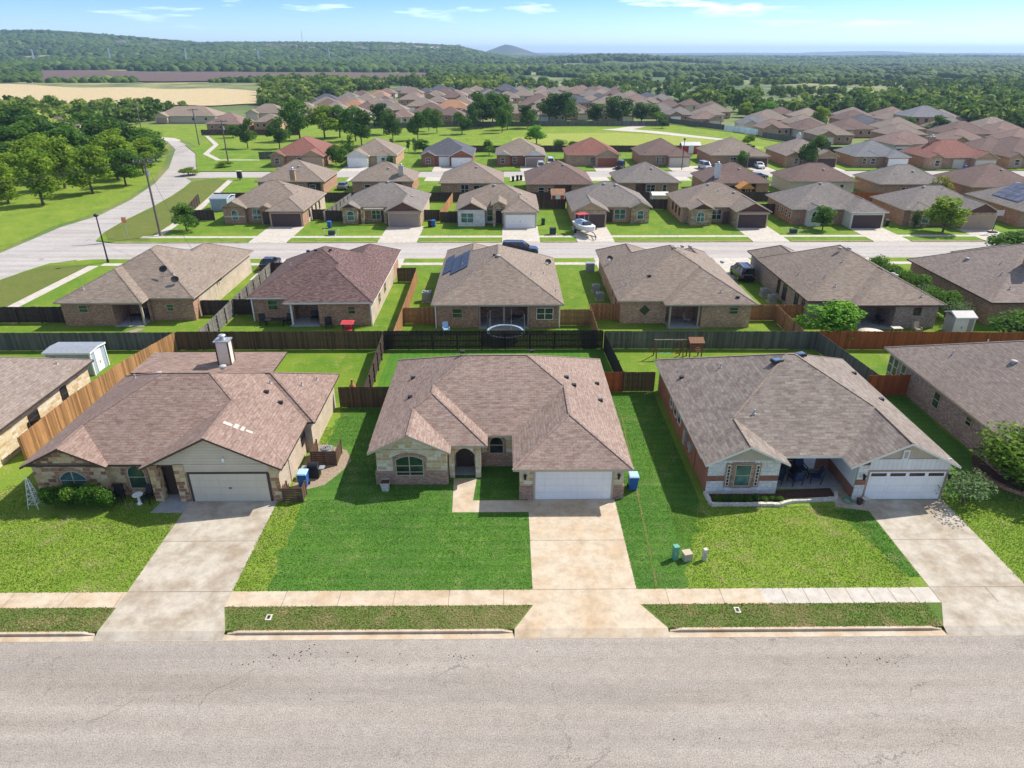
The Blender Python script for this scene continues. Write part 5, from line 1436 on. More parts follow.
# ---------------------------------------------------------------- things in the front yards
def bin_(label, x, y, mat, lid=None, h=1.05, rot=0, group=None, z=0.0):
    root = thing('wheelie_bin', label, 'trash bin', (x, y, z), group)
    m = MB(); w0, w1 = 0.24, 0.31
    V = [(x-w0,y-w0,z+0.06),(x+w0,y-w0,z+0.06),(x+w0,y+w0,z+0.06),(x-w0,y+w0,z+0.06),(x-w1,y-w1*1.15,z+h),(x+w1,y-w1*1.15,z+h),(x+w1,y+w1,z+h),(x-w1,y+w1,z+h)]
    m.mesh(V, [(0,3,2,1),(4,5,6,7),(0,1,5,4),(1,2,6,5),(2,3,7,6),(3,0,4,7)])
    m.bar((x-0.3,y+w1+0.06,z+h-0.08),(x+0.3,y+w1+0.06,z+h-0.08),0.035)
    m.build('bin_body', mat, root)
    m = MB(); m.mesh([(x-0.33,y-0.40,z+h),(x+0.33,y-0.40,z+h),(x+0.33,y+0.34,z+h+0.01),(x-0.33,y+0.34,z+h+0.01),(x-0.28,y-0.33,z+h+0.07),(x+0.28,y-0.33,z+h+0.07),(x+0.28,y+0.28,z+h+0.09),(x-0.28,y+0.28,z+h+0.09)],
        [(0,3,2,1),(4,5,6,7),(0,1,5,4),(1,2,6,5),(2,3,7,6),(3,0,4,7)]); m.build('lid', lid or mat, root)
    for s_ in (-1, 1):
        m = MB(); m.tube((x+s_*0.25,y+0.24,z+0.12),(x+s_*0.32,y+0.24,z+0.12),0.12,n=12); m.build('wheel', 'rubber', root)
    return root
bin_('blue trash bin with pale lid at the right corner of the white garage', 8.3, 37.6, 'blue_plastic', 'pale_blue_plastic', 1.1)
bin_('blue trash bin with pale lid between the wooden crate and the chimney house garage', -13.5, 38.1, 'blue_plastic', 'pale_blue_plastic', 1.1)
for i, (x, y, t, m_) in enumerate([(-29.0,112.6,'dark blue bin beside the dark brown garage of the leftmost third-row house','blue_plastic'),(-12.6,113.2,'dark bin right of the tan garage with the brown gable','black_plastic'),
     (-12.0,113.3,'dark blue bin next to the dark one right of the tan garage','blue_plastic'),(6.2,114.5,'dark green bin on the lawn right of the arched entry house','dark_green_plastic'),
     (63.1,113.0,'dark bin right of the garage with the cream arched gable house','black_plastic'),(1.6,157.4,'dark green bin on the lawn behind the grey house of the fourth row','dark_green_plastic'),
     (2.6,158.6,'dark brown bin near the street behind the fourth row','black_plastic'),(3.4,158.8,'grey bin near the street behind the fourth row','dark_metal'),(-8.9,178.3,'blue bin beside the white triple garage','blue_plastic'),(112.6,172.9,'blue bin before the broad red roofed house','blue_plastic')]):
    bin_(t, x, y, m_)
def slat_box(label, x0, x1, y0, y1, h, openings=False, name='wooden_screen', cat='wooden screen'):
    root = thing(name, label, cat, ((x0+x1)/2, (y0+y1)/2, 0))
    n = max(3, int(h/0.16)); 
    for side, (a, b) in (('front', ((x0,y0),(x1,y0))), ('left', ((x0,y0),(x0,y1))), ('right', ((x1,y0),(x1,y1)))):
        m = MB()
        for k in range(n):
            z0_ = 0.05+k*h/n; m.bar((a[0],a[1],z0_+0.06),(b[0],b[1],z0_+0.06),0.03,h/n-0.03)
        m.build('slat_panel', 'fence_brown', root)
    for cx, cy in ((x0,y0),(x1,y0),(x1,y1),(x0,y1)):
        m = MB(); m.box(cx-0.05,cx+0.05,cy-0.05,cy+0.05,0,h+0.04); m.build('post', 'fence_brown', root)
    return root
slat_box('dark slatted wooden crate standing at the right corner of the chimney house garage', -14.3, -13.1, 36.3, 37.1, 1.05, name='wooden_crate', cat='wooden crate')
slat_box('dark slatted wooden screen around the air conditioner beside the chimney house', -13.6, -11.9, 40.6, 42.2, 1.15)
def ac_unit(label, x, y, s=0.85, h=0.85, group=None, z=0):
    root = thing('air_conditioner', label, 'air conditioner', (x, y, z), group)
    m = MB(); m.box(x-s/2-0.08, x+s/2+0.08, y-s/2-0.08, y+s/2+0.08, z, z+0.06); m.build('pad', 'concrete_pale', root)
    m = MB(); m.box(x-s/2, x+s/2, y-s/2, y+s/2, z+0.06, z+h)
    for k in range(10):
        u = x-s/2+s*(k+0.5)/10; m.box(u-0.01, u+0.01, y-s/2-0.015, y-s/2, z+0.12, z+h-0.08, 0)
        v = y-s/2+s*(k+0.5)/10; m.box(x-s/2-0.015, x-s/2, v-0.01, v+0.01, z+0.12, z+h-0.08, 0)
    m.build('casing', 'grey_metal', root)
    m = MB(); m.lathe((x,y,z+h-0.02), [(s*0.44,0),(s*0.44,0.05),(s*0.40,0.06)], 18); g = m.build('fan_guard', 'dark_metal', root)
    m = MB()
    for r in (0.12, 0.22, 0.32): 
        for i in range(16):
            a, b = 2*math.pi*i/16, 2*math.pi*(i+1)/16
            m.bar((x+r*math.cos(a),y+r*math.sin(a),z+h+0.05),(x+r*math.cos(b),y+r*math.sin(b),z+h+0.05),0.015)
    m.build('guard_wire', 'white_paint', g)
    return root
ac_unit('round-topped air conditioner inside the slatted screen of the chimney house', -12.8, 41.5)
AG = 'air conditioners beside the second row houses'
ac_unit('dark air conditioner left of the diamond window house, nearer one', 10.9, 76.0, group=AG); ac_unit('dark air conditioner left of the diamond window house, farther one', 10.8, 79.0, group=AG)
ac_unit('air conditioner along the left wall of the house behind the lime tree, nearer one', 30.7, 75.0, group=AG); ac_unit('air conditioner along the left wall of the house behind the lime tree, farther one', 30.6, 77.3, group=AG)
ac_unit('dark air conditioner left of the solar panel house', -9.2, 75.6, 1.0, 1.2, group=AG)
sheet('gravel_strip', [(-14.3,37.2),(-12.2,38.2),(-11.4,39.8),(-11.0,41.2),(-11.6,42.6),(-13.2,43.4),(-14.2,43.6)], 0.014, 'bed_soil')
# grill beside the chimney house
root = thing('barbecue_grill', 'black covered grill between the bins and the slatted screen', 'grill', (-13.1, 39.2, 0))
m = MB(); m.box(-13.5,-12.7,38.9,39.5,0.1,0.75); m.build('cart', 'black_plastic', root)
m = MB(); m.tube((-13.45,39.2,0.85),(-12.75,39.2,0.85),0.3,n=14); m.build('grill_lid', 'dark_metal', root)
m = MB(); m.box(-13.9,-13.5,38.98,39.42,0.72,0.78); m.box(-12.7,-12.35,38.98,39.42,0.72,0.78); m.build('side_shelf', 'grey_metal', root)
# trellis, birdbath, chairs
root = thing('garden_obelisk', 'white wire garden obelisk at the left corner of the chimney house', 'trellis', (-29.9, 35.9, 0))
m = MB()
for sx in (-1, 1):
    for sy in (-1, 1): m.bar((-29.9+sx*0.32,35.9+sy*0.32,0),(-29.9+sx*0.05,35.9+sy*0.05,2.1),0.03)
m.build('frame', 'white_paint', root)
m = MB()
for k in range(1, 6):
    s_ = 0.32-0.05*k; z_ = 0.36*k
    P = [(-29.9-s_,35.9-s_,z_),(-29.9+s_,35.9-s_,z_),(-29.9+s_,35.9+s_,z_),(-29.9-s_,35.9+s_,z_)]
    for i in range(4): m.bar(P[i], P[(i+1) % 4], 0.022); m.bar(P[i], (P[(i+1) % 4][0], P[(i+1) % 4][1], z_+0.3), 0.014) if k < 5 else None
m.build('lattice', 'white_paint', root)
m = MB(); m.ball((-29.9,35.9,2.15),0.07); m.build('finial', 'white_paint', root)
root = thing('birdbath', 'white pedestal birdbath before the arched window of the chimney house', 'birdbath', (-23.5, 36.2, 0))
m = MB(); m.lathe((-23.5,36.2,0), [(0.2,0),(0.2,0.05),(0.1,0.1),(0.07,0.3),(0.1,0.56),(0.13,0.6)], 14); m.build('pedestal', 'white_paint', root)
m = MB(); m.lathe((-23.5,36.2,0.6), [(0.13,0),(0.3,0.07),(0.33,0.12),(0.30,0.12),(0.12,0.06)], 18); m.build('basin', 'white_paint', root)
def chair(label, x, y, rz, seatm, framem, w=0.62, group=None, z0=0.0, recline=0.15):
    root = thing('patio_chair', label, 'chair', (x, y, z0), group)
    c, s_ = math.cos(rz), math.sin(rz)
    def W(u, v, z): return (x+u*c-v*s_, y+u*s_+v*c, z0+z)
    m = MB(); h = w/2
    for u in (-h, h):
        m.bar(W(u,-h,0),W(u,-h,0.62),0.045); m.bar(W(u,h,0),W(u,h+recline,1.05),0.045); m.bar(W(u,-h,0.62),W(u,h,0.64),0.06,0.04)
    m.build('chair_frame', framem, root)
    def slab(name, P, t):
        q = MB(); a = [Vector(p) for p in P]; n = (a[1]-a[0]).cross(a[3]-a[0]).normalized()*t
        b = [p+n for p in a]; q.mesh(a+b, [(0,3,2,1),(4,5,6,7),(0,1,5,4),(1,2,6,5),(2,3,7,6),(3,0,4,7)]); q.build(name, seatm, root)
    slab('seat_cushion', [W(-h+0.03,-h,0.40),W(h-0.03,-h,0.40),W(h-0.03,h,0.38),W(-h+0.03,h,0.38)], 0.12)
    slab('back_cushion', [W(-h+0.03,h-0.05,0.45),W(h-0.03,h-0.05,0.45),W(h-0.03,h+recline,1.1),W(-h+0.03,h+recline,1.1)], 0.10)
    return root
DG = 'dark chairs before the chimney house'
chair('dark iron garden chair left of the birdbath', -24.9, 36.45, 0.2, 'black_plastic', 'dark_metal', 0.5, DG); chair('dark iron garden chair right of the birdbath', -23.0, 36.4, -0.2, 'black_plastic', 'dark_metal', 0.5, DG)
PC = 'blue cushioned chairs on the porch'
for i, (x, y, r_, t) in enumerate([(18.1,38.2,2.6,'navy cushioned porch chair nearest the white stone gable'),(19.2,38.0,3.3,'navy cushioned porch chair at the front middle of the porch'),(18.6,39.4,0.3,'navy cushioned porch chair at the back left of the porch'),(20.0,39.2,0.1,'navy cushioned porch chair left of the white front door'),(20.6,38.2,-1.7,'navy cushioned porch chair at the right of the table')]):
    chair(t, x, y, r_, 'cushion_blue', 'dark_metal', 0.66, PC, 0.08)
root = thing('patio_table', 'small dark table between the navy porch chairs', 'table', (19.5, 38.7, 0.08))
m = MB(); m.lathe((19.5,38.7,0.53), [(0.42,0),(0.42,0.05)], 16); m.build('table_top', 'dark_metal', root)
for i in range(4):
    a = i*math.pi/2+0.4; m = MB(); m.bar((19.5+0.3*math.cos(a),38.7+0.3*math.sin(a),0.08),(19.5+0.3*math.cos(a),38.7+0.3*math.sin(a),0.54),0.04); m.build('leg', 'dark_metal', root)
# planter by the picture window
root = thing('flower_pot', 'pale planter pot below the picture window of the centre house', 'flower pot', (-8.0, 37.6, 0))
m = MB(); m.mesh([(-8.2,37.4,0),(-7.8,37.4,0),(-7.8,37.8,0),(-8.2,37.8,0),(-8.3,37.3,0.7),(-7.7,37.3,0.7),(-7.7,37.9,0.7),(-8.3,37.9,0.7)],[(0,3,2,1),(0,1,5,4),(1,2,6,5),(2,3,7,6),(3,0,4,7)])
m.build('pot', 'limestone', root); m = MB(); m.box(-8.26,-7.74,37.34,37.86,0.58,0.64); m.build('soil', 'mulch', root)
for x_, y_, t in ((22.5,35.75,'dark round pot at the left corner of the four-light garage'),(22.9,35.85,'pale bucket beside the left corner of the four-light garage')):
    root = thing('flower_pot', t, 'flower pot', (x_, y_, 0)); m = MB(); m.lathe((x_,y_,0), [(0.13,0),(0.2,0.36),(0.22,0.38),(0.18,0.38)], 12)
    m.build('pot', 'mulch' if 'dark' in t else 'limestone', root)
    m = MB(); m.lathe((x_,y_,0.3), [(0.17,0),(0.1,0.06)], 12); m.build('soil', 'mulch', root)
# utility pedestals
def pedestal(label, x, y, w, d, h, mat, cap=True):
    root = thing('utility_pedestal', label, 'utility box', (x, y, 0), 'utility boxes on the right front lawn')
    m = MB(); m.cbox((x,y,h*0.42), (w,d,h*0.84), 0.25); m.build('box_body', mat, root)
    m = MB(); m.cbox((x,y,h*0.92), (w*1.12,d*1.12,h*0.16), 0.25); m.build('box_lid', mat, root)
    m = MB(); m.cbox((x-0.01,y-d*0.55-0.01,h*0.5), (w*0.4,0.02,h*0.2), 0.25); m.build('plate', 'trim_beige', root)
pedestal('pale green utility pedestal, leftmost of the three on the porch house lawn', 9.55, 30.6, 0.28, 0.28, 0.95, 'green_plastic')
pedestal('squat tan utility box, middle one of the three on the porch house lawn', 10.2, 30.55, 0.45, 0.42, 0.55, 'trim_beige')
pedestal('slim whitish utility post, rightmost of the three on the porch house lawn', 11.2, 30.5, 0.2, 0.2, 0.8, 'limestone')
for x_, y_, t in ((-12.2,26.3,'white water meter lid in the verge right of the left driveway'),(11.9,26.9-0.3,'pale meter lid in the verge before the porch house')):
    root = thing('meter_cover', t, 'meter cover', (x_, y_, 0.01)); m = MB(); m.box(x_-0.15,x_+0.15,y_-0.2,y_+0.2,0.0,0.04); m.build('frame', 'limestone', root)
    m = MB(); m.box(x_-0.07,x_+0.07,y_-0.12,y_+0.12,0.04,0.05); m.build('lid', 'dark_metal', root)
# front bed of the porch house with stone edging
sheet('flower_bed', [(13.1,35.75),(17.9,35.75),(18.0,36.4),(21.3,36.5),(21.4,37.5),(13.1,36.9)], 0.05, 'mulch')
root = thing('stone_edging', 'pale stone edging round the front bed of the porch house', 'edging', (13, 35.7, 0)); rr = random.Random(5)
m = MB(); pth = [(12.95,37.0),(13.0,35.65),(17.4,35.62),(18.3,36.0),(21.2,36.2),(21.5,36.9)]
for i in range(len(pth)-1):
    a, b = Vector(pth[i]), Vector(pth[i+1]); L = (b-a).length; k = max(1, int(L/0.42)); rot = math.atan2(b.y-a.y, b.x-a.x)
    for j in range(k):
        c_ = a+(b-a)*(j+0.5)/k; m.cbox((c_.x,c_.y,0.09+rr.uniform(-0.02,0.02)), (L/k-0.02,0.22+rr.uniform(-.03,.03),0.24), rot+rr.uniform(-.06,.06))
m.build('stone_course', 'limestone', root)
# garden hose coil
root = thing('garden_hose', 'green garden hose coiled on the walk beside the entry of the porch house', 'hose', (21.9, 36.0, 0.02)); m = MB()
P = []
for i in range(60):
    a = i*0.42; r_ = 0.22+0.05*math.sin(i*0.7)+0.002*i; P.append((21.9+r_*math.cos(a), 36.1+r_*math.sin(a)*1.2, 0.05+0.0012*i))
m.path(P, 0.018, 5); m.build('hose_coil', 'green_plastic', root)
# shed, playset, swing, chiminea
def shed(label, x0, x1, y0, y1, h, hr, wall, roofm, trim='white_paint', axis='x', name='garden_shed', door=None, group=None):
    root = thing(name, label, 'shed', ((x0+x1)/2, (y0+y1)/2, 0), group)
    rb = MB(); wl = []
    bl = B(x0-0.15, x1+0.15, y0-0.15, y1+0.15, z=h, p=(hr-h)/((y1-y0)/2+0.15) if axis == 'x' else (hr-h)/((x1-x0)/2+0.15), ax=axis, e=(1, 1))
    roof_geo(rb, wl, 0, oh=0.15, **bl); m = MB(); m.box(x0,x1,y0,y1,0,h)
    for A, Bq, g_ in wl: m.poly(A)
    m.build('wall', wall, root); rb.build('roof', [roofm, trim, roofm, trim], root)
    if door:
        f, u, w_ = door; x = XF(f, {'S': y0, 'E': x1, 'W': x0, 'N': y1}[f]); m = MB(); x.panel(m, u-w_/2, u+w_/2, 0.1, h-0.15, 0, 0.04); d = m.build('door', trim, root)
        m = MB(); x.panel(m, u-0.03, u+0.03, 0.8, 1.0, 0.04, 0.08); m.build('handle', 'dark_metal', d)
    for cx, cy in ((x0,y0),(x1,y0),(x1,y1)):
        m = MB(); m.box(cx-0.06,cx+0.06,cy-0.06,cy+0.06,0,h-0.02); m.build('corner_trim', trim, root)
    return root
shed('blue-grey garden shed with pale door in the far left back yard', -40.7, -36.75, 55.6, 57.9, 2.25, 2.38, 'siding_blue', 'grey_metal', door=('E', 56.7, 1.0))
shed('grey plastic garden shed with white door before the hedge at the right', 45.4, 47.3, 64.4, 66.2, 2.0, 2.4, 'vent_grey', 'vent_grey', door=('S', 46.1, 1.2))
shed('small red playhouse with orange gabled roof in the back yard behind the boat house', 8.6, 11.0, 133.0-2.2, 133.0, 2.0, 2.9, 'siding_red', 'shingle_orange', door=('S', 9.8, 0.9))
shed('grey shed in the corner yard beside the winding road', -53.5, -50.5, 126, 130, 2.3, 2.7, 'siding_blue', 'grey_metal')
shed('white storage shed in the yard of the grey hip roofed house', 27.6, 30.6, 133.0-2.4, 133.2, 1.9, 2.3, 'siding_beige', 'trim_white')
shed('dark red storage shed with white trim behind the maroon hip roofed house', 50.0, 55.2, 203, 206, 2.3, 3.1, 'siding_red', 'galvanised', door=('S', 52.6, 1.4))
root = thing('play_set', 'wooden swing set with a small brown tower behind the porch house', 'play set', (15.8, 59.0, 0))
for x_ in (14.0, 16.5):
    m = MB(); m.bar((x_,58.3,0),(x_,59.0,1.8),0.09); m.bar((x_,59.7,0),(x_,59.0,1.8),0.09); m.build('a_frame', 'play_wood', root)
m = MB(); m.bar((13.8,59.0,1.85),(17.2,59.0,1.85),0.11,0.12); m.build('crossbeam', 'fence_palegrey', root)
for x_ in (14.6, 15.3, 16.0):
    m = MB(); m.bar((x_-0.2,59,0.5),(x_-0.2,59,1.8),0.02); m.bar((x_+0.2,59,0.5),(x_+0.2,59,1.8),0.02); m.box(x_-0.22,x_+0.22,58.9,59.1,0.48,0.52); m.build('swing', 'green_plastic' if x_ < 15.5 else 'orange_wood', root)
m = MB()
for a in (17.1, 18.2):
    for b in (58.4, 59.5): m.box(a-0.05,a+0.05,b-0.05,b+0.05,0,1.9)
for k in range(4): m.box(17.1,18.2,58.37,58.4,1.0+0.17*k,1.13+0.17*k); m.box(17.1,18.2,59.5,59.53,1.0+0.17*k,1.13+0.17*k)
m.box(17.1,18.2,58.4,59.5,0.9,0.96); m.build('tower', 'play_wood', root)
m = MB(); m.mesh([(16.95,58.2,1.85),(18.35,58.2,1.85),(18.35,59.7,1.85),(16.95,59.7,1.85),(16.95,59,2.15),(18.35,59,2.15)],[(0,1,5,4),(2,3,4,5),(1,2,5),(3,0,4),(0,3,2,1)]); m.build('tower_roof', 'play_wood', root)
root = thing('trampoline', 'round netted trampoline behind the black fence and the solar panel house', 'trampoline', (-0.1, 63.9, 0)); cx, cy = -0.1, 63.9
m = MB(); k = 20; RR = 1.9
ring = lambda z, r: [(cx+r*math.cos(2*math.pi*i/k), cy+r*math.sin(2*math.pi*i/k), z) for i in range(k)]
a = ring(0.85, RR); 
for i in range(k): m.tube(a[i], a[(i+1) % k], 0.04, n=5)
m.build('rim', 'grey_metal', root)
m = MB(); m.poly(ring(0.84, RR-0.2)); m.poly([p for p in ring(0.83, RR-0.2)][::-1]); m.build('mat', 'net_black', root)
m = MB(); a, b = ring(0.87, RR-0.25), ring(0.87, RR+0.03); m.mesh(a+b, [(i, k+i, k+(i+1) % k, (i+1) % k) for i in range(k)]); m.build('pad_ring', 'pale_blue_plastic', root)
for i in range(0, k, 4):
    p = ring(0, RR)[i]; m = MB(); m.tube(p, (p[0],p[1],2.6), 0.025, n=5); m.build('pole', 'grey_metal', root)
m = MB(); a = ring(2.6, RR-0.05)
for i in range(k): m.tube(a[i], a[(i+1) % k], 0.015, n=4)
for i in range(80):
    t = 2*math.pi*i/80; m.bar((cx+(RR-.05)*math.cos(t),cy+(RR-.05)*math.sin(t),0.9),(cx+(RR-.05)*math.cos(t),cy+(RR-.05)*math.sin(t),2.6),0.008)
for z_ in np.arange(1.0, 2.6, 0.16):
    a = ring(float(z_), RR-0.05)
    for i in range(k): m.bar(a[i], a[(i+1) % k], 0.008)
m.build('net', 'net_black', root)
root = thing('chiminea', 'small terracotta chiminea on the grass left of the dark side fence', 'chiminea', (-13.1, 52.2, 0))
m = MB(); m.lathe((-13.1,52.2,0.15), [(0.14,0),(0.28,0.15),(0.30,0.32),(0.16,0.55),(0.09,0.7),(0.08,0.95),(0.11,1.0)], 14); m.build('body', 'terracotta', root)
m = MB(); m.box(-13.35,-12.85,51.95,52.45,0,0.05); 
for q in ((-13.25,52.1),(-12.95,52.1),(-13.1,52.4)): m.tube((q[0],q[1],0),(q[0],q[1],0.25),0.02)
m.build('stand', 'dark_metal', root)
root = thing('patio_swing', 'small garden swing with a red canopy behind the plum roofed house', 'garden swing', (-16.2, 65.5, 0))
m = MB()
for sx in (-0.5, 0.5):
    m.bar((-16.2+sx,65.1,0),(-16.2+sx,65.5,1.3),0.05); m.bar((-16.2+sx,65.9,0),(-16.2+sx,65.5,1.3),0.05)
m.bar((-16.7,65.5,1.3),(-15.7,65.5,1.3),0.05); m.build('frame', 'dark_metal', root)
m = MB(); m.mesh([(-16.85,65.0,1.2),(-15.55,65.0,1.2),(-15.55,66.0,1.3),(-16.85,66.0,1.3),(-16.75,65.5,1.42),(-15.65,65.5,1.42)],[(0,1,5,4),(2,3,4,5),(1,2,5),(3,0,4),(0,3,2,1)]); m.build('canopy', 'red_fabric', root)
m = MB(); m.box(-16.6,-15.8,65.2,65.6,0.4,0.46); m.box(-16.6,-15.8,65.6,65.66,0.46,0.8); m.build('seat', 'red_fabric', root)
root = thing('play_set', 'orange wooden play tower behind the brown-grey house with the white chimney', 'play set', (46.6, 136, 0))
m = MB()
for a in (45.6, 47.6):
    for b in (135, 137): m.box(a-0.08,a+0.08,b-0.08,b+0.08,0,2.5)
m.box(45.5,47.7,134.95,137,1.1,1.2); m.box(45.5,47.7,134.9,135,1.2,1.7); m.build('tower', 'orange_wood', root)
m = MB(); m.mesh([(45.0,134.5,2.3),(48.2,134.5,2.3),(48.2,137.5,2.3),(45.0,137.5,2.3),(46.6,134.5,3.4),(46.6,137.5,3.4)],[(0,4,5,3),(1,2,5,4),(0,1,4),(2,3,5),(0,3,2,1)]); m.build('tower_roof', 'orange_wood', root)
def clutter_table(label, x, y, w=1.4, mat='dark_metal'):
    root = thing('patio_table', label, 'table', (x, y, 0)); m = MB(); m.box(x-w/2,x+w/2,y-0.4,y+0.4,0.68,0.73); m.build('table_top', mat, root)
    for a in (-w/2+0.08, w/2-0.08):
        for b in (-0.32, 0.32): m = MB(); m.tube((x+a,y+b,0),(x+a,y+b,0.68),0.03,n=6); m.build('leg', mat, root)
clutter_table('dark patio table with chairs behind the plum roofed house', -24.4, 67.9, 2.0); clutter_table('low dark table under the back porch of the dish house', -39.6, 69.4, 1.2)
clutter_table('small white table on the grass behind the house with the lime green tree', 39.9, 65.0, 1.0, 'limestone'); clutter_table('dark table on the back patio of the solar panel house', 1.2, 68.6, 1.3)
CG = 'chairs in the second row back yards'
for x_, y_, r_, t, m_ in ((-25.8,68.2,0.4,'dark chair left of the table behind the plum roofed house','dark_metal'),(-23.2,68.3,-0.4,'dark chair right of the table behind the plum roofed house','dark_metal'),(-20.6,69.2,0.1,'dark chair under the porch of the plum roofed house','dark_metal'),
      (-18.6,67.2,0.3,'dark chair by the brick wall right of the plum house porch','dark_metal'),(-38.9,69.9,0.4,'dark chair under the back porch of the dish house','dark_metal'),(-6.2,65.6,0.3,'small blue chair on the grass left of the trampoline','pale_blue_plastic'),
      (19.3,68.3,0.9,'tan folding chair on the patio right of the diamond window','trim_tan'),(42.2,65.2,0.1,'pale chair on the grass before the right hand sheds','trim_beige'),(39.5,67.6,2.0,'dark covered chair on the patio behind the lime green tree','dark_metal')):
    chair(t, x_, y_, r_, m_, m_, 0.62, CG)
root = thing('hot_tub', 'round pale hot tub cover beside the lime green tree', 'hot tub', (36.6, 63.4, 0)); m = MB(); m.lathe((36.6,63.4,0), [(1.25,0),(1.25,0.7)], 24); m.build('tub', 'vent_grey', root)
m = MB(); m.lathe((36.6,63.4,0.7), [(1.32,0),(1.32,0.08),(0.4,0.14)], 24); m.build('cover', 'limestone', root)
sheet('bare_patch', [(-41.8,64.2),(-39.4,63.8),(-38.6,65.2),(-37.8,67.0),(-38.6,67.2),(-39.8,65.6),(-41.6,65.2)], 0.02, 'bed_soil')

# ---------------------------------------------------------------- poles, lamps, signs
root = thing('street_lamp', 'slim dark street lamp at the corner beside the footpath, lower left of the crossing', 'street lamp', (-54.8, 92.4, 0))
m = MB(); m.tube((-54.8,92.4,0),(-54.8,92.4,6.2),0.11,0.08,8); m.build('pole', 'dark_metal', root)
m = MB(); m.tube((-54.8,92.4,0),(-54.8,92.4,0.5),0.17,0.15,8); m.build('base', 'dark_metal', root)
m = MB(); m.lathe((-54.8,92.4,6.2), [(0.12,0),(0.32,0.12),(0.30,0.3),(0.08,0.42)], 12); m.build('lamp_head', 'dark_metal', root)
root = thing('street_lamp', 'slim dark street lamp on the park street before the maroon roofed house', 'street lamp', (43.2, 173.6, 0))
m = MB(); m.tube((43.2,173.6,0),(43.2,173.6,7),0.10,0.07,8); m.build('pole', 'dark_metal', root)
m = MB(); m.lathe((43.2,173.6,7), [(0.12,0),(0.32,0.12),(0.30,0.3),(0.08,0.42)], 12); m.build('lamp_head', 'dark_metal', root)
def upole(label, x, y, h, arm=3.0, ang=0.3):
    root = thing('utility_pole', label, 'utility pole', (x, y, 0), 'wooden utility poles')
    m = MB(); m.tube((x,y,-0.2),(x,y,h),0.2,0.13,8); m.build('pole', 'pole_wood', root)
    c, s_ = math.cos(ang)*arm/2, math.sin(ang)*arm/2
    m = MB(); m.bar((x-c,y-s_,h-0.35),(x+c,y+s_,h-0.35),0.16,0.2); m.build('crossarm', 'fence_palegrey', root)
    for q in (-0.9, -0.35, 0.35, 0.9):
        m = MB(); m.lathe((x+c*q,y+s_*q,h-0.26), [(0.06,0),(0.09,0.08),(0.05,0.16),(0.09,0.22)], 8); m.build('insulator', 'galvanised', root)
    m = MB(); m.tube((x+0.3,y-0.1,h-2.4),(x+0.3,y-0.1,h-1.5),0.2,n=10); m.build('transformer', 'grey_metal', root)
    return [Vector((x+c*q, y+s_*q, h-0.04)) for q in (-0.9, -0.35, 0.35, 0.9)]
P1 = upole('tallest wooden utility pole with crossarm beside the corner lawn tree', -54.4, 107.4, 11.5, 3.2, 0.25)
P2 = upole('utility pole beside the winding footpath left of the brick-red roofed house', -72.5, 186.5, 10.5, 3.0, 0.5)
P3 = upole('utility pole farther along the winding footpath', -96, 226, 10.5, 3.0, 0.6)
P4 = upole('farthest utility pole left of the wide tan house', -131, 262, 10, 3.0, 0.7)
def wire(label, a, b, sag):
    P = []
    for i in range(17):
        t = i/16; q = a.lerp(b, t); q.z -= sag*4*t*(1-t); P.append(q)
    m = MB(); m.path(P, 0.022, 3); tag(m.build('power_line', 'dark_metal'), label, 'power line', 'power lines between the poles')
for i, w_ in enumerate(('outer left', 'inner left', 'inner right', 'outer right')):
    wire(w_+' power line from the tallest pole to the pole by the winding footpath', P1[i], P2[i], 1.6)
    wire(w_+' power line over the winding footpath', P2[i], P3[i], 1.0)
    wire(w_+' power line from the tallest pole towards the lower left', P1[i], Vector((-112+i*1.2, 58, 10)), 1.5)
wire('thin low wire from the tallest pole down to the corner house', P1[2]-Vector((0,0,2)), Vector((-40,86,3.6)), 0.8)
root = thing('stop_sign', 'back of an orange-backed road sign at the corner of the middle street', 'road sign', (-59.2, 106.8, 0))
m = MB(); m.tube((-59.2,106.8,0),(-59.2,106.8,2.9),0.05,n=6); m.build('pole', 'grey_metal', root)
m = MB(); k = 8; P = [(-59.2+0.42*math.cos(math.pi/8+i*math.pi/4), 106.74, 2.6+0.42*math.sin(math.pi/8+i*math.pi/4)) for i in range(k)]
m.mesh(P+[(p[0],p[1]-0.03,p[2]) for p in P], [tuple(range(k)), tuple(range(2*k-1,k-1,-1))]+[(i,k+i,k+(i+1)%k,(i+1)%k) for i in range(k)]); m.build('sign_plate', 'sign_orange', root)
m = MB(); m.bar((-59.6,106.8,2.98),(-58.8,106.8,2.98),0.02,0.18); m.build('street_name_plate', 'vent_grey', root)
root = thing('mailbox_cluster', 'small dark pedestal mailbox on the corner lawn by the back street', 'mailbox', (-60.2, 160.0, 0))
m = MB(); m.box(-60.7,-59.7,159.7,160.3,0.4,1.9); m.build('box_body', 'dark_metal', root); m = MB(); m.box(-60.4,-60.0,159.85,160.15,0,0.4); m.build('pedestal', 'concrete', root); m = MB(); m.box(-60.8,-59.6,159.6,160.4,1.9,2.0); m.build('box_top', 'limestone', root)
root = thing('basketball_hoop', 'portable basketball hoop on the driveway of the house with solar neighbour', 'basketball hoop', (78.0, 108.4, 0)); 
m = MB(); m.box(77.4,78.6,108.1,108.9,0,0.2); m.build('base', 'dark_metal', root); m = MB(); m.tube((78,108.6,0.2),(78,108.2,3.3),0.06,n=6); m.build('pole', 'dark_metal', root)
m = MB(); m.box(77.4,78.6,108.0,108.06,2.8,3.6); m.build('backboard', 'vent_grey', root); m = MB()
for i in range(12): m.bar((78+0.23*math.cos(i*math.pi/6),107.7+0.23*math.sin(i*math.pi/6),3.05),(78+0.23*math.cos((i+1)*math.pi/6),107.7+0.23*math.sin((i+1)*math.pi/6),3.05),0.02)
m.build('rim', 'sign_orange', root)
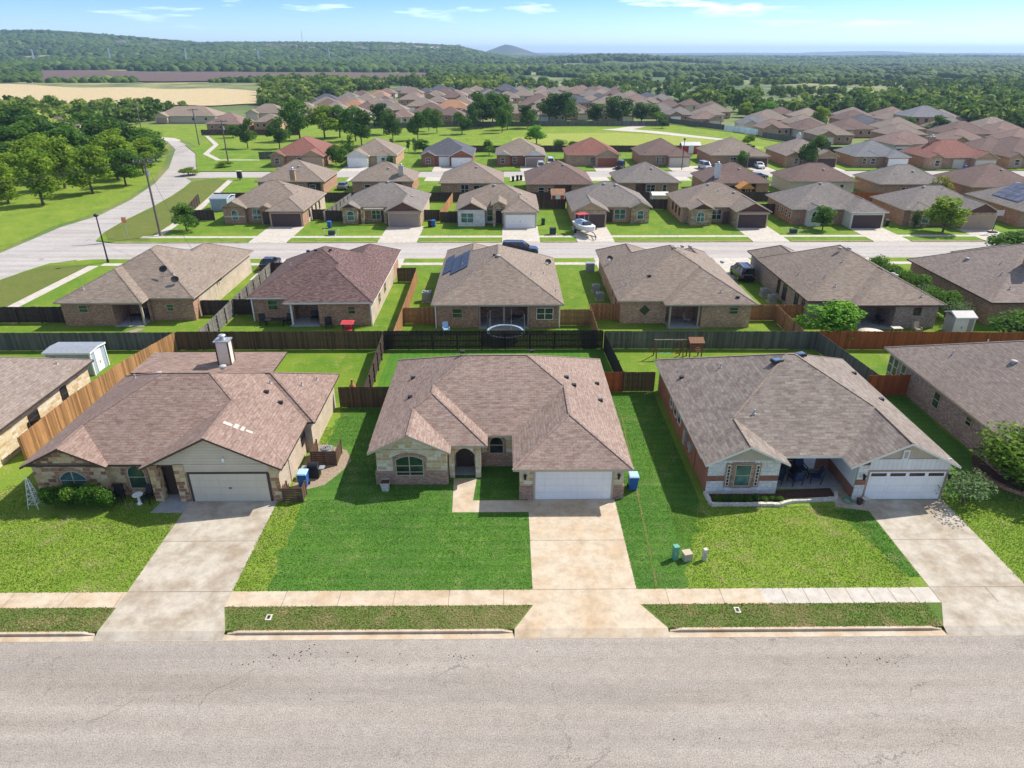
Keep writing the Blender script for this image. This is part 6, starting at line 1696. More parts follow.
UG = 'low utility boxes on the middle street lawns'
for x_, y_, t in ((-27.5,107.6,'small utility box with bollards on the lawn right of the leftmost driveway'),(45.8,108.2,'small utility box with hoops on the lawn left of the round tree'),(7.4,107.8,'dark green transformer box on the lawn left of the boat')):
    root = thing('utility_box', t, 'utility box', (x_, y_, 0), UG); m = MB(); m.box(x_-0.5,x_+0.5,y_-0.4,y_+0.4,0,0.75 if 'small' in t else 1.1); m.build('box_body', 'dark_green_plastic', root)
    m = MB(); m.box(x_-0.6,x_+0.6,y_-0.5,y_+0.5,0.0,0.1); m.build('pad', 'concrete_pale', root)
    if 'small' in t:
        for s_ in (-1.1, 1.1): m = MB(); m.path([(x_+s_,y_-0.3,0),(x_+s_,y_-0.3,0.9),(x_+s_,y_+0.4,0.9),(x_+s_,y_+0.4,0)], 0.03, 5); m.build('hoop', 'limestone', root)
for x_, y_, t in ((13.5,87.6,'grey utility cabinet on the strip of lawn right of the parked dark car'),):
    root = thing('utility_box', t, 'utility box', (x_, y_, 0), UG); m = MB(); m.box(x_-3.0,x_-1.9,y_-0.4,y_+0.6,0,1.1); m.build('box_body', 'grey_metal', root)

# ---------------------------------------------------------------- vehicles
for nm, c_ in (('car_navy', (0.012,0.022,0.038)), ('car_white', (0.75,0.76,0.77)), ('car_silver', (0.42,0.44,0.47)), ('car_black', (0.012,0.012,0.014)), ('car_grey', (0.16,0.17,0.18)), ('car_blue', (0.03,0.07,0.15))):
    s = NT(nm); s.fin(c_, 0.25, 0.3); s.b.inputs['Coat Weight'].default_value = 0.6
def vehicle(label, x, y, rz, paint='car_navy', L=5.0, Wd=1.95, kind='suv', group='parked cars', z=K+0.01):
    """loft of cross sections along the length: lower body, then the glazed cabin"""
    root = thing('parked_car', label, 'car', (x, y, z), group)
    root.rotation_euler = (0, 0, rz)
    ORIGIN[root.name] = Vector((0, 0, 0))
    h = Wd/2
    if kind == 'suv': hood, belt, top, st = 1.08, 1.12, 1.88, [(-L/2+0.12,-L/2+0.32),(L*0.10,L*0.26)]
    elif kind == 'pickup': hood, belt, top, st = 1.12, 1.15, 1.88, [(-L*0.12,-L*0.07),(L*0.13,L*0.24)]
    else: hood, belt, top, st = 0.92, 0.98, 1.45, [(-L*0.36,-L*0.22),(L*0.06,L*0.20)]
    # body sections: (x, half width, z low, z high)
    S = [(-L/2, h*0.84, 0.42, belt-0.14), (-L/2+0.15, h*0.95, 0.30, belt), (-L*0.2, h, 0.27, belt+0.01), (L*0.12, h, 0.27, belt), (L*0.27, h*0.99, 0.27, hood), (L/2-0.35, h*0.94, 0.28, hood-0.08), (L/2-0.06, h*0.86, 0.36, hood-0.24), (L/2, h*0.76, 0.44, hood-0.40)]
    if kind == 'pickup': S[0] = (-L/2, h*0.93, 0.45, belt-0.03)
    m = MB(); V = []; n = 8
    for (sx, w, z0, z1) in S:
        V += [(sx,-w*0.9,z0),(sx,-w,z0+0.16),(sx,-w,z1-0.16),(sx,-w*0.86,z1),(sx,w*0.86,z1),(sx,w,z1-0.16),(sx,w,z0+0.16),(sx,w*0.9,z0)]
    F = []
    for i in range(len(S)-1):
        for j in range(n): F.append((i*n+j, i*n+(j+1) % n, (i+1)*n+(j+1) % n, (i+1)*n+j))
    F.append(tuple(range(n-1,-1,-1))); k0 = (len(S)-1)*n; F.append(tuple(range(k0, k0+n)))
    F = [f[::-1] for f in F]
    m.mesh(V, F, 0, False)
    body = m.build('car_body', paint, root)
    if kind == 'pickup':
        m = MB(); m.box(-L/2+0.14,-L*0.15,-h*0.78,h*0.78,belt+0.012,belt+0.02); m.build('cargo_bed', 'rubber', root)
    (a0, a1), (b1, b0) = st[0], st[1]
    m = MB(); wb, wt = h*0.88, h*0.70
    G_ = [(a0,-wb,belt-0.02),(b0,-wb,belt-0.02),(b0,wb,belt-0.02),(a0,wb,belt-0.02),(a1,-wt,top-0.07),(b1,-wt,top-0.07),(b1,wt,top-0.07),(a1,wt,top-0.07)]
    m.mesh(G_, [(0,1,5,4),(1,2,6,5),(2,3,7,6),(3,0,4,7),(4,5,6,7)]); m.build('window_glass', 'glass_car', root)
    m = MB(); m.mesh([(a1-0.06,-wt-0.02,top-0.08),(b1+0.05,-wt-0.02,top-0.08),(b1+0.05,wt+0.02,top-0.08),(a1-0.06,wt+0.02,top-0.08),(a1+0.08,-wt*0.86,top),(b1-0.1,-wt*0.86,top),(b1-0.1,wt*0.86,top),(a1+0.08,wt*0.86,top)],
        [(0,1,5,4),(1,2,6,5),(2,3,7,6),(3,0,4,7),(4,5,6,7),(0,3,2,1)])
    for t in ([0.0, 0.34, 0.68, 1.0] if kind == 'suv' else [0.0, 0.5, 1.0]):
        xb = a0+(b0-a0)*t; xt = a1+(b1-a1)*t
        for s_ in (-1, 1): m.bar((xb, s_*(wb+0.005), belt-0.02), (xt, s_*(wt+0.01), top-0.07), 0.07, 0.05)
    m.build('car_roof', paint, root)
    if kind == 'suv':
        m = MB()
        for s_ in (-1, 1): m.bar((a1+0.3,s_*wt*0.8,top+0.05),(b1-0.2,s_*wt*0.8,top+0.05),0.04)
        m.build('roof_rail', 'grey_metal', root)
    for wx in (-L*0.31, L*0.31):
        for s_ in (-1, 1):
            m = MB(); y0_, y1_ = s_*(h-0.20), s_*(h+0.012); m.tube((wx,y0_,0.37),(wx,y1_,0.37),0.37,n=20); t = m.build('tyre', 'rubber', root)
            m = MB(); m.tube((wx,s_*(h-0.05),0.37),(wx,s_*(h+0.022),0.37),0.22,n=14)
            for q in range(5): m.bar((wx,s_*(h+0.024),0.37),(wx+0.2*math.cos(q*1.2566),s_*(h+0.024),0.37+0.2*math.sin(q*1.2566)),0.05,0.02)
            m.build('rim', 'grey_metal', t)
    for s_ in (-1, 1):
        m = MB(); m.box(L/2-0.16,L/2-0.02,s_*h*0.62-0.16,s_*h*0.62+0.16,hood-0.42,hood-0.27); m.build('headlight', 'white_paint', root)
        m = MB(); m.box(-L/2-0.01,-L/2+0.06,s_*h*0.72-0.09,s_*h*0.72+0.09,belt-0.45,belt-0.2); m.build('tail_light', 'red_paint', root)
        m = MB(); m.box(b0-0.32,b0-0.14,s_*(h+0.0)-0.02+s_*0.06,s_*(h)+0.02+s_*0.12,belt-0.02,belt+0.13); m.build('side_mirror', paint, root)
    m = MB(); m.box(L/2-0.08,L/2+0.01,-h*0.4,h*0.4,hood-0.44,hood-0.3); m.build('grille', 'black_plastic', root)
    m = MB(); m.box(L/2-0.1,L/2+0.03,-h*0.7,h*0.7,0.36,0.52); m.box(-L/2-0.03,-L/2+0.1,-h*0.8,h*0.8,0.36,0.52); m.build('bumper', paint, root)
    return root
vehicle('dark navy car parked at the kerb of the middle street', 1.95, 96.6, -0.04, 'car_navy', 5.3, 2.0, 'suv')
vehicle('black car parked on the drive right of the dish house', -31.6, 89.6, math.pi/2, 'car_black', 4.7, 1.85, 'sedan', z=0.02)
vehicle('black van parked by the left wall of the house behind the lime green tree', 30.2, 84.6, math.pi/2, 'car_black', 4.9, 1.95, 'suv', z=0.02)
vehicle('white van parked on the drive with the grey garage, left one', 11.2-2.6, 174.6, -math.pi/2, 'car_white', 4.9, 1.9, 'suv', z=0.02)
vehicle('silver car parked on the drive right of the white van', 11.6, 175.4, -math.pi/2, 'car_silver', 4.9, 1.9, 'sedan', z=0.02)
vehicle('tall white truck behind the silver car beside the grey garage', 11.4, 181.5, -math.pi/2, 'car_white', 5.4, 2.0, 'suv', z=0.02)
vehicle('black car parked on the drive of the red roofed house with the rust garage', 28.4, 175.8, -math.pi/2-0.3, 'car_black', 4.7, 1.9, 'suv', z=0.02)
vehicle('silver car parked on the drive of the maroon hip roofed house', 49.2, 174.8, -math.pi/2+0.15, 'car_silver', 5.0, 1.95, 'suv', z=0.02)
vehicle('dark blue car behind the taupe house right of the orange play tower', 57.6, 160.6, 0.2, 'car_blue', 4.6, 1.85, 'sedan', z=0.0)
vehicle('white car inside the open garage shade of the little lawn tree house', 63.2, 176.6, -math.pi/2, 'car_white', 4.6, 1.85, 'sedan', z=0.02)
vehicle('dark pickup truck on the grass before the brown roofed house at the far right', 135, 214, 0.1, 'car_blue', 5.8, 2.0, 'pickup', z=0.0)
vehicle('white car beside the blue-grey roofed house at the right edge', 152, 211, 0.2, 'car_white', 4.6, 1.85, 'sedan', z=0.0)
vehicle('dark car beside the leftmost fourth-row house', -34.4, 148.5, math.pi/2, 'car_grey', 4.6, 1.85, 'sedan', z=0.02)

# boat on its trailer
root = thing('boat', 'white and blue motor boat with a red canopy on the driveway before the dark garage', 'boat', (12.5, 107.6, 0.02)); 
m = MB(); S = [(-3.0,0.95,0.75,1.55),(-1.5,1.1,0.62,1.55),(0.5,1.12,0.62,1.6),(1.8,0.9,0.72,1.68),(2.7,0.5,0.95,1.78),(3.2,0.06,1.45,1.86)]
def BW_(u, v, z): 
    a = -1.25; return (12.5+u*math.cos(a)-v*math.sin(a), 107.9+u*math.sin(a)+v*math.cos(a), z)
V = []
for (u, w, z0, z1) in S: V += [BW_(u,0,z0), BW_(u,w*0.75,z0+0.25), BW_(u,w,z1), BW_(u,w*0.82,z1+0.02), BW_(u,-w*0.82,z1+0.02), BW_(u,-w,z1), BW_(u,-w*0.75,z0+0.25)]
F = []
for i in range(len(S)-1):
    for j in range(7): F.append((i*7+j, i*7+(j+1) % 7, (i+1)*7+(j+1) % 7, (i+1)*7+j))
F.append(tuple(range(6,-1,-1))); m.mesh(V, F); m.mesh(V, [f[::-1] for f in F[-1:]]); m.build('hull', 'white_paint', root)
m = MB(); V = [BW_(-2.6,-0.75,1.62),BW_(0.6,-0.8,1.64),BW_(0.6,0.8,1.64),BW_(-2.6,0.75,1.62),BW_(-2.4,-0.5,1.95),BW_(0.4,-0.6,2.0),BW_(0.4,0.6,2.0),BW_(-2.4,0.5,1.95)]
m.mesh(V, [(0,1,5,4),(1,2,6,5),(2,3,7,6),(3,0,4,7),(4,5,6,7)]); m.build('boat_cover', 'pale_blue_plastic', root)
m = MB(); V = [BW_(0.6,-0.85,1.65),BW_(1.3,-0.5,1.7),BW_(1.3,0.5,1.7),BW_(0.6,0.85,1.65),BW_(0.5,-0.7,2.15),BW_(0.5,0.7,2.15)]
m.mesh(V, [(0,1,4),(1,2,5,4),(2,3,5)]); m.build('windshield', 'glass_dark', root)
m = MB(); V = [BW_(-2.3,-0.9,2.85),BW_(-0.5,-0.9,2.95),BW_(-0.5,0.9,2.95),BW_(-2.3,0.9,2.85)]; m.mesh(V+[(p[0],p[1],p[2]+0.08) for p in V], [(0,3,2,1),(4,5,6,7),(0,1,5,4),(1,2,6,5),(2,3,7,6),(3,0,4,7)]); m.build('canopy', 'red_fabric', root)
m = MB()
for u in (-2.2,-0.6):
    for v in (-0.85,0.85): m.bar(BW_(u,v,1.6),BW_(u,v,2.9),0.04)
m.build('canopy_frame', 'galvanised', root)
tr = thing('boat_trailer', 'low boat trailer under the white and blue motor boat', 'trailer', (12.5, 107.9, 0.02))
m = MB(); 
for v in (-0.8, 0.8): m.bar(BW_(-2.8,v,0.5),BW_(1.6,v,0.5),0.1)
m.bar(BW_(1.6,-0.8,0.5),BW_(4.2,0,0.5),0.1); m.bar(BW_(1.6,0.8,0.5),BW_(4.2,0,0.5),0.1); m.bar(BW_(-1.2,-1.1,0.4),BW_(-1.2,1.1,0.4),0.1); m.build('frame', 'dark_metal', tr)
for v in (-1.15, 1.15): m = MB(); m.tube(BW_(-1.2,v-0.1,0.33),BW_(-1.2,v+0.1,0.33),0.33,n=16); m.build('wheel', 'rubber', tr)
m = MB(); m.tube(BW_(4.0,0,0.05),BW_(4.0,0,0.6),0.05,n=6); m.build('jockey_stand', 'dark_metal', tr)

# crumbs of dried mud on the front street
rr = random.Random(11); m = MB()
for cx_, cy_, n_, sp_ in ((-10.2,23.9,40,0.9),(-12.2,23.6,14,0.5),(-2.2,23.9,10,0.25),(-5.6,23.6,10,1.2),(16.9,23.6,14,0.8),(18.2,23.4,12,0.4),(-0.4,24.2,6,1.5),(11,19.5,6,2.5),(-7.6,22,8,1.6)):
    for k in range(n_):
        x_, y_ = rr.gauss(cx_, sp_), rr.gauss(cy_, sp_*0.35); r_ = rr.uniform(0.012,0.045)
        m.lathe((x_,y_,K), [(r_,0),(r_*0.8,r_*0.4),(r_*0.3,r_*0.6)], 6)
stuff(m.build('mud_crumbs', 'mulch'), 'dark crumbs of dried mud scattered on the near lane of the front street', 'mud')

# ---------------------------------------------------------------- foliage
m_leaf('leaf_oak', (0.036,0.085,0.016), (0.085,0.17,0.026), (0.18,0.28,0.045), trans=0.5)
m_leaf('leaf_green', (0.05,0.12,0.016), (0.11,0.22,0.026), (0.21,0.34,0.045), trans=0.5)
m_leaf('leaf_lime', (0.085,0.22,0.015), (0.15,0.34,0.022), (0.24,0.44,0.04))
m_leaf('leaf_bright', (0.13,0.22,0.02), (0.26,0.37,0.035), (0.42,0.52,0.07), trans=0.55)
m_leaf('leaf_fresh', (0.07,0.15,0.016), (0.15,0.26,0.028), (0.32,0.42,0.06), trans=0.5)
m_leaf('leaf_yellow', (0.16,0.17,0.015), (0.26,0.26,0.02), (0.36,0.33,0.04))
m_leaf('leaf_shrub', (0.035,0.105,0.016), (0.085,0.19,0.024), (0.22,0.35,0.05), trans=0.45)
m_leaf('leaf_pale', (0.10,0.17,0.06), (0.16,0.24,0.09), (0.24,0.32,0.14))
m_leaf('leaf_wood', (0.028,0.068,0.016), (0.125,0.205,0.032), (0.36,0.42,0.085), trans=0.4)

def np_mesh(name, V, F, tint, mat):
    """V (n,3), F (m,k) with k equal for all, tint per vertex"""
    me = bpy.data.meshes.new(name)
    n, mm, k = len(V), len(F), F.shape[1]
    me.vertices.add(n); me.vertices.foreach_set('co', V.astype(np.float32).ravel())
    me.loops.add(mm*k); me.loops.foreach_set('vertex_index', F.astype(np.int32).ravel())
    me.polygons.add(mm); me.polygons.foreach_set('loop_start', np.arange(0, mm*k, k, dtype=np.int32))
    me.polygons.foreach_set('loop_total', np.full(mm, k, dtype=np.int32))
    a = me.attributes.new('tint', 'FLOAT', 'POINT'); a.data.foreach_set('value', tint.astype(np.float32))
    me.materials.append(MATS[mat]); me.update(calc_edges=True); 
    return me
def leaves(rng, pts, nrm, size, tint):
    """one folded-less quad per point, roughly facing nrm"""
    n = len(pts)
    r = rng.normal(size=(n,3)); N = nrm*0.9+r*0.65; N /= np.linalg.norm(N, axis=1)[:,None]+1e-9
    U = np.cross(N, rng.normal(size=(n,3))); U /= np.linalg.norm(U, axis=1)[:,None]+1e-9
    W = np.cross(N, U); s = (size*rng.uniform(0.6, 1.35, n))[:,None]
    asp = rng.uniform(0.55, 0.9, n)[:,None]
    Q = np.stack([pts-U*s, pts-W*s*asp, pts+U*s, pts+W*s*asp], 1).reshape(-1,3)
    F = np.arange(4*n).reshape(n,4)
    return Q, F, np.repeat(tint, 4)
def crown_points(rng, n, shape='round', lobes=9, hollow=0.55):
    """points of a crown of unit height (z 0..1) and unit width, on several uneven lobes"""
    L = []
    for i in range(lobes):
        if shape == 'round':
            ph = rng.uniform(0, 2*math.pi); rr = 0.30*math.sqrt(rng.uniform(0.05, 1)); z = 0.16+0.70*(i+0.5)/lobes; rr *= (1.15-0.9*abs(z-0.42))
            L.append((rr*math.cos(ph), rr*math.sin(ph), z, rng.uniform(0.14, 0.23)*(1.1-0.35*z)))
        elif shape == 'tall':
            ph = rng.uniform(0, 2*math.pi); z = rng.uniform(0.12, 0.92); rr = 0.26*(1-abs(z-0.45))*rng.uniform(0.2, 1)
            L.append((rr*math.cos(ph), rr*math.sin(ph), z, rng.uniform(0.09, 0.19)*(1.25-z*0.6)))
        else:   # bush
            ph = rng.uniform(0, 2*math.pi); rr = 0.24*math.sqrt(rng.uniform(0, 1)); z = rng.uniform(0.3, 0.68)
            L.append((rr*math.cos(ph), rr*math.sin(ph), z, rng.uniform(0.18, 0.28)))
    L = np.array(L); w = L[:,3]**2; w /= w.sum()
    idx = rng.choice(len(L), n, p=w)
    d = rng.normal(size=(n,3)); d /= np.linalg.norm(d, axis=1)[:,None]
    rad = L[idx,3]*(hollow+(1-hollow)*rng.uniform(0,1,n)**0.5)*rng.uniform(0.85,1.18,n)
    P = L[idx,:3]+d*rad[:,None]*np.array([1,1,0.85 if shape != 'tall' else 1.1])
    N = d*0.6+(P-np.array([0,0,0.45]))
    N /= np.linalg.norm(N, axis=1)[:,None]
    tint = np.clip(0.45+rng.normal(0, 0.16, n)+rng.normal(0, 0.14, len(L))[idx], 0, 1)
    P[:,2] = np.clip(P[:,2], 0.0, 1.05)
    return P, N, tint, L
def make_tree_meshes(seed, shape, mat, n, size, lobes):
    rng = np.random.default_rng(seed)
    P, N, T, L = crown_points(rng, n, shape, lobes)
    Q, F, t = leaves(rng, P, N, np.full(n, size), T)
    cm_ = np_mesh('crown', Q, F, t, mat)
    # trunk and limbs in the same unit space: z from -0.35 (ground) upwards
    tb = MB(); b0 = -0.22 if shape == 'round' else (-0.10 if shape == 'tall' else -0.05)
    j = lambda: (rng.uniform(-1,1))*0.02
    mid = (j(), j(), 0.08); tip = (j()*2, j()*2, 0.5)
    tb.tube((0,0,b0), mid, 0.024, 0.018, 7); tb.tube(mid, tip, 0.018, 0.006, 6)
    for l in L[:7]:
        tb.tube((mid[0]*0.5, mid[1]*0.5, rng.uniform(-0.02, 0.22)), (l[0], l[1], l[2]), 0.010, 0.003, 5)
    me = bpy.data.meshes.new('trunk'); me.from_pydata(tb.v, [], tb.f); me.materials.append(MATS['bark']); me.update()
    return cm_, me, b0
PROTO = {}
def proto(kind):
    if kind not in PROTO:
        shape, mat, n, size, lobes = {
          'oak': ('round','leaf_oak',3400,0.029,15), 'green': ('round','leaf_green',3200,0.029,15), 'lime': ('round','leaf_lime',2800,0.030,16), 'bright': ('round','leaf_bright',3600,0.029,16),
          'yellow': ('round','leaf_yellow',1500,0.027,11), 'tallgreen': ('tall','leaf_green',1800,0.028,14), 'talldark': ('tall','leaf_oak',1500,0.028,13), 'tallbright': ('tall','leaf_bright',2600,0.026,18),
          'bush': ('bush','leaf_shrub',4200,0.030,14), 'bushgreen': ('bush','leaf_green',2600,0.028,12), 'pale': ('bush','leaf_pale',1500,0.022,10), 'near': ('bush','leaf_fresh',12000,0.019,26)}[kind]
        PROTO[kind] = [make_tree_meshes(hash_(kind)+q, shape, mat, n, size, lobes) for q in range(1 if kind in ('near','lime') else 3)]
    return PROTO[kind]
def hash_(s): return sum(ord(c)*(i+7) for i, c in enumerate(s)) % 9973
TRND = random.Random(42)
def tree(label, x, y, h, w, kind='green', name='tree', cat='tree', group=None, rz=None, z=0.0):
    """h = full height, w = crown width"""
    v = proto(kind); cm_, tm, b0 = v[TRND.randrange(len(v))]
    root = thing(name, label, cat, (x, y, z), group)
    H = h/(1.0-b0)
    for nm, me in (('crown', cm_), ('trunk', tm)):
        o = bpy.data.objects.new(nm, me); COL.objects.link(o); o.parent = root
        o.location = (0, 0, -b0*H); o.scale = (w*1.15, w*1.15, H)
    root.rotation_euler = (0, 0, TRND.uniform(0, 6.28) if rz is None else rz)
    return root
# trees and shrubs close to the camera
tree('leafy green tree over a curved brick bed at the right edge of the front row', 34.9, 37.6, 4.3, 6.8, 'near')
tree('wispy pale shrub at the right corner of the four-light garage', 29.2, 35.8, 2.7, 3.6, 'pale', 'shrub', 'shrub')
for x_, t in ((-28.6,'first'),(-27.5,'second'),(-26.4,'third'),(-25.45,'fourth')):
    tree(t+' from the left of the four clipped bushes before the chimney house', x_, 35.75, 1.95, 1.42, 'bush', 'bush', 'bush', 'clipped bushes before the chimney house')
root = thing('brick_edging', 'curved low brick edging round the tree bed at the right edge', 'edging', (34, 37, 0)); m = MB()
for i in range(26):
    a = math.pi*0.98+i*0.062; m.cbox((35.9+3.6*math.cos(a),39.2+3.4*math.sin(a),0.14),(0.22,0.3,0.28),a)
m.build('brick_course', 'brick_brown', root)
sheet('flower_bed', [(35.9+3.5*math.cos(a*0.25),39.2+3.3*math.sin(a*0.25)) for a in range(25)], 0.03, 'mulch')
BP = 'low plants in the porch house flower bed'
for i in range(9):
    tree(('leftmost','second','third','fourth','fifth','sixth','seventh','eighth','last')[i]+' low green plant from the left in the stone edged front bed', 13.5+0.5*i, 36.05+0.15*(i % 2), 0.5, 0.62, 'bushgreen', 'plant', 'plant', BP)
tree('lime green tree in front of the second row, behind the grey and red fences', 32.2, 63.7, 4.0, 6.4, 'lime')
HG = 'bushes of the hedge along the wall at the right'
for i in range(9):
    tree(('nearest','second nearest','third nearest','fourth','fifth','sixth','third farthest','second farthest','farthest')[i]+' bush of the loose hedge between the last two second-row houses', 47.6+0.3*math.sin(i*2.1)-0.05*i, 67.8+2.0*i, 3.2+0.4*math.sin(i*1.7), 3.3, 'bushgreen' if i % 3 else 'pale', 'bush', 'bush', HG)
tree('broad dark green bush right of the grey sheds', 50.9, 62.9, 3.5, 6.4, 'bushgreen', 'bush', 'bush'); tree('second broad bush at the right edge behind the red-orange fence', 57.0, 62.8, 3.4, 6.0, 'bushgreen', 'bush', 'bush')
tree('dark green tree by the street at the right edge of the second row', 67.6, 89.0, 5.0, 7.4, 'green'); tree('low bush just left of the tree at the right street edge', 60.5, 90.0, 2.0, 3.6, 'bushgreen', 'bush', 'bush')
tree('round bush showing over the roof of the lime tree house', 43.4, 90.2, 2.6, 4.0, 'bushgreen', 'bush', 'bush')
tree('small leaning tree on the corner lawn beside the tallest utility pole', -51.6, 110.6, 4.4, 4.6, 'green')
tree('small round tree on the lawn before the cream arched gable', 51.4, 110.4, 4.0, 4.0, 'green')
tree('big round tree on the lawn before the tan garage doors', 70.2, 108.9, 5.8, 6.8, 'bright'); tree('dark columnar conifer left of the big round lawn tree', 67.2, 111.8, 3.4, 1.6, 'talldark')
tree('yellow leaved tree behind the cedar red fence', 85.2, 136.5, 4.8, 4.6, 'yellow')
# the park and the street trees
names = [(-77.9,217.5,8.6,6.6,'oak','dark upright tree in the meadow by the winding footpath'),(-68.3,217.4,9,6.8,'oak','round topped tree left of the brick-red roofed house'),
 (-67.8,238.4,13,11,'green','tallest tree of the clump left of the park'),(-61,244,11,11,'bright','pale green tree in the clump left of the park'),(-56.6,247,10.5,10,'green','right tree of the clump left of the park'),
 (-44.4,222.1,11,8.5,'oak','loose dark tree before the tan roofs, nearer one'),(-43.1,256.5,11,9,'oak','tall loose dark tree before the rose roof'),(-49,236,11,9.5,'green','leafy tree between the two dark loose trees of the park'),
 (-36.8,235.3,9,6,'oak','dark slim tree left of the clipped park oak'),(-28.9,238,9,6.2,'oak','dark tree with a bare trunk in the middle left of the park'),
 (-28.2,266.7,8.5,5.5,'green','slim park tree before the far fence, left one'),(-24.6,259.7,8.5,6,'green','slim park tree before the far fence, right one'),
 (-15.5,256.3,7.4,7,'oak','squat round dark tree in the park'),(-11.6,273.8,10,8,'oak','left tree of the dark park grove'),(-8.8,281,13,11,'oak','tallest tree of the dark park grove'),(-5.2,284,13,10,'green','back tree of the dark park grove'),
 (-2.6,292,12,10,'oak','right back tree of the dark park grove'),(0.6,272,9.5,7,'green','green tree at the right end of the dark park grove'),(-1.3,261.2,9,5.5,'green','tree with bare trunk right of the dark park grove'),
 (8.5,277.4,8.8,8,'oak','wide loose tree between grove and big round oaks'),(17.8,297.8,12,11,'oak','left of the two big round oaks at the park centre'),(24.5,297.8,12.5,11.5,'oak','right of the two big round oaks at the park centre'),
 (36.6,298,8,9,'oak','left of the three oaks right of the park centre'),(45.3,293.3,11,13,'oak','middle and biggest of the three oaks right of the park centre'),(55.4,297.5,8.5,10,'oak','right of the three oaks right of the park centre'),(62,299,7,8,'green','small green tree at the right end of the oak row'),
 (9.8,229,5.8,8,'lime','feathery yellow-green tree behind the grey garage house'),(16,214,3.4,5,'bushgreen','green bush behind the white vans'),(20,212,3,4,'bushgreen','second green bush behind the white vans'),
 (59.7,277,4,4,'oak','lone small tree on the lawn by the park path'),(59.4,186-7.8,4.2,3.6,'green','small lawn tree before the open dark garage'),(76.4,226.2,3.2,5,'bright','low bright bush on the meadow behind the taupe house'),
 (76,180-4.5,8.2,6.4,'oak','dark round tree before the fawn roofed house'),(114.2,320.7,7,9,'lime','bright green bushy tree behind the brown roofs'),(107.5,325.9,6.5,9,'bright','second bright bushy tree behind the brown roofs'),
 (121,280,8,8,'bright','bright green tree among the tan roofs at the right'),(141.6,256,6,7,'green','left round tree in the far right lots'),(149,248.5,7,7.5,'oak','left of the two clipped round trees in the far right lots'),(153.3,243,5.6,6,'oak','right of the two clipped round trees in the far right lots'),
 (-35.3,189.7,4,2.4,'tallgreen','clipped column shrub left of the door of the pale house'),(-29.3,180.2,3.6,2.3,'tallgreen','clipped column shrub right of the door of the pale house'),(-35.6,180.2,3.9,2.4,'tallgreen','clipped column shrub beside the white garage'),
 (-42.3,195.5,6.5,3.4,'tallgreen','tall narrow conifer behind the brick-red house'),(-42.8,189.7,5.4,3.6,'tallgreen','narrow conifer right of the brick-red house'),(-43.6,183,5.2,4.4,'green','bushy tree at the right corner of the brick-red house'),(-41.8,180.5,4.6,3.8,'green','nearest bush right of the brick-red house'),
 (-28.1,207.9,3.6,2.6,'talldark','small dark conifer on the park edge, left one'),(-26.2,207.6,4.4,3.2,'talldark','small dark conifer on the park edge, right one'),(-38.3,212,3.6,2.6,'talldark','small dark conifer behind the pale house, left'),(-33.6,212,3.4,2.5,'talldark','small dark conifer behind the pale house, right'),(-23.5,206,4,5,'green','round bush left of the slate blue roofed house'),
 (-4.6,200,4.4,4.4,'green','bright bush between the slate blue and the taupe house'),(-92.5,246,4.4,5.4,'green','small tree over the reddish fence on the footpath'),(-75,167.5,1.8,5,'bright','low scrub beside the winding road, nearer'),(-70.6,179,1.6,4.5,'bright','low scrub beside the winding road, at the bend')]
for x_, y_, h_, w_, k_, t_ in names: tree(t_, x_, y_, h_, w_, k_, 'tree' if h_ > 3.7 else 'shrub', 'tree' if h_ > 3.7 else 'shrub', 'trees and shrubs about the park', z=-0.1)
# the leafy bank left of the curving road
LB = 'trees on the grassy bank left of the winding road'
bank = [(-94,150,10.5,9,'tallbright','tall bright tree between the two front rows'),(-100,141,9,8,'bright','low bright tree behind the left front one'),(-82.5,153,8,7,'green','small green tree nearest the kerb'),(-108,162,10,10,'bright','bright crown in the second row, left'),(-120,178,11,12,'green','green crown in the third row, left'),(-110,200,10,11,'bright','bright crown in the third row, right'),(-134,182,12,12,'oak','dark crown at the far left of the third row'),(-122,200,10,11,'green','green crown below the round oak'),(-87.9,132.4,10.5,8.5,'tallbright','big bright tree, second from the left at the front'),(-95.5,134,8.5,7,'tallbright','smaller bright tree at the left front'),(-84.9,144.2,10,8,'bright','bright tree with a leaning trunk in the middle front'),
 (-88.5,161.4,10,9,'bright','bright spreading tree behind the leaning one'),(-86.6,170,8.5,8,'bright','bright tree nearest the bend of the road'),(-91,183,8,9,'green','green tree behind the bend'),(-101.5,158,10.5,9,'tallbright','tall tree behind the two front ones'),
 (-104,171,11,10,'green','dark green tree in the middle of the bank'),(-97,176,10,9,'bright','yellowish tree in the middle of the bank'),(-112,183,11,12,'oak','dark oak behind the bank, left'),(-104,192,11,12,'oak','dark oak behind the bank, right'),
 (-113,150,9,9,'oak','dark tree at the left edge'),(-120,165,11,11,'oak','dark tree behind the left edge'),(-140,208,13,13,'oak','broad oak left of the brown roof'),(-128,197,12,12,'oak','broad oak below the brown roof'),(-150,215,13,14,'oak','broad oak at the far left edge'),
 (-116,213,10,11,'oak','round oak above the road bend'),(-128,226,10,11,'green','round green tree right of the brown roof'),(-98,196,8,10,'green','low green tree above the bend'),(-106,210,7,9,'bright','low yellowish tree above the bend'),(-94,192,5,7,'yellow','small yellow-green bush at the road bend')]
for x_, y_, h_, w_, k_, t_ in bank: tree(t_+' on the bank by the road', x_, y_, h_, w_*1.2, k_, 'tree', 'tree', LB, z=-0.1)

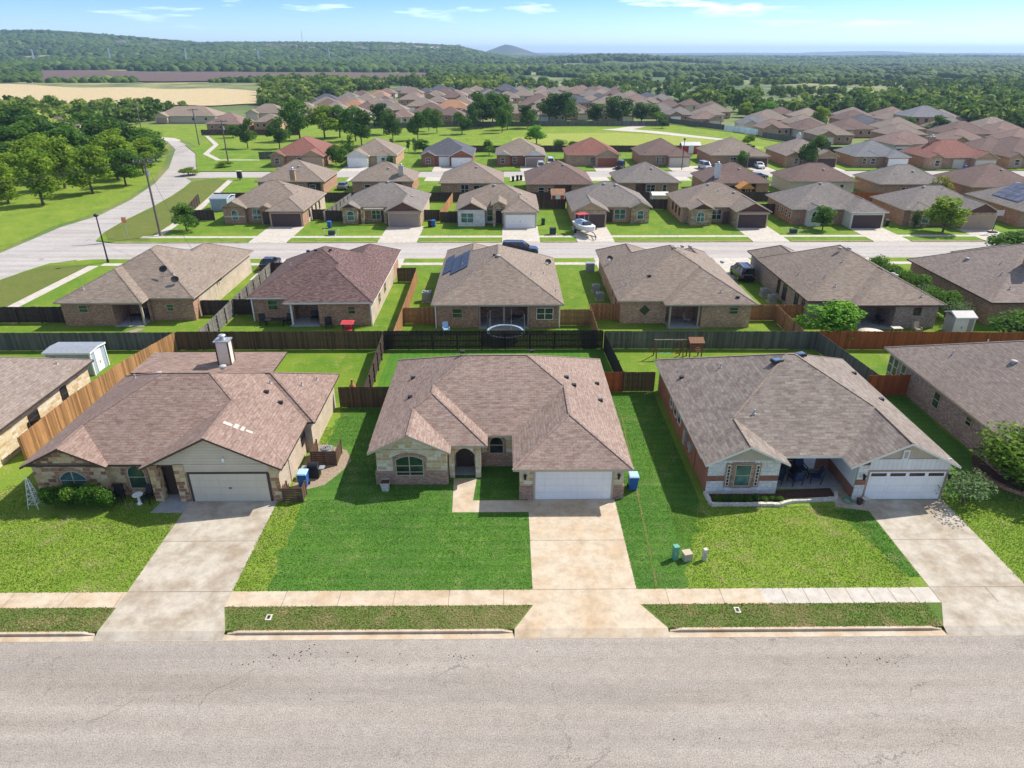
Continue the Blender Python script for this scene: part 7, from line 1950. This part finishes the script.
# ---------------------------------------------------------------- grass blades standing on the nearest lawns
def tufts(name, label, boxes, per, mats, hgt, seed, hole=None):
    rg = np.random.default_rng(seed); Ps = []
    for (x0, x1, y0, y1) in boxes:
        n = int((x1-x0)*(y1-y0)*per)
        Ps.append(np.stack([rg.uniform(x0, x1, n), rg.uniform(y0, y1, n), np.full(n, hgt*0.42)], 1))
    P = np.concatenate(Ps)
    ok = np.ones(len(P), bool)
    for (a, b, c, d) in HOLES: ok &= ~((P[:,0] > a) & (P[:,0] < b) & (P[:,1] > c) & (P[:,1] < d))
    for (f0, f1, a, b) in ((0.25,8.15,1.25,7.05),(-20.5,-14.0,-20.4,-14.7),(21.9,28.65,22.75,28.15)):
        q = np.clip((P[:,1]-25.45)/1.6, 0, 1); ok &= ~((P[:,1] < 27.1) & (P[:,0] > f0+(a-f0)*q-0.05) & (P[:,0] < f1+(b-f1)*q+0.05))
    P = P[ok]
    # patchy: taller and paler in places
    f = np.array([noise.noise(Vector((p[0]*0.9, p[1]*0.9, seed))) for p in P]); g_ = np.array([noise.noise(Vector((p[0]*0.25, p[1]*0.25, seed+3)))for p in P])
    N = rg.normal(size=P.shape); N[:,2] = np.abs(N[:,2])*0.25+0.1; N /= np.linalg.norm(N, axis=1)[:,None]
    U = np.stack([-N[:,1], N[:,0], np.zeros(len(N))], 1); U /= np.linalg.norm(U, axis=1)[:,None]+1e-9
    W = np.cross(N, U); W[W[:,2] < 0] *= -1
    h_ = (hgt*rg.uniform(0.5, 1.2, len(P))*(1+0.5*f))[:,None]; w_ = (0.028*rg.uniform(0.6, 1.5, len(P)))[:,None]
    base = P*np.array([1,1,0]); Q = np.stack([base-U*w_, base+U*w_, base+U*w_*0.5+W*h_, base-U*w_*0.5+W*h_], 1).reshape(-1,3)
    t = np.clip((0.62 if 'verge' in mats else (0.42+0.13*np.sin(P[:,1]*5.6+0.25*P[:,0])*(1+g_) if 'lush' in mats else 0.38))+f*0.85+g_*0.45+rg.normal(0,0.2,len(P)), 0, 1)
    me = np_mesh(name, Q, np.arange(4*len(P)).reshape(-1,4), np.repeat(t, 4), mats)
    o = bpy.data.objects.new(name, me); COL.objects.link(o); stuff(o, label, 'grass')
m_leaf('blade_front', (0.16,0.28,0.030), (0.28,0.38,0.06), (0.62,0.54,0.28), trans=0.5)
m_leaf('blade_lush', (0.075,0.20,0.032), (0.15,0.30,0.045), (0.42,0.46,0.20), trans=0.5)
m_leaf('blade_verge', (0.10,0.20,0.028), (0.25,0.26,0.07), (0.60,0.47,0.27), trans=0.45)
HOLES = [(-22.4,-20.3,35.1,38.5),(-20.32,-14.78,27.2,37),(-3.7,1.45,35.0,36.45),(-3.7,-2.0,35,39),(1.38,6.92,27.2,37),(-14.6,-11.2,36.5,43.3),(12.9,21.5,35.6,40),(20.9,23,35,38),(22.83,28.07,27.2,37),(-30.2,-25.2,35.0,37)]
tufts('grass', 'yellow-green lawn grass before the chimney house', [(-33.3,-12.95,28.17,38.4),(-14.4,-13.3,38,46)], 190, 'blade_front', 0.07, 1)
tufts('grass', 'deep green mown grass of the centre lawn', [(-12.9,1.37,28.17,40.4),(-13.2,-9.0,38.0,49.2),(6.93,10.2,28.17,51.9),(10.2,12.35,33,51.9)], 190, 'blade_lush', 0.055, 2)
tufts('grass', 'dark strip of grass along the right-hand driveway', [(21.6,22.75,29,35.2)], 190, 'blade_lush', 0.08, 7)
tufts('grass', 'yellow-green lawn grass before the porch house', [(10.2,22.0,28.17,35.5),(12.4,28.1,35.4,36.2),(28.06,36,28.17,38.0)], 190, 'blade_front', 0.07, 4)
tufts('grass', 'patchy dry grass of the verge beside the kerb', [(-34,22,25.42,27.1),(28.6,40,25.42,27.1)], 300, 'blade_verge', 0.06, 3)

# ---------------------------------------------------------------- far houses
COLS = dict(tan='shingle_tan', taupe='shingle_taupe', rose='shingle_rose', rosy='shingle_rose', slate='shingle_slate', grey='shingle_grey', darkred='shingle_brown', orange='shingle_orange', brown='shingle_brown', bluegrey='shingle_bluegrey')
FAR = [(-130.5, 298.8, 22.8, 'tan'),(-117.5, 308.7, 16.8, 'taupe'),(-102.2, 265.2, 13.1, 'rose'),(-102.8, 313.9, 15.4, 'taupe'),(-88.8, 271.8, 10.4, 'taupe'),(-91.9, 319.2, 10.4, 'taupe'),(-96.7, 393.8, 14.4, 'slate'),(-88.0, 411.1, 13.3, 'grey'),(-87.1, 445.3, 10.8, 'darkred'),(-77.5, 330.5, 12.1, 'taupe'),(-72.3, 349.2, 11.8, 'orange'),(-65.7, 288.8, 11.0, 'taupe'),(-75.7, 439.9, 11.9, 'orange'),(-65.0, 439.8, 11.9, 'taupe'),(-63.4, 385.4, 10.4, 'brown'),(-63.3, 349.1, 11.4, 'grey'),(-50.1, 330.3, 10.8, 'taupe'),(-41.7, 293.3, 7.2, 'rose'),(-53.7, 429.6, 11.0, 'taupe'),(-52.6, 485.2, 9.8, 'slate'),(-40.8, 355.6, 14.5, 'taupe'),(-35.8, 385.1, 11.5, 'taupe'),(-38.3, 461.2, 13.7, 'brown'),(-24.9, 342.3, 15.8, 'orange'),(-22.7, 385.0, 10.4, 'taupe'),(-24.6, 461.1, 13.7, 'taupe'),(-11.8, 472.6, 11.5, 'slate'),(-16.1, 401.6, 9.8, 'brown'),(-9.9, 355.4, 8.7, 'taupe'),(0.8, 419.5, 13.6, 'taupe'),(9.5, 484.6, 13.1, 'taupe'),(-1.3, 362.3, 11.8, 'taupe'),(3.2, 312.9, 10.7, 'taupe'),(10.2, 410.2, 12.2, 'taupe'),(11.0, 362.1, 9.8, 'brown'),(23.5, 429.0, 11.6, 'taupe'),(31.3, 449.6, 9.7, 'taupe'),(34.9, 419.2, 9.1, 'slate'),(15.5, 329.7, 10.8, 'taupe'),(42.8, 419.2, 9.1, 'brown'),(31.6, 355.0, 9.6, 'tan'),(30.5, 312.7, 9.4, 'taupe'),(39.5, 348.2, 9.5, 'slate'),(53.6, 419.1, 9.1, 'slate'),(40.6, 318.1, 9.5, 'taupe'),(59.9, 392.4, 11.7, 'taupe'),(67.0, 384.2, 8.9, 'slate'),(74.9, 376.3, 10.2, 'taupe'),(64.2, 335.3, 10.1, 'grey'),(83.5, 368.8, 9.0, 'brown'),(91.7, 361.4, 9.8, 'brown'),(97.0, 341.3, 11.2, 'brown'),(68.8, 317.8, 13.0, 'grey'),(78.7, 283.1, 10.1, 'rosy'),(86.2, 274.4, 10.6, 'tan'),(90.9, 262.4, 10.1, 'bluegrey'),(92.9, 247.9, 8.2, 'rose'),(117.2, 306.7, 9.2, 'darkred'),(122.8, 291.8, 12.0, 'tan'),(100.9, 237.9, 14.5, 'rose'),(128.4, 282.7, 10.1, 'tan'),(103.5, 225.7, 11.3, 'taupe'),(131.3, 262.0, 11.6, 'slate'),(113.6, 220.0, 18.4, 'orange'),(139.9, 258.2, 10.7, 'darkred'),(151.7, 258.1, 14.3, 'bluegrey'),(115.4, 202.3, 12.4, 'rosy'),(147.9, 228.3, 14.0, 'brown'),(154.6, 219.7, 10.4, 'bluegrey'),(-160.6, 257.1, 10.6, 'brown'),(128.0, 183.0, 12.9, 'brown'),(20.2, 376.8, 9.2, 'taupe'),(50.5, 341.7, 9.3, 'brown'),(55.9, 329.4, 9.0, 'taupe')]
word = dict(tan='tan', taupe='taupe', rose='rose-brown', rosy='rose-brown', slate='slate', grey='grey', darkred='dark red-brown', orange='orange', brown='brown', bluegrey='blue-grey')
ordn = ['first','second','third','fourth','fifth','sixth','seventh','eighth','ninth','tenth','eleventh','twelfth','thirteenth','fourteenth','fifteenth','sixteenth','seventeenth','eighteenth','nineteenth','twentieth']
def zone(x, y):
    if x < -80 and y < 330: return 'left of the park'
    if x > 60 and y < 300: return 'right of the park'
    if y < 345: return 'in the nearest rows behind the park'
    if y < 400: return 'in the middle rows behind the park'
    return 'in the farthest rows behind the park'
rf_ = random.Random(9)
extra_far = []
for j_ in range(14):
    for i_ in range(16):
        X_ = -104+i_*13.6+rf_.uniform(-1.5,1.5)+(6 if j_ % 2 else 0); Y_ = 303+j_*15.5
        if X_ > 97-(Y_-303)*0.12 or X_ < -104+(Y_-303)*0.16: continue
        extra_far.append((X_, Y_, rf_.uniform(11,13.4), rf_.choice(['taupe','taupe','brown','tan','slate','rose','grey','taupe','brown'])))
for j_ in range(6):
    for i_ in range(7):
        X_ = 70+i_*16.5+(7 if j_ % 2 else 0)+rf_.uniform(-1.5,1.5); Y_ = 209+j_*17.5
        if X_ < 108-(Y_-209)*0.38 or X_ > 172: continue
        extra_far.append((X_, Y_, rf_.uniform(11.5,14), rf_.choice(['taupe','brown','tan','rose','grey','taupe'])))
extra_grid, extra_far = extra_far, []
for X_, Y_ in [(-84,352),(-52,405),(-30,425),(-8,440),(24,465),(52,372),(-20,500),(44,462),(66,352),(-70,505),(-46,515),(0,525),(18,395),(-33,318),(-76,470),(-14,318),(88,330),(-2,392),(-60,470),(-34,372),(30,402),(-60,318)]: extra_far.append((X_, Y_, rf_.uniform(11,15), rf_.choice(['taupe','taupe','brown','tan','slate','rose','grey'])))
allf = [(x_, y_, w_, c_) for x_, y_, w_, c_ in FAR+extra_far+extra_grid]
# nothing may stand inside its neighbour
keep = []
for q in allf:
    w_ = max(q[2], 10.0)
    if all(abs(q[0]-k[0]) > (w_+max(k[2],10))/2*0.93 or abs(q[1]-k[1]) > 13.6 for k in keep): keep.append(q)
allf = keep
byz = {}
for q in allf: byz.setdefault((zone(q[0], q[1]), word[q[3]]), []).append(q)
for key, lst in byz.items():
    lst.sort(key=lambda q: q[0]/q[1])
    for i, (x_, y_, w_, c_) in enumerate(lst):
        w_ = max(w_, 10.0)*1.08; d_ = min(13.5, w_*0.95)
        lab = ((ordn[i] if i < 20 else '%dth' % (i+1))+' from the left of the ' if len(lst) > 1 else 'the only ')+key[1]+' roofed house'+('s ' if len(lst) > 1 else ' ')+key[0]
        two = (c_ == 'bluegrey' and 140 < x_ < 153)
        zt = 5.4 if two else 2.7
        wm = rf_.choice(['brick_tan','brick_brown','siding_beige','brick_tan','brick_brown','siding_beige'])
        bl = [B(x_-w_/2, x_+w_/2, y_, y_+d_, z=zt)]; wl = [(x_-w_/2+0.45, x_+w_/2-0.45, y_+0.5, y_+d_-0.45)]
        gx = x_+w_/2-3.0 if rf_.random() < 0.5 else x_-w_/2+3.0
        bl.append(B(gx-2.9, gx+2.9, y_-1.7, y_+5, ax='y', e=(1 if rf_.random() < 0.45 else 0, 1), z=2.7)); wl.append((gx-2.5, gx+2.5, y_-1.2, y_+2, 0, 2.7))
        h = house('far_house', lab, (x_, y_+d_/2), bl, wl, wm, COLS[c_], 'trim_beige', 'houses of the far subdivision', ztop=zt, cap=COLS[c_])
        g_ = MB(); g_.box(gx-2.0, gx+2.0, y_-1.26, y_-1.2, 0.05, 2.1)
        g_.build('garage_door', rf_.choice(['door_cream','door_white','door_tan','door_cream']), h)
        sgn = -1 if gx > x_ else 1
        for k, dx in enumerate((0.12, 0.33)):
            wx = x_+sgn*(w_*dx); m = MB(); m.box(wx-0.55, wx+0.55, y_+0.43, y_+0.5, 0.9, 2.1); f_ = m.build('window', 'trim_white', h)
            m = MB(); m.box(wx-0.45, wx+0.45, y_+0.40, y_+0.43, 1.0, 2.0); m.build('pane', 'glass_dark', f_)
            if two: m = MB(); m.box(wx-0.55, wx+0.55, y_+0.43, y_+0.5, 3.6, 4.8); m.build('window', 'glass_dark', h)

# ---------------------------------------------------------------- woods: masses of crowns nobody could count
def inside(x, y, poly):
    c = False; n = len(poly); j = n-1
    for i in range(n):
        xi, yi = poly[i]; xj, yj = poly[j]
        if (yi > y) != (yj > y) and x < (xj-xi)*(y-yi)/(yj-yi)+xi: c = not c
        j = i
    return c
SUB = [(-145,262),(-150,330),(-112,345),(-112,440),(-90,525),(30,540),(60,478),(90,420),(112,330),(160,325),(185,262),(178,205),(140,160),(100,120),(-66,120),(-100,225)]
def blob(rng, lod):
    bpy_m = ICO[lod]; V = bpy_m[0].copy()
    V *= (1+rng.normal(0, 0.16, (len(V),1)))
    return V
def ico(sub):
    import bmesh
    bm = bmesh.new(); bmesh.ops.create_icosphere(bm, subdivisions=sub, radius=1.0)
    V = np.array([v.co[:] for v in bm.verts]); F = np.array([[v.index for v in f.verts] for f in bm.faces]); bm.free()
    keepf = [f for f in F if V[f][:,2].mean() > -0.35]
    return V, np.array(keepf)
ICO = {1: ico(1), 2: ico(2)}
def field_open(x, y):
    t = x/y
    if -0.82 < t < -0.325 and 342 < y < 712: return True
    if -0.62 < t < -0.10 and 735 < y < 1085: return True
    if -0.215 < t < 0.01 and 640 < y < 870 and 0 < (y-640-714*(t+0.21)) < 62: return True
    return False
def mask_n(x, y, s, o): return noise.noise(Vector((x/s, y/s, o)))
# near woods: crowns of leaf quads
rng = np.random.default_rng(7)
protoP = []
for q in range(6):
    P, N, T, L = crown_points(rng, 230, 'round', 8)
    protoP.append(leaves(rng, P, N, np.full(230, 0.085), T)[0:3])
def leafy_wood(name, label, spots):
    Vs, Fs, Ts = [], [], []; off = 0
    for (x, y, z, h, w, tn) in spots:
        Q, F, T = protoP[rng.integers(6)]
        a = rng.uniform(0, 6.28); c, s = math.cos(a), math.sin(a)
        V = np.empty_like(Q); V[:,0] = (Q[:,0]*c-Q[:,1]*s)*w*1.35+x; V[:,1] = (Q[:,0]*s+Q[:,1]*c)*w*1.35+y; V[:,2] = Q[:,2]*h*1.02+z-h*0.08
        Vs.append(V); Fs.append(F+off); Ts.append(np.clip(T*0.55+tn, 0, 1)); off += len(V)
    me = np_mesh(name, np.concatenate(Vs), np.concatenate(Fs), np.concatenate(Ts), 'leaf_wood')
    o = bpy.data.objects.new(name, me); COL.objects.link(o); stuff(o, label, 'woodland')
sp_l, sp_r, sp_m = [], [], []
y = 205.0
while y < 700:
    st = 6.6+y*0.0062
    x = -0.92*y
    while x < 0.92*y:
        px_, py_ = x+rng.uniform(-.45,.45)*st, y+rng.uniform(-.45,.45)*st
        x += st
        if inside(px_, py_, SUB) or field_open(px_, py_): continue
        t = px_/py_
        if px_ < 0:
            if py_ < 228 and px_ > -122: continue
            if py_ < 262 and px_ > -145: continue
            if -0.64 < t < -0.50 and 236 < py_ < 275 : continue
            if mask_n(px_, py_, 55, 3.1) < (-0.30 if py_ < 470 else -0.12): continue
            if py_ > 712 and mask_n(px_, py_, 90, 5) < 0: continue
        else:
            if px_ < 175 and py_ < 262: continue
            d = mask_n(px_, py_, 46, 9.4)+0.5*mask_n(px_, py_, 17, 2.2)
            lim = -0.3 if py_ < 360 else (0.16 if py_ < 640 else 0.06)
            if px_ > 70 and py_ < 330+0.1*px_: lim = -0.9
            if d < lim: continue
        hh = rng.uniform(6.5, 10.5)*(1.0 if px_ < 0 or py_ < 430 else 0.72); ww = hh*rng.uniform(0.85, 1.2)
        tn = (0.12 if px_ < 0 else 0.03)+0.5*rng.uniform()**1.5+0.10*mask_n(px_, py_, 60, 1.0)+(0.18 if rng.uniform() < 0.14 else 0)
        (sp_l if px_ < -60 else (sp_r if px_ > 60 else sp_m)).append((px_, py_, terrain_h(px_, py_), hh, ww, tn))
    y += st
leafy_wood('woodland', 'mixed green wood beyond the tan houses on the left', sp_l)
leafy_wood('woodland', 'dense dark green wood with bright crowns beyond the houses on the right', sp_r)
if sp_m: leafy_wood('woodland', 'dark wood directly behind the farthest roofs', sp_m)
def lumpy_wood(name, label, y0, y1, step, size, keepf, lod=1):
    Vs, Fs, Ts = [], [], []; off = 0; BF = ICO[lod][1]; y = y0; cnt = 0
    while y < y1:
        st = step*y; x = -0.92*y
        n = int(1.84*y/st)
        for i in range(n):
            px_ = x+(i+0.5+rng.uniform(-.5,.5))*st; py_ = y+rng.uniform(-.5,.5)*st
            if not keepf(px_, py_): continue
            V = blob(rng, lod); r = size*st*rng.uniform(0.45, 0.85)
            z = terrain_h(px_, py_)
            V = V*np.array([r, r, min(r*0.75, 7.5)])+np.array([px_, py_, z+min(r*0.3, 3.0)])
            Vs.append(V); Fs.append(BF+off); off += len(V)
            tn = 0.08+0.42*rng.uniform()+0.22*mask_n(px_, py_, 160, 4.4)+(0.2 if rng.uniform() < 0.12 else 0)
            Ts.append(np.full(len(V), tn)); cnt += 1
        y += st*0.9
    me = np_mesh(name, np.concatenate(Vs), np.concatenate(Fs), np.clip(np.concatenate(Ts), 0, 1), 'leaf_wood')
    o = bpy.data.objects.new(name, me); COL.objects.link(o); stuff(o, label, 'woodland'); print(name, cnt)
def kA(x, y):
    if field_open(x, y): return False
    m_ = mask_n(x, y, 75, 6.2)+0.5*mask_n(x, y, 26, 2.7)
    return m_ > ((0.10 if x > 0 else -0.10) if y < 1250 else -0.15)
def kB(x, y):
    return mask_n(x, y, 260, 8.8)+0.5*mask_n(x, y, 90, 2.0) > (-0.12 if x > -0.05*y else -0.30)
lumpy_wood('distant_woodland', 'scattered dark trees on the plain between fields and ridge', 690, 1500, 0.0098, 1.0, kA)
lumpy_wood('ridge_woodland', 'wood covering the long ridge and the far plain', 1500, 4200, 0.0078, 0.95, kB)

# ---------------------------------------------------------------- things on the far ridge
rr = random.Random(3)
def ridge_y(t, f): return 1500+f*1150
mm_ = 0
for t, y_, n_ in ((-0.165,2250,7),(-0.30,2200,6),(-0.48,2280,6),(-0.10,2500,3)):
    for k in range(n_):
        tt = t+rr.uniform(-0.05,0.05); yy = y_+rr.uniform(-90,90); xx = tt*yy; z_ = terrain_h(xx, yy)
        root = thing('hillside_building', ('pale building number %s in the group on the wooded ridge' % ordn[mm_]) if False else 'small pale building among the trees on the wooded ridge', 'building', (xx, yy, z_), 'pale buildings scattered on the wooded ridge')
        w_, d_, h_ = rr.uniform(14,26), 12, rr.uniform(7,10)
        m = MB(); m.box(xx-w_/2, xx+w_/2, yy-d_/2, yy+d_/2, z_-4, z_+h_); m.build('wall', 'limestone', root)
        m = MB(); m.mesh([(xx-w_/2-1,yy-d_/2-1,z_+h_),(xx+w_/2+1,yy-d_/2-1,z_+h_),(xx+w_/2+1,yy+d_/2+1,z_+h_),(xx-w_/2-1,yy+d_/2+1,z_+h_),(xx-w_/4,yy,z_+h_+3.5),(xx+w_/4,yy,z_+h_+3.5)],[(0,1,5,4),(2,3,4,5),(1,2,5),(3,0,4)]); m.build('roof', 'shingle_grey', root)
        mm_ += 1
for i, (t, y_, h_) in enumerate(((-0.62,1500,26),(-0.52,1560,26),(-0.42,1600,28),(-0.325,1640,28),(-0.232,1700,30),(-0.265,2640,44))):
    xx = t*y_; z_ = terrain_h(xx, y_)
    root = thing('pylon' if i < 5 else 'radio_mast', (ordn[i]+' from the left of the pale lattice pylons before the ridge') if i < 5 else 'thin radio mast standing on top of the ridge', 'pylon' if i < 5 else 'mast', (xx, y_, z_))
    m = MB(); w_ = 1.8 if i < 5 else 0.5
    for sx in (-1, 1):
        for sy in (-1, 1): m.bar((xx+sx*w_,y_+sy*w_,z_),(xx+sx*0.3,y_+sy*0.3,z_+h_),0.5)
    for k in range(6):
        f = 1-k/6.5; a = w_*f; b = w_*(1-(k+1)/6.5); zz0, zz1 = z_+h_*k/6.5, z_+h_*(k+1)/6.5
        m.bar((xx-a,y_-a,zz0),(xx+b,y_-b,zz1),0.3); m.bar((xx+a,y_-a,zz0),(xx-b,y_-b,zz1),0.3)
    m.build('lattice_tower', 'galvanised', root)
    if i < 5:
        for k in (0.72, 0.84, 0.96):
            m = MB(); m.bar((xx-6*(1.3-k),y_,z_+h_*k),(xx+6*(1.3-k),y_,z_+h_*k),0.5); m.build('crossarm', 'galvanised', root)
# pale quarry cuts on the hill flank
m = MB(); V = []; F = []
for i in range(13):
    for j in range(3):
        t = -0.155+0.115*i/12; y_ = 2330+80*j+12*math.sin(i*1.7); xx = t*y_; V.append((xx, y_, terrain_h(xx, y_)+6.5))
for i in range(12):
    for j in range(2): a = i*3+j; F.append((a, a+3, a+4, a+1))
m.mesh(V, F, 0, True); struct(m.build('quarry_slope', 'rock'))

# ---------------------------------------------------------------- haze
hz = MB(); hz.box(-14500, 14500, -60, 14800, -8, 118)
hzm = bpy.data.materials.new('haze_air'); hzm.use_nodes = True; t_ = hzm.node_tree; t_.nodes.clear()
ho = t_.nodes.new('ShaderNodeOutputMaterial'); hv = t_.nodes.new('ShaderNodeVolumePrincipled')
hv.inputs['Color'].default_value = (0.52, 0.72, 1.0, 1); hv.inputs['Density'].default_value = 0.00012; hv.inputs['Anisotropy'].default_value = 0.2
t_.links.new(hv.outputs[0], ho.inputs['Volume']); MATS['haze_air'] = hzm
ho_ = hz.build('haze', 'haze_air'); stuff(ho_, 'thin bluish haze that fades the far ridge and plain', 'haze')
bpy.context.view_layer.update()
